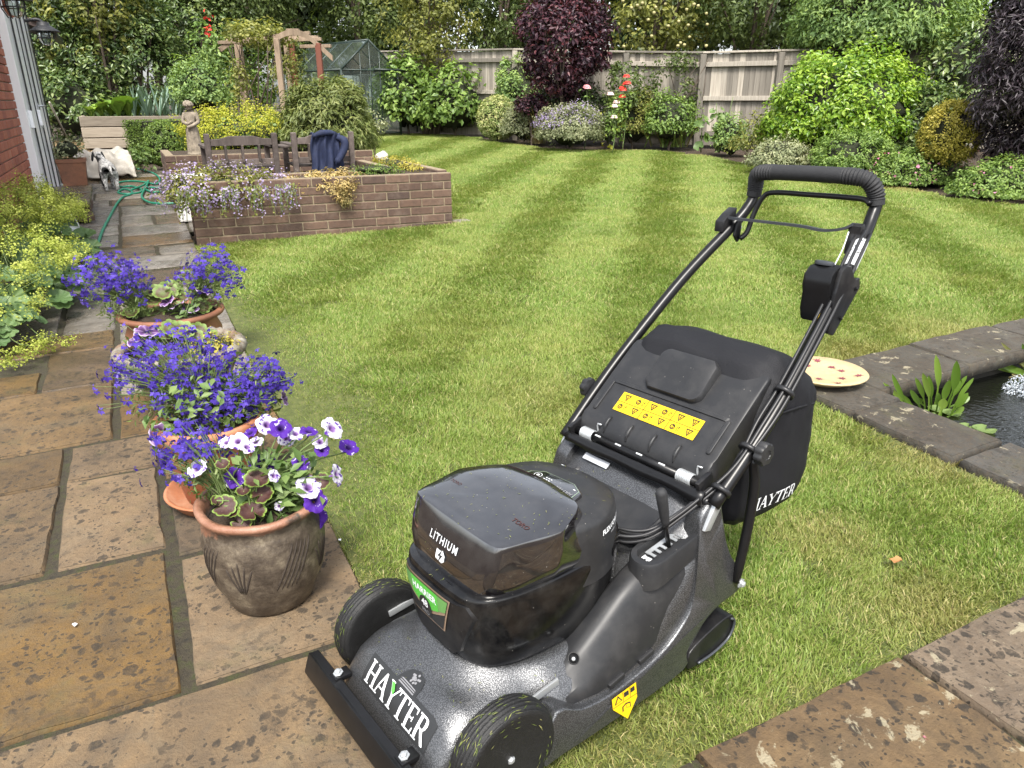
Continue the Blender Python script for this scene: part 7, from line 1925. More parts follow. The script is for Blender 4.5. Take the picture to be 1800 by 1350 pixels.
# ================================================================== brick planters
def brick_wall(parent, a, b, z0, courses, mat, th=0.1, cap=True, bl=0.215, bh=0.065, gap=0.011, off=0):
    """running bond from a to b, each brick an object; returns top z"""
    a, b = np.asarray(a, float), np.asarray(b, float); L = np.linalg.norm(b - a); x = (b - a) / L; ang = math.atan2(x[1], x[0]); n = np.array([-x[1], x[0]])
    key = ('bw', mat.name, th, bl, bh)
    if key not in MATS:
        f = box_mesh('brick', (0, 0, 0), (bl, th, bh), None, 0.004, 1); f.materials.append(mat); h_ = box_mesh('brick', (0, 0, 0), ((bl - gap) / 2, th, bh), None, 0.004, 1); h_.materials.append(mat); MATS[key] = (f, h_)
    f, h_ = MATS[key]
    for r in range(courses):
        z = z0 + r * (bh + gap) + bh / 2; s = 0.0; half = (r + off) % 2 == 0
        while s < L - 0.03:
            w = (bl - gap) / 2 if (half and s == 0) else bl
            if s + w > L + 0.02: w = L - s
            p = a + x * (s + w / 2) + n * rnd.gauss(0, 0.0012)
            me = f if abs(w - bl) < 1e-3 else h_
            M = Matrix.Translation((p[0], p[1], z)) @ Matrix.Rotation(ang + rnd.gauss(0, 0.003), 4, 'Z')
            if me is h_ and abs(w - (bl - gap) / 2) > 1e-3: M = M @ Matrix.Diagonal((w / ((bl - gap) / 2), 1, 1, 1))
            put('brick', me, None, parent, M); s += w + gap
    hgt_ = courses * (bh + gap)
    c = (a + b) / 2
    link('mortar', box_mesh('mortar', (0, 0, 0), (L - 0.006, th - 0.014, hgt_ - 0.004)), MORTAR, parent).matrix_basis = Matrix.Translation((c[0], c[1], z0 + hgt_ / 2 - 0.004)) @ Matrix.Rotation(ang, 4, 'Z')
    return z0 + hgt_
wA, wB = np.array([0.415, 6.85]), np.array([2.745, 6.76])
wz0 = 0.10
PLF = thing('brick_planter', (1.58, 6.95, wz0), 'low raised planter of dark brown brick in front of the bench', 'planter')
zt = brick_wall(PLF, wA, wB, wz0, 7, BRICK_BROWN, 0.1)
brick_wall(PLF, wA + [0.055, 0.06], wA + [0.07, 0.5], wz0, 7, BRICK_BROWN, 0.1, off=1)
brick_wall(PLF, wA + [0.02, 0.55], wB + [-0.38, 0.55], wz0, 7, BRICK_BROWN, 0.1)
brick_wall(PLF, wB + [-0.05, 0.06], wB + [-0.03, 1.72], wz0 + 0.02, 7, BRICK_BROWN, 0.1, off=1)
brick_wall(PLF, wB + [-0.40, 0.62], wB + [-0.40, 1.72], wz0 + 0.02, 7, BRICK_BROWN, 0.1)
link('planter_soil', box_mesh('planter_soil', (1.58, 7.08, (wz0 + zt) / 2 - 0.03), (2.1, 0.42, zt - wz0)), SOIL, PLF)
link('planter_soil', box_mesh('planter_soil', (2.52, 7.75, (wz0 + zt) / 2 - 0.02), (0.26, 1.5, zt - wz0)), SOIL, PLF)
PLZ = zt
# rear planter behind the bench
rz0, ry = 0.175, 9.3
PLR = thing('brick_planter', (1.5, ry, rz0), 'long raised brick planter behind the bench carrying the statue', 'planter')
rt = brick_wall(PLR, (0.37, ry), (2.74, ry), rz0, 7, BRICK_RED if False else BRICK_BROWN, 0.1)
brick_wall(PLR, (0.42, ry + 0.06), (0.42, ry + 1.2), rz0, 7, BRICK_BROWN, 0.1, off=1)
link('planter_soil', box_mesh('planter_soil', (1.6, ry + 0.7, (rz0 + rt) / 2 - 0.03), (2.25, 1.3, rt - rz0)), SOIL, PLR)

# ---- plants on and round the planters
def mound(name, label, c, rad, mat, leaf, parent_cat='plant', n=None, **kw):
    t = thing(name, (c[0], c[1], c[2] - rad[2]), label, parent_cat)
    core('inner_growth', c, rad, t, TWIG, nseed(), 0.62)
    foliage('foliage', c, rad, mat, leaf, t, nseed(), n, floor=False, **kw)
    return t
c = onY(395, 318, 6.98); t_ = mound('campanula', 'trailing campanula smothered in mauve flowers spilling over the brick planter corner', c + np.array([-0.03, 0, -0.07]), (0.54, 0.28, 0.16), L_OLIVE, 0.035, 'flowers', 3500, lump=0.12, shell=(0.6, 1.0))
foliage('flowers', c + np.array([-0.03, -0.03, -0.06]), (0.57, 0.31, 0.185), MAUVE, 0.02, t_, nseed(), 1900, aspect=0.95, shell=(0.8, 1.05), cr=0.07, floor=False)
for k in range(46):
    a = c + np.array([rnd.uniform(-0.5, 0.55), -0.3, -0.02]); L = rnd.uniform(0.08, 0.26); b = a + np.array([rnd.uniform(-0.05, 0.05), -0.06, -L])
    pts = catmull([a, (a + b) / 2 + np.array([0, -0.04, 0.03]), b], 5)
    link('trailing_stem', tube_mesh('trailing_stem', pts, 0.003, 5), STEM, t_)
    q = np.array(pts)[rng.integers(2, len(pts), 16)] + rng.normal(0, 0.014, (16, 3))
    link('trailing_flowers', leaf_mesh('trailing_flowers', q, rng.normal(size=(16, 3)) + [0, -1, 0.5], rng.normal(size=(16, 3)), rng.uniform(0.014, 0.026, 16), 0.016, rng.random(16), 0.2), MAUVE if k % 2 else L_OLIVE, t_)['kind'] = 'stuff'
c = onY(590, 308, 6.95); t_ = mound('sedum', 'straw-yellow sedum spilling over the middle of the brick planter', c + np.array([-0.12, 0, -0.06]), (0.42, 0.2, 0.075), L_SEDUM, 0.032, 'plant', 4200, lump=0.15, aspect=0.4)
c2 = onY(600, 330, 6.72); foliage('trailing_growth', c2, (0.15, 0.05, 0.12), L_SEDUM, 0.026, t_, nseed(), 900, shell=(0.1, 1), aspect=0.4, floor=False)
foliage('trailing_growth', onY(607, 352, 6.71), (0.07, 0.03, 0.07), L_STRAW, 0.03, t_, nseed(), 220, shell=(0.1, 1), aspect=0.3, floor=False)
c = onY(660, 298, 7.1); mound('thyme', 'low dark green cushion right of the straw-yellow sedum', c, (0.26, 0.16, 0.05), L_BOX, 0.02, 'plant', 900)
c = onY(705, 286, 8.0) ; c[0] = 2.53; mound('stonecrop', 'low pale yellow-green stonecrop on the right arm of the planter', np.array([2.52, 7.7, PLZ + 0.02]), (0.16, 0.62, 0.055), L_GOLD, 0.02, 'plant', 1800)
WS = onY(672, 280, 8.35)
t_ = thing('white_stone', (WS[0], 8.35, PLZ), 'white lump of stone at the end of the planter arm', 'stone')
core('rock', np.array([WS[0], 8.35, PLZ + 0.04]), (0.07, 0.06, 0.065), t_, simple('white_rock', (0.6, 0.58, 0.54), 0.9, 0, 0.2, 14, 0.6, 30), 4, 1.0)
b_, c_, r_ = bush('rosemary_mound', 'large rounded rosemary-like bush behind the bench', (488, 654, 148, 300), L_ROSEMARY, 0.085, 9.6, aspect=0.2, cover=2.6, lump=0.06, droop=0.5, base_z=0.4, crn=0.14)
bush('dry_shrub', 'thin greyish shrub at the right foot of the rosemary-like bush', (632, 672, 195, 240), L_GREY, 0.05, 11.5, incore=False, cover=0.8)
c = onY(432, 236, 11.2)
t_ = thing('lady_mantle', (c[0], c[1], 0.45), 'broad mass of bright yellow flowers behind the statue', 'flowers')
core('inner_growth', c + np.array([0.0, 0.2, -0.05]), (0.66, 0.45, 0.26), t_, TWIG, nseed(), 0.85)
foliage('foliage', c + np.array([0.0, 0.15, -0.05]), (0.69, 0.48, 0.27), LEAF_SOFT, 0.06, t_, nseed(), 1500, aspect=0.8, floor=False)
foliage('flowers', c + np.array([0.0, 0.1, 0.02]), (0.72, 0.52, 0.29), YELLOW_FLOWER, 0.026, t_, nseed(), 11000, aspect=0.8, shell=(0.8, 1.1), cr=0.12, floor=False)
# clipped box hedge and ball
def hedge_box(name, label, p0, p1, w, z0, z1, mat, leaf, n):
    p0, p1 = np.asarray(p0, float), np.asarray(p1, float); x = (p1 - p0); L = np.linalg.norm(x); x /= L; y = np.array([-x[1], x[0]])
    t = thing(name, (*p0, z0), label, 'hedge')
    o = link('inner_growth', box_mesh('inner_growth', (0, 0, 0), (L - 0.06, w - 0.07, z1 - z0 - 0.04)), TWIG, t); o.matrix_basis = Matrix.Translation((*(p0 + p1) / 2, (z0 + z1) / 2)) @ Matrix.Rotation(math.atan2(x[1], x[0]), 4, 'Z')
    q = rng.uniform(-1, 1, (n, 3)); f = rng.integers(0, 5, n)
    nr = np.zeros((n, 3))
    for k, (ax_, sg) in enumerate(((0, 1), (0, -1), (1, 1), (1, -1), (2, 1))):
        m_ = f == k; q[m_, ax_] = sg; nr[m_, ax_] = sg
    q *= 1 + rng.normal(0, 0.012, (n, 1))
    loc = np.stack([q[:, 0] * L / 2, q[:, 1] * w / 2, q[:, 2] * (z1 - z0) / 2], 1)
    W3 = lambda a: a[:, :1] * np.r_[x, 0] + a[:, 1:2] * np.r_[y, 0] + a[:, 2:] * [0, 0, 1]
    pos = W3(loc) + np.r_[(p0 + p1) / 2, (z0 + z1) / 2]
    link('foliage', leaf_mesh('foliage', pos, W3(nr) + rng.normal(0, 0.6, (n, 3)), rng.normal(size=(n, 3)), leaf, leaf * 0.6, rng.random(n), 0.2), mat, t)
    return t
hA = G(232, 285)
zh = onY(235, 212, hA[1])[2]
hedge_box('box_hedge', 'clipped low box hedge running behind the box ball and the statue', (hA[0] + 0.1, hA[1] + 0.2), (hA[0] + 3.6, hA[1] + 2.0), 0.55, float(hA[2]), zh, L_BOX, 0.03, 9000)
bush('box_ball', 'clipped box ball beside the path left of the statue', (249, 318, 216, 296), L_BOX, 0.024, None, cat='shrub', shell=(0.95, 1.0), lump=0.02, cut=-0.7, crn=0.035, cover=2.6, corek=0.78)
bush('ground_plant', 'small light green plants at the foot of the box ball', (226, 262, 262, 306), LEAF_SOFT, 0.06, None, cat='plant', incore=False, cover=1.0)
# ---- statue: woman with crossed arms
sp0 = onY(343, 262, ry + 0.12); st_h = 0.57
ST = thing('statue', (sp0[0], ry + 0.12, rt), 'lichened stone garden statue of a draped woman with crossed arms', 'statue')
def skin_body(name, verts, edges, radii, mat, parent, M=None, sub=2, root=0):
    me = bpy.data.meshes.new(name); me.from_pydata([tuple(v) for v in verts], edges, [])
    o = bpy.data.objects.new(name, me); C.objects.link(o)
    sk_ = o.modifiers.new('skin', 'SKIN'); sk_.use_smooth_shade = True
    for i, r in enumerate(radii): me.skin_vertices[0].data[i].radius = (r, r) if np.isscalar(r) else r
    me.skin_vertices[0].data[root].use_root = True
    ss = o.modifiers.new('sub', 'SUBSURF'); ss.levels = ss.render_levels = sub
    dg = bpy.context.evaluated_depsgraph_get(); dg.update(); m2 = bpy.data.meshes.new_from_object(o.evaluated_get(dg)); bpy.data.objects.remove(o)
    m2.name = name; shade(m2)
    if M is not None: m2.transform(M)
    m2.materials.clear(); m2.materials.append(mat)
    return link(name, m2, None, parent)
k = st_h
B = np.array([sp0[0], ry + 0.12, rt])
vs = [(0, 0, .02), (0, 0, .15), (0.005, 0, .32), (0, 0, .46), (0, 0, .58), (0, 0, .70), (0, 0, .79), (0.0, -.01, .84), (-.01, -.02, .91), (-.015, -.02, .985),
      (-.115, 0, .745), (-.15, -.03, .60), (-.03, -.12, .56), (.07, -.125, .62), (.115, 0, .745), (.155, -.03, .60), (.05, -.13, .535), (-.06, -.13, .50)]
ed = [(0, 1), (1, 2), (2, 3), (3, 4), (4, 5), (5, 6), (6, 7), (7, 8), (8, 9), (5, 10), (10, 11), (11, 12), (12, 13), (5, 14), (14, 15), (15, 16), (16, 17)]
rd = [(.135, .12), (.13, .115), (.125, .11), (.115, .10), (.085, .075), (.095, .075), (.05, .05), (.042, .042), (.07, .075), (.05, .055), .048, .04, .034, .028, .048, .04, .034, .028]
BM = Matrix.Translation(B) @ Matrix.Rotation(R_(-20), 4, 'Z') @ Matrix.Scale(k, 4)
skin_body('figure', vs, ed, rd, STATUE, ST, BM)
V, F = [], []
for j in range(12):
    for i in range(36):
        a = 6.283 * i / 36; t = j / 11; r_ = (0.15 - 0.04 * t) * (1 + 0.06 * math.sin(a * 9 + t * 2)) ; V.append((r_ * math.cos(a), r_ * 0.88 * math.sin(a), t * 0.5))
for j in range(11):
    for i in range(36): F.append((j * 36 + i, j * 36 + (i + 1) % 36, (j + 1) * 36 + (i + 1) % 36, (j + 1) * 36 + i))
F.append(tuple(range(36)))
me = mesh('skirt', V, F, True); me.transform(BM); link('drapery', me, STATUE, ST)
V, F = [], []
r_ = np.random.default_rng(4); bm = bmesh.new()
for i in range(26):
    d_ = unit(r_.normal(size=3)); d_[2] = abs(d_[2]) * 0.9 - 0.15
    bmesh.ops.create_icosphere(bm, subdivisions=1, radius=0.03 + 0.012 * r_.random(), matrix=Matrix.Translation(Vector((-.012, -.01, .925)) + Vector(d_ * np.array([.07, .07, .065]))))
me = bm_mesh(bm, 'curls', True); me.transform(BM); o = link('hair', me, STATUE, ST); o['kind'] = 'stuff'
bm = bmesh.new()
for dx, dz, rr in ((-.035, .925, .012), (.012, .925, .012), (-.011, .905, .017), (-.011, .878, .014)): bmesh.ops.create_icosphere(bm, subdivisions=1, radius=rr, matrix=Matrix.Translation((dx, -.082 - (0.012 if dz == .905 else 0), dz)))
me = bm_mesh(bm, 'face', True); me.transform(BM); o = link('face', me, STATUE, ST); o['kind'] = 'stuff'
# ================================================================== bench: two armchairs joined
by_ = 8.35
def benchp(px, py, Y=by_): return onY(px, py, Y)
gz = float(hgt(1.4, by_))
x_ = [benchp(q, 270)[0] for q in (367, 485, 519, 619)]
BN = thing('double_garden_seat', ((x_[0] + x_[3]) / 2, by_, gz), 'pair of weathered wooden armchairs joined by a small table, seen from behind', 'bench')
zs_ = gz + 0.42; zt_ = benchp(430, 238)[2]
for si in (0, 2):
    xa, xb = x_[si], x_[si + 1]
    for x in (xa, xb):
        tp = np.array([x, by_ + 0.02, zt_ + 0.015]); hbox('back_leg', (x, by_ + 0.05, gz), (x, by_, zt_ + 0.02), 0.055, 0.055, BENCH_WOOD, BN)
        hbox('front_leg', (x, by_ + 0.55, gz), (x, by_ + 0.55, zs_ + 0.2), 0.055, 0.055, BENCH_WOOD, BN)
        hbox('arm_rest', (x, by_ + 0.03, zs_ + 0.215), (x, by_ + 0.62, zs_ + 0.215), 0.08, 0.03, BENCH_WOOD, BN)
    # crested top rail
    pl_ = [(xa + 0.03, zt_ - 0.10), (xb - 0.03, zt_ - 0.10), (xb - 0.03, zt_ - 0.035), (xb - 0.12, zt_ - 0.03), ((xa + xb) / 2 + 0.12, zt_ - 0.005), ((xa + xb) / 2 - 0.12, zt_ - 0.005), (xa + 0.12, zt_ - 0.03), (xa + 0.03, zt_ - 0.035)]
    link('top_rail', bm_mesh(prism_bm(pl_, 0.035, (0, by_ - 0.015, 0), (1, 0, 0), (0, 0, 1), (0, 1, 0), 0.004, 1), 'top_rail'), BENCH_WOOD, BN)
    hbox('lower_rail', (xa, by_ + 0.03, zs_ + 0.06), (xb, by_ + 0.03, zs_ + 0.06), 0.035, 0.06, BENCH_WOOD, BN)
    for k in range(3):
        x = xa + (xb - xa) * (k + 1) / 4; hbox('back_slat', (x, by_ + 0.025, zs_ + 0.06), (x, by_ + 0.005, zt_ - 0.09), 0.02, 0.085, BENCH_WOOD, BN)
    for k in range(6): hbox('seat_slat', (xa, by_ + 0.08 + 0.088 * k, zs_), (xb, by_ + 0.08 + 0.088 * k, zs_), 0.075, 0.022, BENCH_WOOD, BN)
for k in range(4): hbox('table_slat', (x_[1] + 0.03, by_ + 0.12 + 0.1 * k, zs_ + 0.2), (x_[2] - 0.03, by_ + 0.12 + 0.1 * k, zs_ + 0.2), 0.085, 0.022, BENCH_WOOD, BN)
# navy jacket thrown over the right chair
jc = benchp(572, 262, by_ - 0.05); jw = 0.16
JK = thing('jacket', (jc[0], by_, zs_), 'crumpled navy blue jacket thrown over the right armchair back', 'jacket')
V, F = [], []; nu, nv2 = 26, 22
for j in range(nv2):
    t = j / (nv2 - 1)
    for i in range(nu):
        u = i / (nu - 1) * 2 - 1
        if t < 0.6: y = -0.055; z = zt_ - 0.42 + t / 0.6 * 0.44; w = jw * (1.15 - 0.35 * t)
        else: y = -0.055 + (t - 0.6) / 0.4 * 0.13; z = zt_ + 0.025 - max(0, t - 0.8) * 0.5; w = jw * 0.95
        y += -0.018 * math.sin(u * 7 + t * 6) - 0.014 * math.sin(u * 13 - t * 9) - 0.03 * (1 - u * u)
        V.append((jc[0] - 0.0 + u * w + 0.012 * math.sin(t * 11) + 0.03 * t, by_ + y, z + 0.02 * math.sin(u * 4 + 1)))
for j in range(nv2 - 1):
    for i in range(nu - 1): a = j * nu + i; F.append((a, a + 1, a + nu + 1, a + nu))
o = link('body', mesh('body', V, F, True), NAVY, JK); so = o.modifiers.new('thick', 'SOLIDIFY'); so.thickness = 0.012
o = link('sleeve', tube_mesh('sleeve', [(jc[0] + 0.13, by_ - 0.07, zt_ - 0.03), (jc[0] + 0.2, by_ - 0.09, zt_ - 0.07), (jc[0] + 0.19, by_ - 0.1, zt_ - 0.16), (jc[0] + 0.10, by_ - 0.1, zt_ - 0.30)], [0.03, 0.045, 0.042, 0.035], 10, 5), NAVY, JK)
o = link('hood', tube_mesh('hood', [(jc[0] - 0.13, by_ - 0.08, zt_ - 0.02), (jc[0] - 0.03, by_ - 0.10, zt_ + 0.015), (jc[0] + 0.1, by_ - 0.08, zt_ + 0.01)], [0.02, 0.035, 0.02], 10, 5), NAVY, JK)
p = onY(330, 300, 8.0); p[2] = float(hgt(p[0], 8.0)); tb = thing('white_box', p, 'white plastic box on the paving behind the campanula', 'box')
link('box', box_mesh('box', (p[0], 8.0, p[2] + 0.2), (0.3, 0.3, 0.4), None, 0.015), WHITE_BOX, tb); link('lid', box_mesh('lid', (p[0], 8.0, p[2] + 0.415), (0.33, 0.33, 0.03), None, 0.01), WHITE_BOX, tb)
# ================================================================== tarp, dog, hose, small things by the path
q = [G(138, 316), G(238, 312), G(222, 285), G(130, 290)]
TP = thing('tarp', G(185, 312), 'crumpled cream sheet slumped over a heap beside the path', 'tarp')
a0, a1 = onY(142, 312, 11.6), onY(240, 306, 11.6); b0, b1 = onY(120, 268, 12.3), onY(222, 260, 12.3)
V, F = [], []; nu, nv2 = 40, 30
for j in range(nv2):
    for i in range(nu):
        u, t = i / (nu - 1), j / (nv2 - 1); p = (a0 * (1 - u) + a1 * u) * (1 - t) + (b0 * (1 - u) + b1 * u) * t
        p = p + np.array([0, -0.12 * math.sin(math.pi * t), 0.12 * math.sin(math.pi * t) * (0.7 + 0.3 * math.sin(u * 5))]) + np.array([0.0, -0.5, 0.6]) * 0.034 * (math.sin(u * 17 + t * 6) + 0.7 * math.sin(t * 21 - u * 9) + 0.5 * math.sin(u * 31))
        V.append(p)
for j in range(nv2 - 1):
    for i in range(nu - 1): a = j * nu + i; F.append((a, a + 1, a + nu + 1, a + nu))
o = link('sheet', mesh('sheet', V, F, True), TARP, TP); so = o.modifiers.new('thick', 'SOLIDIFY'); so.thickness = 0.01
link('heap', box_mesh('heap', tuple((a0 + a1 + b0 + b1) / 4 + np.array([0, 0.25, -0.12])), (0.7, 0.35, 0.2), Matrix.Rotation(R_(0), 3, 'X'), 0.06), SOIL, TP)
# leaning pole
a, b = onX(87, 180, HX + 0.03), G(135, 280)
tag(link('garden_cane', tube_mesh('garden_cane', [a, b + np.array([0, 0, 0.05])], 0.014, 8), simple('pale_pole', (0.5, 0.45, 0.36), 0.6)), 'pale pole leaning against the house corner', 'pole')
# dog seen from behind
dg0 = G(198, 336); dk = mpp(dg0) * 62
m = NT('dog_coat'); p_ = m.coord('Object')
mask = m.ramp(m.noise(3.1, 3, 0.5, p_), [(0.54, 0), (0.57, 1)])
fleck = m.ramp(m.noise(55, 3, 0.7, p_), [(0.48, 0), (0.54, 1)])
m.col(m.mix(mask, m.mix(m.math('MULTIPLY', fleck, 0.7), (0.62, 0.6, 0.57), (0.05, 0.05, 0.05)), (0.012, 0.012, 0.013))); m.set(Roughness=0.75); m.bump(m.noise(70, 4, 0.7, p_), 0.8, 0.01); DOGM = m.m
DOG = thing('dog', dg0, 'black and white spaniel standing on the path, seen from behind', 'dog')
DM = Matrix.Translation(Vector(dg0)) @ Matrix.Rotation(R_(8), 4, 'Z') @ Matrix.Scale(dk, 4)
# local: +y forward (away from the camera), height ~ 1
vs = [(0, 0, .66), (0, .28, .68), (0, .62, .68), (-.02, .82, .74), (-.06, .95, .88), (-.09, 1.02, .95), (-.12, 1.14, .92), (-.13, 1.26, .88),
      (.13, -.02, .5), (.14, .04, .33), (.14, -.08, .2), (.14, -.06, .04), (.14, .0, .015),
      (-.13, -.02, .5), (-.14, .06, .33), (-.14, -.05, .2), (-.14, -.02, .04), (-.14, .05, .015),
      (.11, .66, .45), (.11, .66, .24), (.11, .66, .04), (.11, .71, .015), (-.11, .66, .45), (-.11, .7, .24), (-.11, .72, .04), (-.11, .77, .015),
      (.0, -.13, .68), (.03, -.2, .58), (.05, -.22, .45)]
ed = [(0, 1), (1, 2), (2, 3), (3, 4), (4, 5), (5, 6), (6, 7), (0, 8), (8, 9), (9, 10), (10, 11), (11, 12), (0, 13), (13, 14), (14, 15), (15, 16), (16, 17), (2, 18), (18, 19), (19, 20), (20, 21), (2, 22), (22, 23), (23, 24), (24, 25), (0, 26), (26, 27), (27, 28)]
rd = [(.19, .17), (.17, .16), (.19, .2), .13, .11, .12, .07, .05, .12, .085, .05, .045, .04, .12, .085, .05, .045, .04, .09, .055, .045, .04, .09, .055, .045, .04, .06, .045, .02]
skin_body('body', vs, ed, rd, DOGM, DOG, DM)
for sg in (-1, 1):
    me = lathe_mesh('ear', [(0.01, 0.1), (0.05, 0.08), (0.075, -0.02), (0.07, -0.12), (0.03, -0.17)], 10); me.transform(DM @ Matrix.Translation((-0.09 + sg * 0.13, 1.0, .93)) @ Matrix.Rotation(R_(-sg * 12), 4, 'Y') @ Matrix.Diagonal((0.45, 1, 1, 1)))
    link('ear', me, simple('black_fur', (0.012, 0.012, 0.013), 0.8) if sg < 0 else MATS['black_fur'], DOG)
# garden hose
HS = [(100, 512), (125, 490), (148, 470), (165, 452), (172, 432), (182, 405), (195, 380), (206, 360), (217, 348), (229, 344), (232, 338), (218, 334), (208, 340), (222, 343), (246, 340), (248, 334), (232, 329), (212, 330), (205, 324), (225, 320), (250, 321), (275, 325), (281, 316), (270, 306), (250, 300), (240, 298)]
hp = [G(*q) + np.array([0, 0, 0.012]) for q in HS]
tag(link('garden_hose', tube_mesh('garden_hose', hp, 0.0125, 8, 6), HOSE), 'green garden hose snaking up the wet path', 'hose')
HS2 = [(232, 338), (252, 330), (262, 322), (256, 335), (250, 350), (262, 360), (285, 363), (310, 362)]
HS3 = [(258, 332), (275, 333), (292, 332), (290, 338), (270, 341), (256, 336)]
t_ = tag(link('garden_hose', tube_mesh('garden_hose', [G(*q) + np.array([0, 0, 0.03]) for q in HS2], 0.0125, 8, 6), HOSE), 'second length of green hose running behind the campanula', 'hose')
tag(link('hose_loop', tube_mesh('hose_loop', [G(*q) + np.array([0, 0, 0.02]) for q in HS3], 0.0125, 8, 6), HOSE), 'loop of green hose lying on the path by the planter', 'hose')
# galvanised bucket
bk = G(132, 450); bk = np.array([-0.55, 6.55, float(hgt(-0.55, 6.55))])
BK = thing('bucket', bk, 'galvanised bucket with a wire handle half hidden by lady\'s mantle', 'bucket')
link('pail', lathe_mesh('pail', [(0.09, 0.0), (0.095, 0.005), (0.13, 0.235), (0.136, 0.245), (0.13, 0.25), (0.122, 0.24), (0.09, 0.02)], 28, True, tuple(bk)), ZINC, BK)
link('lid', lathe_mesh('lid', [(0.126, 0.248), (0.128, 0.255), (0.06, 0.266), (0.01, 0.268)], 28, True, tuple(bk)), ZINC, BK)
link('handle', tube_mesh('handle', [bk + np.array([-0.13 * math.cos(a), 0.05 * math.sin(a), 0.24 + 0.15 * math.sin(a)]) for a in np.linspace(0, math.pi, 14)], 0.005, 6), ZINC, BK)
# square terracotta pot with pale flowers by the door
pp = np.array([-0.62, G(127, 345)[1] + 0.4, 0.0]); pp[2] = float(hgt(*pp[:2]))
SPt = thing('square_pot', pp, 'tall square terracotta pot between the door step and the sheet', 'pot')
rings = []
for w, z in ((0.12, 0.0), (0.15, 0.34), (0.16, 0.35), (0.16, 0.39), (0.135, 0.39), (0.13, 0.34)): rings.append([(pp[0] + sx * w, pp[1] + sy * w, pp[2] + z) for sx, sy in ((-1, -1), (1, -1), (1, 1), (-1, 1))])
link('pot', loft_mesh('pot', rings, True, True, False), TERRACOTTA_DARK, SPt); sharp(bpy.data.objects[SPt.children[0].name], 30)
mound('pale_flowers', 'small mound of pale lilac flowers in the square terracotta pot', pp + np.array([-0.02, 0, 0.5]), (0.2, 0.2, 0.13), L_GREY, 0.04, 'flowers', 500)
# ================================================================== flower pots along the path
def lobelia_flowers(name, P, Nn, size, parent, seed):
    """five-petalled blue flowers, one small fan each"""
    r = np.random.default_rng(seed); n = len(P); pos, nr, ax, L, Wd, T = [], [], [], [], [], []
    Nn = unit(np.asarray(Nn)); a0 = unit(np.cross(Nn, r.normal(size=(n, 3)))); b0 = np.cross(Nn, a0)
    up = unit(np.array([0, 0, 1.0]) - Nn * Nn[:, 2:]); sd = np.cross(Nn, up)
    s = size * (0.7 + 0.6 * r.random(n)); ti = np.clip(r.normal(0.45, 0.22, n), 0, 1)
    for ang, ln, wd in ((-90, 1.0, 0.62), (-35, 0.95, 0.6), (-145, 0.95, 0.6), (60, 0.6, 0.28), (120, 0.6, 0.28)):
        d = math.cos(R_(ang)) * sd + math.sin(R_(ang)) * up
        pos.append(np.asarray(P) + d * (s * 0.08)[:, None]); nr.append(unit(Nn + d * 0.3 + r.normal(0, 0.12, (n, 3)))); ax.append(d + Nn * 0.1); L.append(s * ln); Wd.append(s * wd); T.append(np.clip(ti + r.normal(0, 0.06, n), 0, 1))
    o = link(name, leaf_mesh(name, np.concatenate(pos), np.concatenate(nr), np.concatenate(ax), np.concatenate(L), np.concatenate(Wd), np.concatenate(T), 0.08, False), LOBELIA, parent)
    o['kind'] = 'stuff'; return o
def lobelia(label, root, c, rad, n, seed, size=0.0155, group='blue lobelia in the pots'):
    r = np.random.default_rng(seed); c, rad, root = np.asarray(c, float), np.asarray(rad, float), np.asarray(root, float)
    t = thing('lobelia', root, label, 'flowers', group)
    d = unit(r.normal(size=(n, 3))); d[:, 2] = np.where(d[:, 2] < -0.35, -d[:, 2] * 0.6, d[:, 2]); d = unit(d)
    lump = 1 + 0.12 * np.sin(d @ r.normal(size=3) * 3 + 1) + 0.1 * np.sin(d @ r.normal(size=3) * 5)
    P = c + d * rad * (lump * (0.5 + 0.62 * r.random(n) ** 0.7))[:, None]
    fly = r.random(n) < 0.1; P[fly] += d[fly] * 0.04
    lobelia_flowers('flowers', P, d + r.normal(0, 0.45, (n, 3)) + np.array([-0.2, -0.55, 0.25]), size, t, seed + 1)
    V, F = [], []
    for i in range(0, n, 2):
        m_ = (root + P[i]) / 2 + np.array([0, 0, 0.25 * np.linalg.norm(P[i] - root)]) * 0.5
        tube_geo(catmull([root + r.normal(0, 0.012, 3), m_, P[i] - d[i] * 0.004], 4), 0.0011, 3, False, V, F)
    o = link('stems', mesh('stems', V, F, True), STEM, t); o['kind'] = 'stuff'
    foliage('leaves', c * 0.75 + root * 0.25, rad * 0.85, LOBELIA_LEAF, 0.02, t, seed + 2, int(n * 2.4), aspect=0.3, shell=(0.2, 0.95), cr=0.025, floor=False)
    return t
GLD = [round_leaf('leaf', 1.0, 9, 60 + i, 0.22, 0.09, 6, 63, True, 0.08) for i in range(3)]
GLG = [round_leaf('leaf', 1.0, 9, 70 + i, 0.25, 0.11, 6, 63, True, 0.1) for i in range(3)]
for q in GLD: q.materials.append(GERANIUM_DARK)
for q in GLG: q.materials.append(GERANIUM_GREEN)
def geranium(label, root, spots, meshes, size, d_of, group='zonal geraniums in the pots', parent=None):
    root = np.asarray(root, float); t = thing('geranium', root, label, 'plant', group)
    for i, (px, py, s) in enumerate(spots):
        p = d_of(px, py); v = unit(C0 - p); nr = unit(v * 0.6 + np.array([0, 0, 0.75]) + rng.normal(0, 0.16, 3))
        put('leaf', meshes[i % 3], None, t, face_matrix(p, nr, rnd.random() * 6.28, size * s))
        link('leaf_stalk', tube_mesh('leaf_stalk', [root + rng.normal(0, 0.012, 3), (root + p) / 2 + np.array([0, 0, 0.02]), p], 0.0022, 5, 4), STEM, t)
    return t
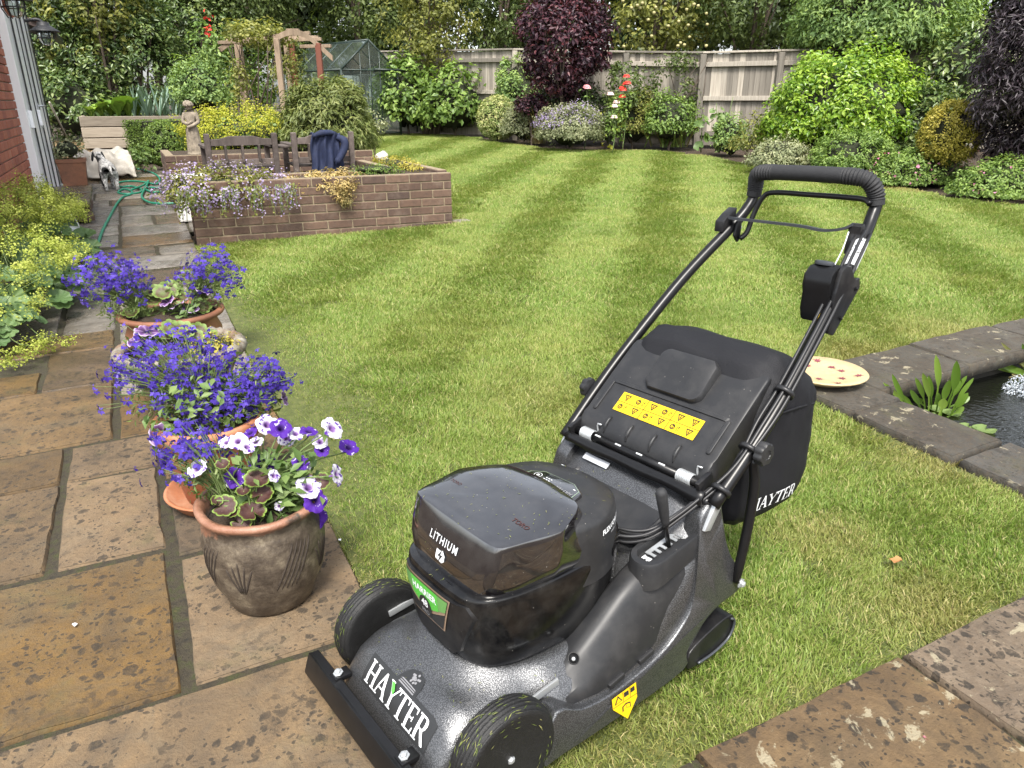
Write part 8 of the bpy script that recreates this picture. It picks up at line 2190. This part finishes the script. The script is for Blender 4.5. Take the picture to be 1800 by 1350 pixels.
def petunia_mesh(seed, star=False):
    r = np.random.default_rng(seed); V, rad, stv, F = [], [], [], []; seg, rings = 40, 8; ph = r.random() * 6.28
    prof = [(0.09, -0.75), (0.12, -0.45), (0.17, -0.18), (0.30, -0.05), (0.5, 0.02), (0.72, 0.05), (0.88, 0.05), (1.0, 0.02)]
    for i, (R0, z) in enumerate(prof):
        for j in range(seg):
            a = 2 * math.pi * j / seg; q = i / (rings - 1)
            lob = 1 - 0.13 * q ** 3 * (0.5 - 0.5 * math.cos(a * 5)) ** 2 if False else 1 - 0.14 * q ** 3 * abs(math.sin(a * 2.5)) ** 6
            ruf = 0.07 * q ** 3 * math.sin(a * 7 + ph) + 0.05 * q ** 3 * math.sin(a * 12 + 2 * ph)
            V.append((R0 * lob * math.cos(a), R0 * lob * math.sin(a), z + ruf)); rad.append(max(0.0, (R0 - 0.12) / 0.88)); stv.append((abs(math.cos(a * 2.5)) ** 14) * min(1, q * 1.4) * 0.8)
    for i in range(rings - 1):
        for j in range(seg): a = i * seg + j; b = i * seg + (j + 1) % seg; F.append((a, b, b + seg, a + seg))
    me = mesh('flower', V, F, True); fattr(me, 'rad', rad); fattr(me, 'star', stv); return me
PTW = [petunia_mesh(80 + i) for i in range(4)]; PTV = [petunia_mesh(90 + i) for i in range(4)]; PTS = [petunia_mesh(95 + i) for i in range(3)]
for q in PTW: q.materials.append(PETUNIA_WHITE)
for q in PTV: q.materials.append(PETUNIA_VIOLET)
for q in PTS: q.materials.append(PETUNIA_STAR)
def petunia(label, root, spots, size, d_of, group='petunias in the pots', leaves=90, spread=None, look=0.55):
    root = np.asarray(root, float); t = thing('petunia', root, label, 'flowers', group); Ps = []
    for i, (px, py, kind, s) in enumerate(spots):
        p = d_of(px, py); Ps.append(p); v = unit(C0 - p); out = unit(p - root)
        nr = unit(v * look + out * 0.45 + np.array([0, 0, 0.2]) + rng.normal(0, 0.28, 3))
        me = {'w': PTW, 'v': PTV, 's': PTS}[kind][i % (3 if kind == 's' else 4)]
        put('flower', me, None, t, face_matrix(p, nr, rnd.random() * 6.28, size * s))
        link('flower_stalk', tube_mesh('flower_stalk', [root + rng.normal(0, 0.02, 3), (root + p) / 2 + np.array([0, 0, 0.03]), p - nr * size * 0.7], 0.002, 5, 4), STEM, t)
    if leaves:
        Ps = np.array(Ps); k = rng.integers(0, len(Ps), leaves); f = rng.uniform(0.2, 0.8, (leaves, 1)); q = root + (Ps[k] - root) * f + rng.normal(0, 0.022, (leaves, 3))
        nr = unit(np.array([0, -0.3, 0.8]) + rng.normal(0, 0.5, (leaves, 3)))
        o = link('leaves', leaf_mesh('leaves', q, nr, unit(q - root) + rng.normal(0, 0.5, (leaves, 3)), rng.uniform(0.025, 0.05, leaves), rng.uniform(0.013, 0.024, leaves), rng.random(leaves), 0.2), LEAF_SOFT, t); o['kind'] = 'stuff'
    return t
# ---- front pot: weathered, incised pattern
A0 = G(480, 1040); A0[2] = float(hgt(*A0[:2]))
POT = thing('flower_pot', A0, 'dark weathered glazed pot with incised leaf pattern and chipped terracotta rim, nearest the camera', 'pot')
PK = 0.94
prof = [(0.108, 0.0), (0.116, 0.006), (0.128, 0.04), (0.146, 0.075), (0.1475, 0.078), (0.150, 0.086), (0.1515, 0.089), (0.162, 0.15), (0.165, 0.2), (0.16, 0.245), (0.153, 0.268), (0.162, 0.278), (0.170, 0.285), (0.171, 0.294), (0.163, 0.3), (0.15, 0.297), (0.143, 0.27), (0.14, 0.24)]
prof = [(r_ * PK, z_) for r_, z_ in prof]
me = lathe_mesh('pot_body', prof, 72, True, tuple([0, 0, 0]), fn=lambda a, z: 1 + (0.012 * math.sin(a * 3 + 1) + 0.008 * math.sin(a * 7)) * max(0, (z - 0.265) / 0.03))
me.materials.append(WEATHERED); o = bpy.data.objects.new('pot_body', me); C.objects.link(o); o.parent = POT
def pot_r(z): return float(np.interp(z, [q[1] for q in prof[:11]], [q[0] for q in prof[:11]]))
GROOVE = simple('incised_groove', (0.035, 0.025, 0.018), 0.8, 0, 0.2, 40)
for k in range(8):
    a0 = 2 * math.pi * k / 8 + 0.2
    for j in range(5):
        if k % 2: pa, za, pb, zb_ = a0 + 0.02 * (j - 2), 0.10, a0 + 0.11 * (j - 2), 0.10 + 0.10 - 0.012 * abs(j - 2)
        else: pa, za, pb, zb_ = a0 - 0.22 + 0.085 * j, 0.10, a0 + 0.12 + 0.085 * j, 0.225
        P_ = [(pot_r(z) * math.cos(a) * 0.999, pot_r(z) * math.sin(a) * 0.999, z) for a, z in [(pa + (pb - pa) * t, za + (zb_ - za) * t) for t in np.linspace(0, 1, 8)]]
        me = tube_mesh('groove', P_, [0.0008] + [0.0026] * 6 + [0.0008], 5); me.materials.append(GROOVE); o = bpy.data.objects.new('groove', me); C.objects.link(o); o.parent = POT
link('pot_soil', lathe_mesh('pot_soil', [(0.148, 0.25), (0.1, 0.262), (0.01, 0.27)], 24, True, tuple(A0)), SOIL, POT)
# ---- second pot: orange terracotta on a saucer
B0 = G(388, 872); B0[2] = float(hgt(*B0[:2]))
PB = thing('flower_pot', B0, 'orange terracotta pot on a saucer behind the weathered pot', 'pot')
link('pot_body', lathe_mesh('pot_body', [(0.1, 0.02), (0.105, 0.022), (0.15, 0.235), (0.152, 0.24), (0.168, 0.245), (0.172, 0.29), (0.166, 0.298), (0.152, 0.296), (0.145, 0.26)], 48, True, tuple(B0)), TERRACOTTA, PB)
link('saucer', lathe_mesh('saucer', [(0.12, 0.0), (0.14, 0.002), (0.168, 0.04), (0.172, 0.042), (0.168, 0.046), (0.16, 0.044), (0.135, 0.012), (0.05, 0.01)], 48, True, tuple(B0)), TERRACOTTA, PB)
link('pot_soil', lathe_mesh('pot_soil', [(0.152, 0.27), (0.01, 0.275)], 24, True, tuple(B0)), SOIL, PB)
# ---- third: stone bowl with a rope rim
C1 = at(318, 613, 0.30); C1[2] = float(hgt(*C1[:2]))
PC = thing('stone_bowl', C1, 'pale lichened stone bowl planter with a rope rim, third pot from the camera', 'pot')
link('bowl_body', lathe_mesh('bowl_body', [(0.12, 0.0), (0.13, 0.03), (0.12, 0.06), (0.17, 0.13), (0.21, 0.22), (0.225, 0.26), (0.22, 0.265), (0.2, 0.25)], 48, True, tuple(C1)), CAST_STONE, PC)
P_ = []
V, F = [], []; n1, n2 = 140, 10
for i in range(n1):
    a = 2 * math.pi * i / n1
    for j in range(n2):
        b = 2 * math.pi * j / n2; r_ = 0.026 * (1 + 0.16 * math.sin(a * 34 + b)); V.append((C1[0] + (0.232 + r_ * math.cos(b)) * math.cos(a), C1[1] + (0.232 + r_ * math.cos(b)) * math.sin(a), C1[2] + 0.282 + r_ * math.sin(b)))
for i in range(n1):
    for j in range(n2): F.append((i * n2 + j, ((i + 1) % n1) * n2 + j, ((i + 1) % n1) * n2 + (j + 1) % n2, i * n2 + (j + 1) % n2))
link('rope_rim', mesh('rope_rim', V, F, True), CAST_STONE, PC)
link('bowl_soil', lathe_mesh('bowl_soil', [(0.215, 0.26), (0.01, 0.275)], 24, True, tuple(C1)), SOIL, PC)
mound('stonecrop', 'low green stonecrop along the rim of the stone bowl', C1 + np.array([0.13, -0.05, 0.29]), (0.09, 0.12, 0.03), L_GOLD, 0.018, 'plant', 500)
# ---- fourth: brown terracotta bowl
D0 = at(303, 556, 0.27); D0[2] = float(hgt(*D0[:2]))
PD = thing('flower_pot', D0, 'wide brown terracotta bowl farthest along the row of pots', 'pot')
link('pot_body', lathe_mesh('pot_body', [(0.15, 0.0), (0.165, 0.02), (0.215, 0.11), (0.222, 0.17), (0.2, 0.225), (0.205, 0.235), (0.238, 0.25), (0.246, 0.262), (0.24, 0.275), (0.22, 0.275), (0.2, 0.24)], 48, True, tuple(D0)), TERRACOTTA_DARK, PD)
link('pot_soil', lathe_mesh('pot_soil', [(0.21, 0.25), (0.01, 0.265)], 24, True, tuple(D0)), SOIL, PD)
# ---- planting
def plane_d(c, tilt=0.0):
    """photo pixel -> point on the camera-facing plane through c"""
    c = np.asarray(c, float); n_ = unit(C0 - c)
    def f(px, py, dd=0.0):
        d = ray(px, py); t = ((c - C0) @ n_) / (d @ n_); return C0 + d * t
    return f
def zz(px, py): return 200 + px / 3.067, 680 + py / 3.067
rA = A0 + np.array([0, 0, 0.27])
cA = A0 + np.array([0.0, -0.0, 0.36])
fA = plane_d(cA)
jit = lambda f, s: (lambda px, py: f(px, py) + rng.normal(0, s, 3))
ps = [(825, 205, 'w', 1.05), (895, 232, 'v', 1.0), (930, 275, 'w', 0.9), (975, 258, 'w', 0.8), (1045, 245, 'v', 0.85), (1160, 235, 'w', 1.15), (1265, 325, 'v', 1.0), (1105, 300, 'w', 0.75), (1115, 345, 'v', 0.7), (670, 295, 'w', 0.9), (610, 300, 'w', 0.75), (765, 300, 'w', 0.7), (735, 248, 'v', 0.7), (455, 440, 'w', 0.95), (800, 410, 'v', 1.25), (650, 490, 'v', 1.0), (1000, 412, 'v', 0.8), (1015, 425, 'w', 0.85), (860, 480, 'w', 0.6), (1185, 475, 'w', 1.05), (1040, 540, 'w', 1.2), (1075, 612, 'v', 1.1), (1085, 705, 'v', 1.15), (720, 330, 'w', 0.7), (890, 640, 'w', 0.45), (950, 740, 'w', 0.4)]
petunia('white petunias splashed with violet filling the nearest weathered pot', rA, [(*zz(a, b), k, s) for a, b, k, s in ps], 0.0285, lambda px, py: fA(px, py) + unit(C0 - cA) * rnd.uniform(0.0, 0.09), leaves=420, look=0.6)
gs = [(775, 500, 1.1), (800, 580, 0.95), (600, 640, 1.0), (645, 665, 0.6), (745, 670, 1.15), (690, 735, 0.85), (700, 560, 0.6), (590, 420, 0.6), (1110, 510, 0.8), (560, 610, 0.5)]
geranium('maroon-leaved geranium with green leaf edges low in the nearest weathered pot', rA + np.array([-0.02, -0.06, 0]), [(*zz(a, b), s) for a, b, s in gs], GLD, 0.031, lambda px, py: fA(px, py) + unit(C0 - cA) * 0.05)
lobelia('blue lobelia hanging over the left side of the nearest weathered pot', rA + np.array([-0.06, 0.0, 0]), fA(*zz(430, 440)) + np.array([0, 0.05, 0]), (0.085, 0.08, 0.11), 150, 301)
rB = B0 + np.array([0, 0, 0.28]); cB = B0 + np.array([-0.02, 0, 0.40]); fB = plane_d(cB)
lobelia('large mass of blue lobelia filling the orange pot on the saucer, left part', rB, fB(300, 680) + np.array([0, 0.08, 0]), (0.18, 0.15, 0.15), 430, 311)
lobelia('blue lobelia of the orange pot, middle part behind the white petunias', rB, fB(385, 715), (0.15, 0.13, 0.12), 330, 317)
lobelia('blue lobelia of the orange pot, right part towards the lawn', rB + np.array([0.05, 0, 0]), fB(458, 680), (0.10, 0.10, 0.11), 210, 323)
petunia('dark purple petunia on the left rim of the orange pot', rB + np.array([-0.1, -0.05, 0]), [(285, 765, 's', 1.2), (298, 778, 's', 0.9), (500, 700, 's', 0.8)], 0.034, fB, leaves=60)
foliage('leaves', fB(380, 700), (0.2, 0.14, 0.1), LEAF_SOFT, 0.035, PB if False else bpy.data.objects[PB.name], nseed(), 240, shell=(0.2, 1), floor=False)
rC = C1 + np.array([0, 0, 0.27]); fC = plane_d(C1 + np.array([-0.02, 0, 0.36]))
geranium('green-leaved geranium with bronze zones in the stone bowl', rC, [(300, 585, 1.0), (325, 580, 1.15), (345, 590, 1.0), (362, 597, 1.2), (335, 602, 0.9), (310, 600, 0.9), (285, 600, 0.9), (268, 610, 0.9), (295, 620, 0.8), (350, 612, 0.8), (275, 590, 0.7), (318, 592, 0.8)], GLG, 0.043, jit(fC, 0.02))
petunia('dark purple petunia at the left edge of the stone bowl', rC + np.array([-0.14, 0, 0]), [(259, 582, 's', 1.1), (243, 600, 's', 1.0), (250, 592, 's', 0.8)], 0.045, fC, leaves=40)
rD = D0 + np.array([0, 0, 0.26]); cD = D0 + np.array([0, 0, 0.36]); fD = plane_d(cD)
lobelia('round clump of blue lobelia on the left of the brown bowl', rD + np.array([-0.12, 0, 0]), fD(198, 505), (0.16, 0.14, 0.17), 400, 331, 0.017)
lobelia('loose clump of blue lobelia on the right of the brown bowl', rD + np.array([0.12, 0, 0]), fD(370, 490), (0.14, 0.14, 0.15), 270, 337, 0.017)
geranium('dark green geranium in the middle of the brown bowl', rD, [(262, 515, 1.0), (280, 505, 1.0), (300, 500, 1.05), (318, 500, 1.0), (290, 520, 1.1), (270, 535, 1.0), (310, 515, 0.9), (335, 510, 0.9), (345, 530, 0.9), (255, 545, 0.9), (300, 545, 1.0), (325, 548, 0.8), (285, 548, 0.9), (360, 540, 0.8)], GLG, 0.048, jit(fD, 0.025))
petunia('dark purple petunias with pale edges in front of the brown bowl', rD + np.array([0.05, -0.1, 0]), [(352, 512, 's', 1.15), (313, 536, 's', 1.1), (335, 541, 's', 0.8), (294, 529, 's', 0.8)], 0.05, lambda px, py: fD(px, py) + unit(C0 - cD) * 0.06, leaves=70)
# ================================================================== lady's mantle along the house
LM = [round_leaf('leaf', 1.0, 9, 120 + i, 0.28, 0.10, 5, 45, True, 0.03, 0.035) for i in range(4)]
for q in LM: q.materials.append(MANTLE)
clumps_ = [((18, 600), 0.38, 'large-leaved lady\'s mantle clump at the left picture edge nearest the camera'), ((80, 545), 0.36, 'lady\'s mantle clump with round leaves beside the hose end'), ((40, 500), 0.5, 'tall frothy lady\'s mantle clump in the middle of the left bed'), ((100, 470), 0.42, 'lady\'s mantle clump flopping over the bucket'), ((30, 430), 0.46, 'lady\'s mantle clump against the house wall'), ((95, 425), 0.34, 'farthest lady\'s mantle clump beside the door step')]
for i, ((px, py), hh, lab) in enumerate(clumps_):
    b = G(px, py); b[0] -= 0.12; zb_ = float(hgt(*b[:2])); b[2] = zb_
    t = thing('lady_mantle', b, lab, 'flowers', 'lady\'s mantle along the house'); rr = 0.40 if i else 0.32
    for k in range(72):
        a = rnd.random() * 6.28; q = math.sqrt(rnd.random()); z = hh * (0.08 + 0.3 * rnd.random() + 0.45 * (1 - q * q)) + rnd.uniform(-0.03, 0.03)
        p = b + np.array([rr * q * math.cos(a), rr * q * math.sin(a), z]); nr = unit(np.array([0.5 * q * math.cos(a), 0.5 * q * math.sin(a) - 0.25, 0.8]) + rng.normal(0, 0.2, 3))
        put('leaf', LM[k % 4], None, t, face_matrix(p, nr, rnd.random() * 6.28, rnd.uniform(0.045, 0.085)))
    n = 6500 if i != 0 else 2200
    c = b + np.array([0.02, -0.02, hh * (0.92 if i else 0.6)])
    pos, nr, ax_, ti = crown_pts(c, (rr * 1.12, rr * 1.12, hh * 0.5), n, 110, 0.05, nseed(), (0.55, 1.05), 0.15, -0.2)
    o = link('flower_sprays', leaf_mesh('flower_sprays', pos, nr, ax_, rng.uniform(0.009, 0.017, n), rng.uniform(0.008, 0.014, n), ti, 0.1), MANTLE_FLOWER, t); o['kind'] = 'stuff'
    V, F = [], []
    for k in range(70):
        e = pos[rnd.randrange(n)]; s_ = b + np.array([rnd.gauss(0, 0.08), rnd.gauss(0, 0.08), hh * 0.3]); tube_geo([s_, (s_ + e) / 2 + np.array([0, 0, 0.03]), e], 0.0014, 3, False, V, F)
    o = link('flower_stems', mesh('flower_stems', V, F), STEM, t); o['kind'] = 'stuff'
for (px, py) in ((62, 632), (105, 622), (20, 655)):
    c = G(px, py) + np.array([0, 0, 0.07]); n = 420; pos, nr, ax_, ti = crown_pts(c, (0.09, 0.08, 0.045), n, 16, 0.03, nseed(), (0.3, 1.0))
    t = thing('lady_mantle_spray', G(px, py), {62: 'fallen yellow flower spray lying on the slabs at the left', 105: 'yellow flower spray reaching furthest over the slabs', 20: 'yellow flower spray at the left picture edge low on the slabs'}[px], 'flowers')
    o = link('flower_sprays', leaf_mesh('flower_sprays', pos, nr, ax_, 0.011, 0.009, ti, 0.1), MANTLE_FLOWER, t); o['kind'] = 'stuff'
    link('stem', tube_mesh('stem', [G(px - 50, py - 20) + np.array([0, 0, 0.1]), c + np.array([-0.06, 0, 0.03]), c], 0.002, 5, 4), STEM, t)
mound('violas', 'small dark violas beside the door step', onX(95, 375, -0.72), (0.12, 0.16, 0.1), L_PURPLE, 0.03, 'flowers', 400)
# ================================================================== pond plants, dish, splash
def lance_leaf(name, base, tip, w, seed, petiole=0.45):
    base, tip = np.asarray(base, float), np.asarray(tip, float); V, F, T = [], [], []; ax_ = unit(tip - base); v = unit(C0 - tip); sd = unit(np.cross(ax_, v)); r = random.Random(seed); ti = r.random(); L = np.linalg.norm(tip - base); nrm_ = np.cross(sd, ax_)
    bend = unit(np.array([r.gauss(0, 1), r.gauss(0, 1), 0])) * L * 0.06
    for k in range(13):
        t = k / 12; p = base + (tip - base) * t + bend * math.sin(math.pi * t)
        ww = 0.0035 if t < petiole else max(0.0, w * math.sin(math.pi * ((t - petiole) / (1 - petiole)) ** 0.85) ** 0.8) * 0.5 + (0.0035 if t < 0.95 else 0)
        V += [p - sd * ww + nrm_ * ww * 0.3, p, p + sd * ww + nrm_ * ww * 0.3]; T += [ti] * 3
    for k in range(12): b = 3 * k; F += [(b, b + 1, b + 4, b + 3), (b + 1, b + 2, b + 5, b + 4)]
    me = mesh(name, V, F, True); fattr(me, 'tint', T); return me
WL = leafmat('water_plant_leaf', [(0.075, 0.14, 0.02), (0.12, 0.21, 0.028), (0.19, 0.28, 0.05)], 0.35, 0.35)
wb = at(1640, 720, wz)
WPt = thing('water_plant', wb, 'clump of upright lance-shaped green leaves at the pond corner', 'plant')
tips = [(1645, 623, .0217), (1682, 633, .0310), (1622, 655, .0217), (1568, 657, .0155), (1588, 668, .0155), (1609, 663, .0155), (1552, 672, .0124), (1670, 667, .0248), (1690, 667, .0186), (1700, 660, .0155), (1712, 664, .0124), (1702, 690, .0248), (1705, 697, .0248), (1632, 660, .0186), (1600, 684, .0186), (1660, 700, .0310), (1612, 700, .0248), (1576, 690, .0155), (1650, 690, .0186), (1695, 715, .0186)]
for i, (tx, ty, w) in enumerate(tips):
    bx = 1640 + (tx - 1640) * 0.45; b = at(bx, 715 + (i % 4) * 6, wz); dd = float(b[:2] @ Fh[:2]) - 0.02 * (i % 3); tp = dep(tx, ty, dd)
    link('leaf', lance_leaf('leaf', b, tp, w, i), WL, WPt)
for (px, py, s) in ((1650, 722, 0.05), (1672, 728, 0.045), (1628, 728, 0.04), (1730, 757, 0.05), (1700, 752, 0.04)):
    put('floating_leaf', RLH[0], None, WPt, Matrix.Translation(Vector(at(px, py, wz + 0.004))) @ Matrix.Scale(s, 4))
IR = thing('iris_clump', at(1805, 655, wz), 'pale arching iris leaves at the right edge of the pond', 'plant')
for i in range(18):
    tx, ty = rnd.uniform(1735, 1830), rnd.uniform(600, 668); b = at(1815 + rnd.uniform(-12, 12), 660, wz); tp = dep(tx, ty, float(b[:2] @ Fh[:2]) - 0.03)
    link('leaf', lance_leaf('leaf', b, tp, 0.016, 50 + i, 0.1), L_STRAW if i % 2 else WL, IR)
# small fountain splash
SPH = thing('fountain', WATER_C, 'small foaming fountain splash at the right edge of the pond', 'fountain')
bm = bmesh.new(); r_ = np.random.default_rng(12)
for k in range(900):
    d_ = unit(r_.normal(size=3)); d_[2] = abs(d_[2]); p = WATER_C + d_ * np.array([0.1, 0.1, 0.1]) * r_.random() ** 0.4
    bmesh.ops.create_icosphere(bm, subdivisions=1, radius=0.0015 + 0.005 * r_.random() ** 3, matrix=Matrix.Translation(Vector(p)))
m = NT('spray_water'); m.set(Roughness=0.05); m.b.inputs['Base Color'].default_value = (0.8, 0.85, 0.9, 1); m.b.inputs['Transmission Weight'].default_value = 0.5
o = link('spray', bm_mesh(bm, 'spray', True), m.m, SPH); o['kind'] = 'stuff'
link('nozzle', tube_mesh('nozzle', [WATER_C - np.array([0, 0, 0.1]), WATER_C + np.array([0, 0, 0.05])], 0.012, 8), BLACK_METAL, SPH)
# cream dish printed with maroon leaves
dc = at(1446, 652, 0.075); DS = thing('bird_dish', (dc[0], dc[1], 0.03), 'shallow cream dish printed with maroon leaves on the pond coping', 'dish')
CREAM = simple('cream_glaze', (0.46, 0.36, 0.2), 0.4, 0, 0.12, 40)
link('dish', lathe_mesh('dish', [(0.09, 0.03), (0.11, 0.032), (0.195, 0.072), (0.2, 0.078), (0.196, 0.082), (0.15, 0.07), (0.05, 0.064), (0.005, 0.064)], 56, True, (dc[0], dc[1], 0.0)), CREAM, DS)
link('foot', lathe_mesh('foot', [(0.1, 0.025), (0.08, 0.05), (0.07, 0.055)], 32, True, (dc[0], dc[1], 0.0)), COPING_STONE, DS)
MAROON = simple('maroon_print', (0.2, 0.045, 0.06), 0.5)
for k in range(11):
    a = 6.28 * k / 11 + 0.3; rr = 0.155 if k % 2 else 0.1; c = np.array([dc[0] + rr * math.cos(a), dc[1] + rr * math.sin(a)]); V = [(c[0], c[1], 0)]; rot_ = rnd.random() * 6.28
    for j in range(14):
        b = 6.283 * j / 14 + rot_; q = (0.026 if j % 2 == 0 else 0.009) * (1.0 if j % 4 else 0.75); V.append((c[0] + q * math.cos(b), c[1] + q * math.sin(b), 0))
    V = [(x, y, float(np.interp(math.hypot(x - dc[0], y - dc[1]), [0, 0.05, 0.15, 0.196], [0.064, 0.064, 0.07, 0.082])) + 0.0025) for x, y, _ in V]
    link('leaf_print', mesh('leaf_print', V, [(0, 1 + j, 1 + (j + 1) % 14) for j in range(14)]), MAROON, DS)
# ---- bits lying about
def bit(name, label, cat, px, py, mat, s, seed):
    p = G(px, py) + np.array([0, 0, 0.006]); r = np.random.default_rng(seed)
    me = round_leaf(name, s, 3, seed, 0.3, 0.3, 2, 12, False, 0.2); me.transform(Matrix.Translation(Vector(p)) @ Matrix.Rotation(r.random() * 6, 4, 'Z') @ Matrix.Rotation(0.25, 4, 'X'))
    tag(link(name, me, mat), label, cat)
bit('fallen_leaf', 'brown fallen leaf on the grass right of the mower', 'leaf', 1573, 990, simple('dead_leaf', (0.35, 0.17, 0.06), 0.7), 0.022, 1)
bit('petal', 'white petal lying on the big slab left of the pots', 'petal', 132, 1102, MATS['white_print'], 0.007, 2)
bit('petal', 'violet petal on the patio slab at lower right', 'petal', 1625, 1302, MATS['petunia_violet'] if False else MAROON, 0.006, 3)
bit('petal', 'white petal beside the nearest pot', 'petal', 598, 952, MATS['white_print'], 0.005, 4)
dcv = thing('drain_cover', G(803, 390), 'small grey drain cover at the right end of the brick planter', 'cover')
link('plate', slab_mesh(2.78, 2.95, 6.72, 6.84, top=0.0, th=0.03), CAST_STONE, dcv)
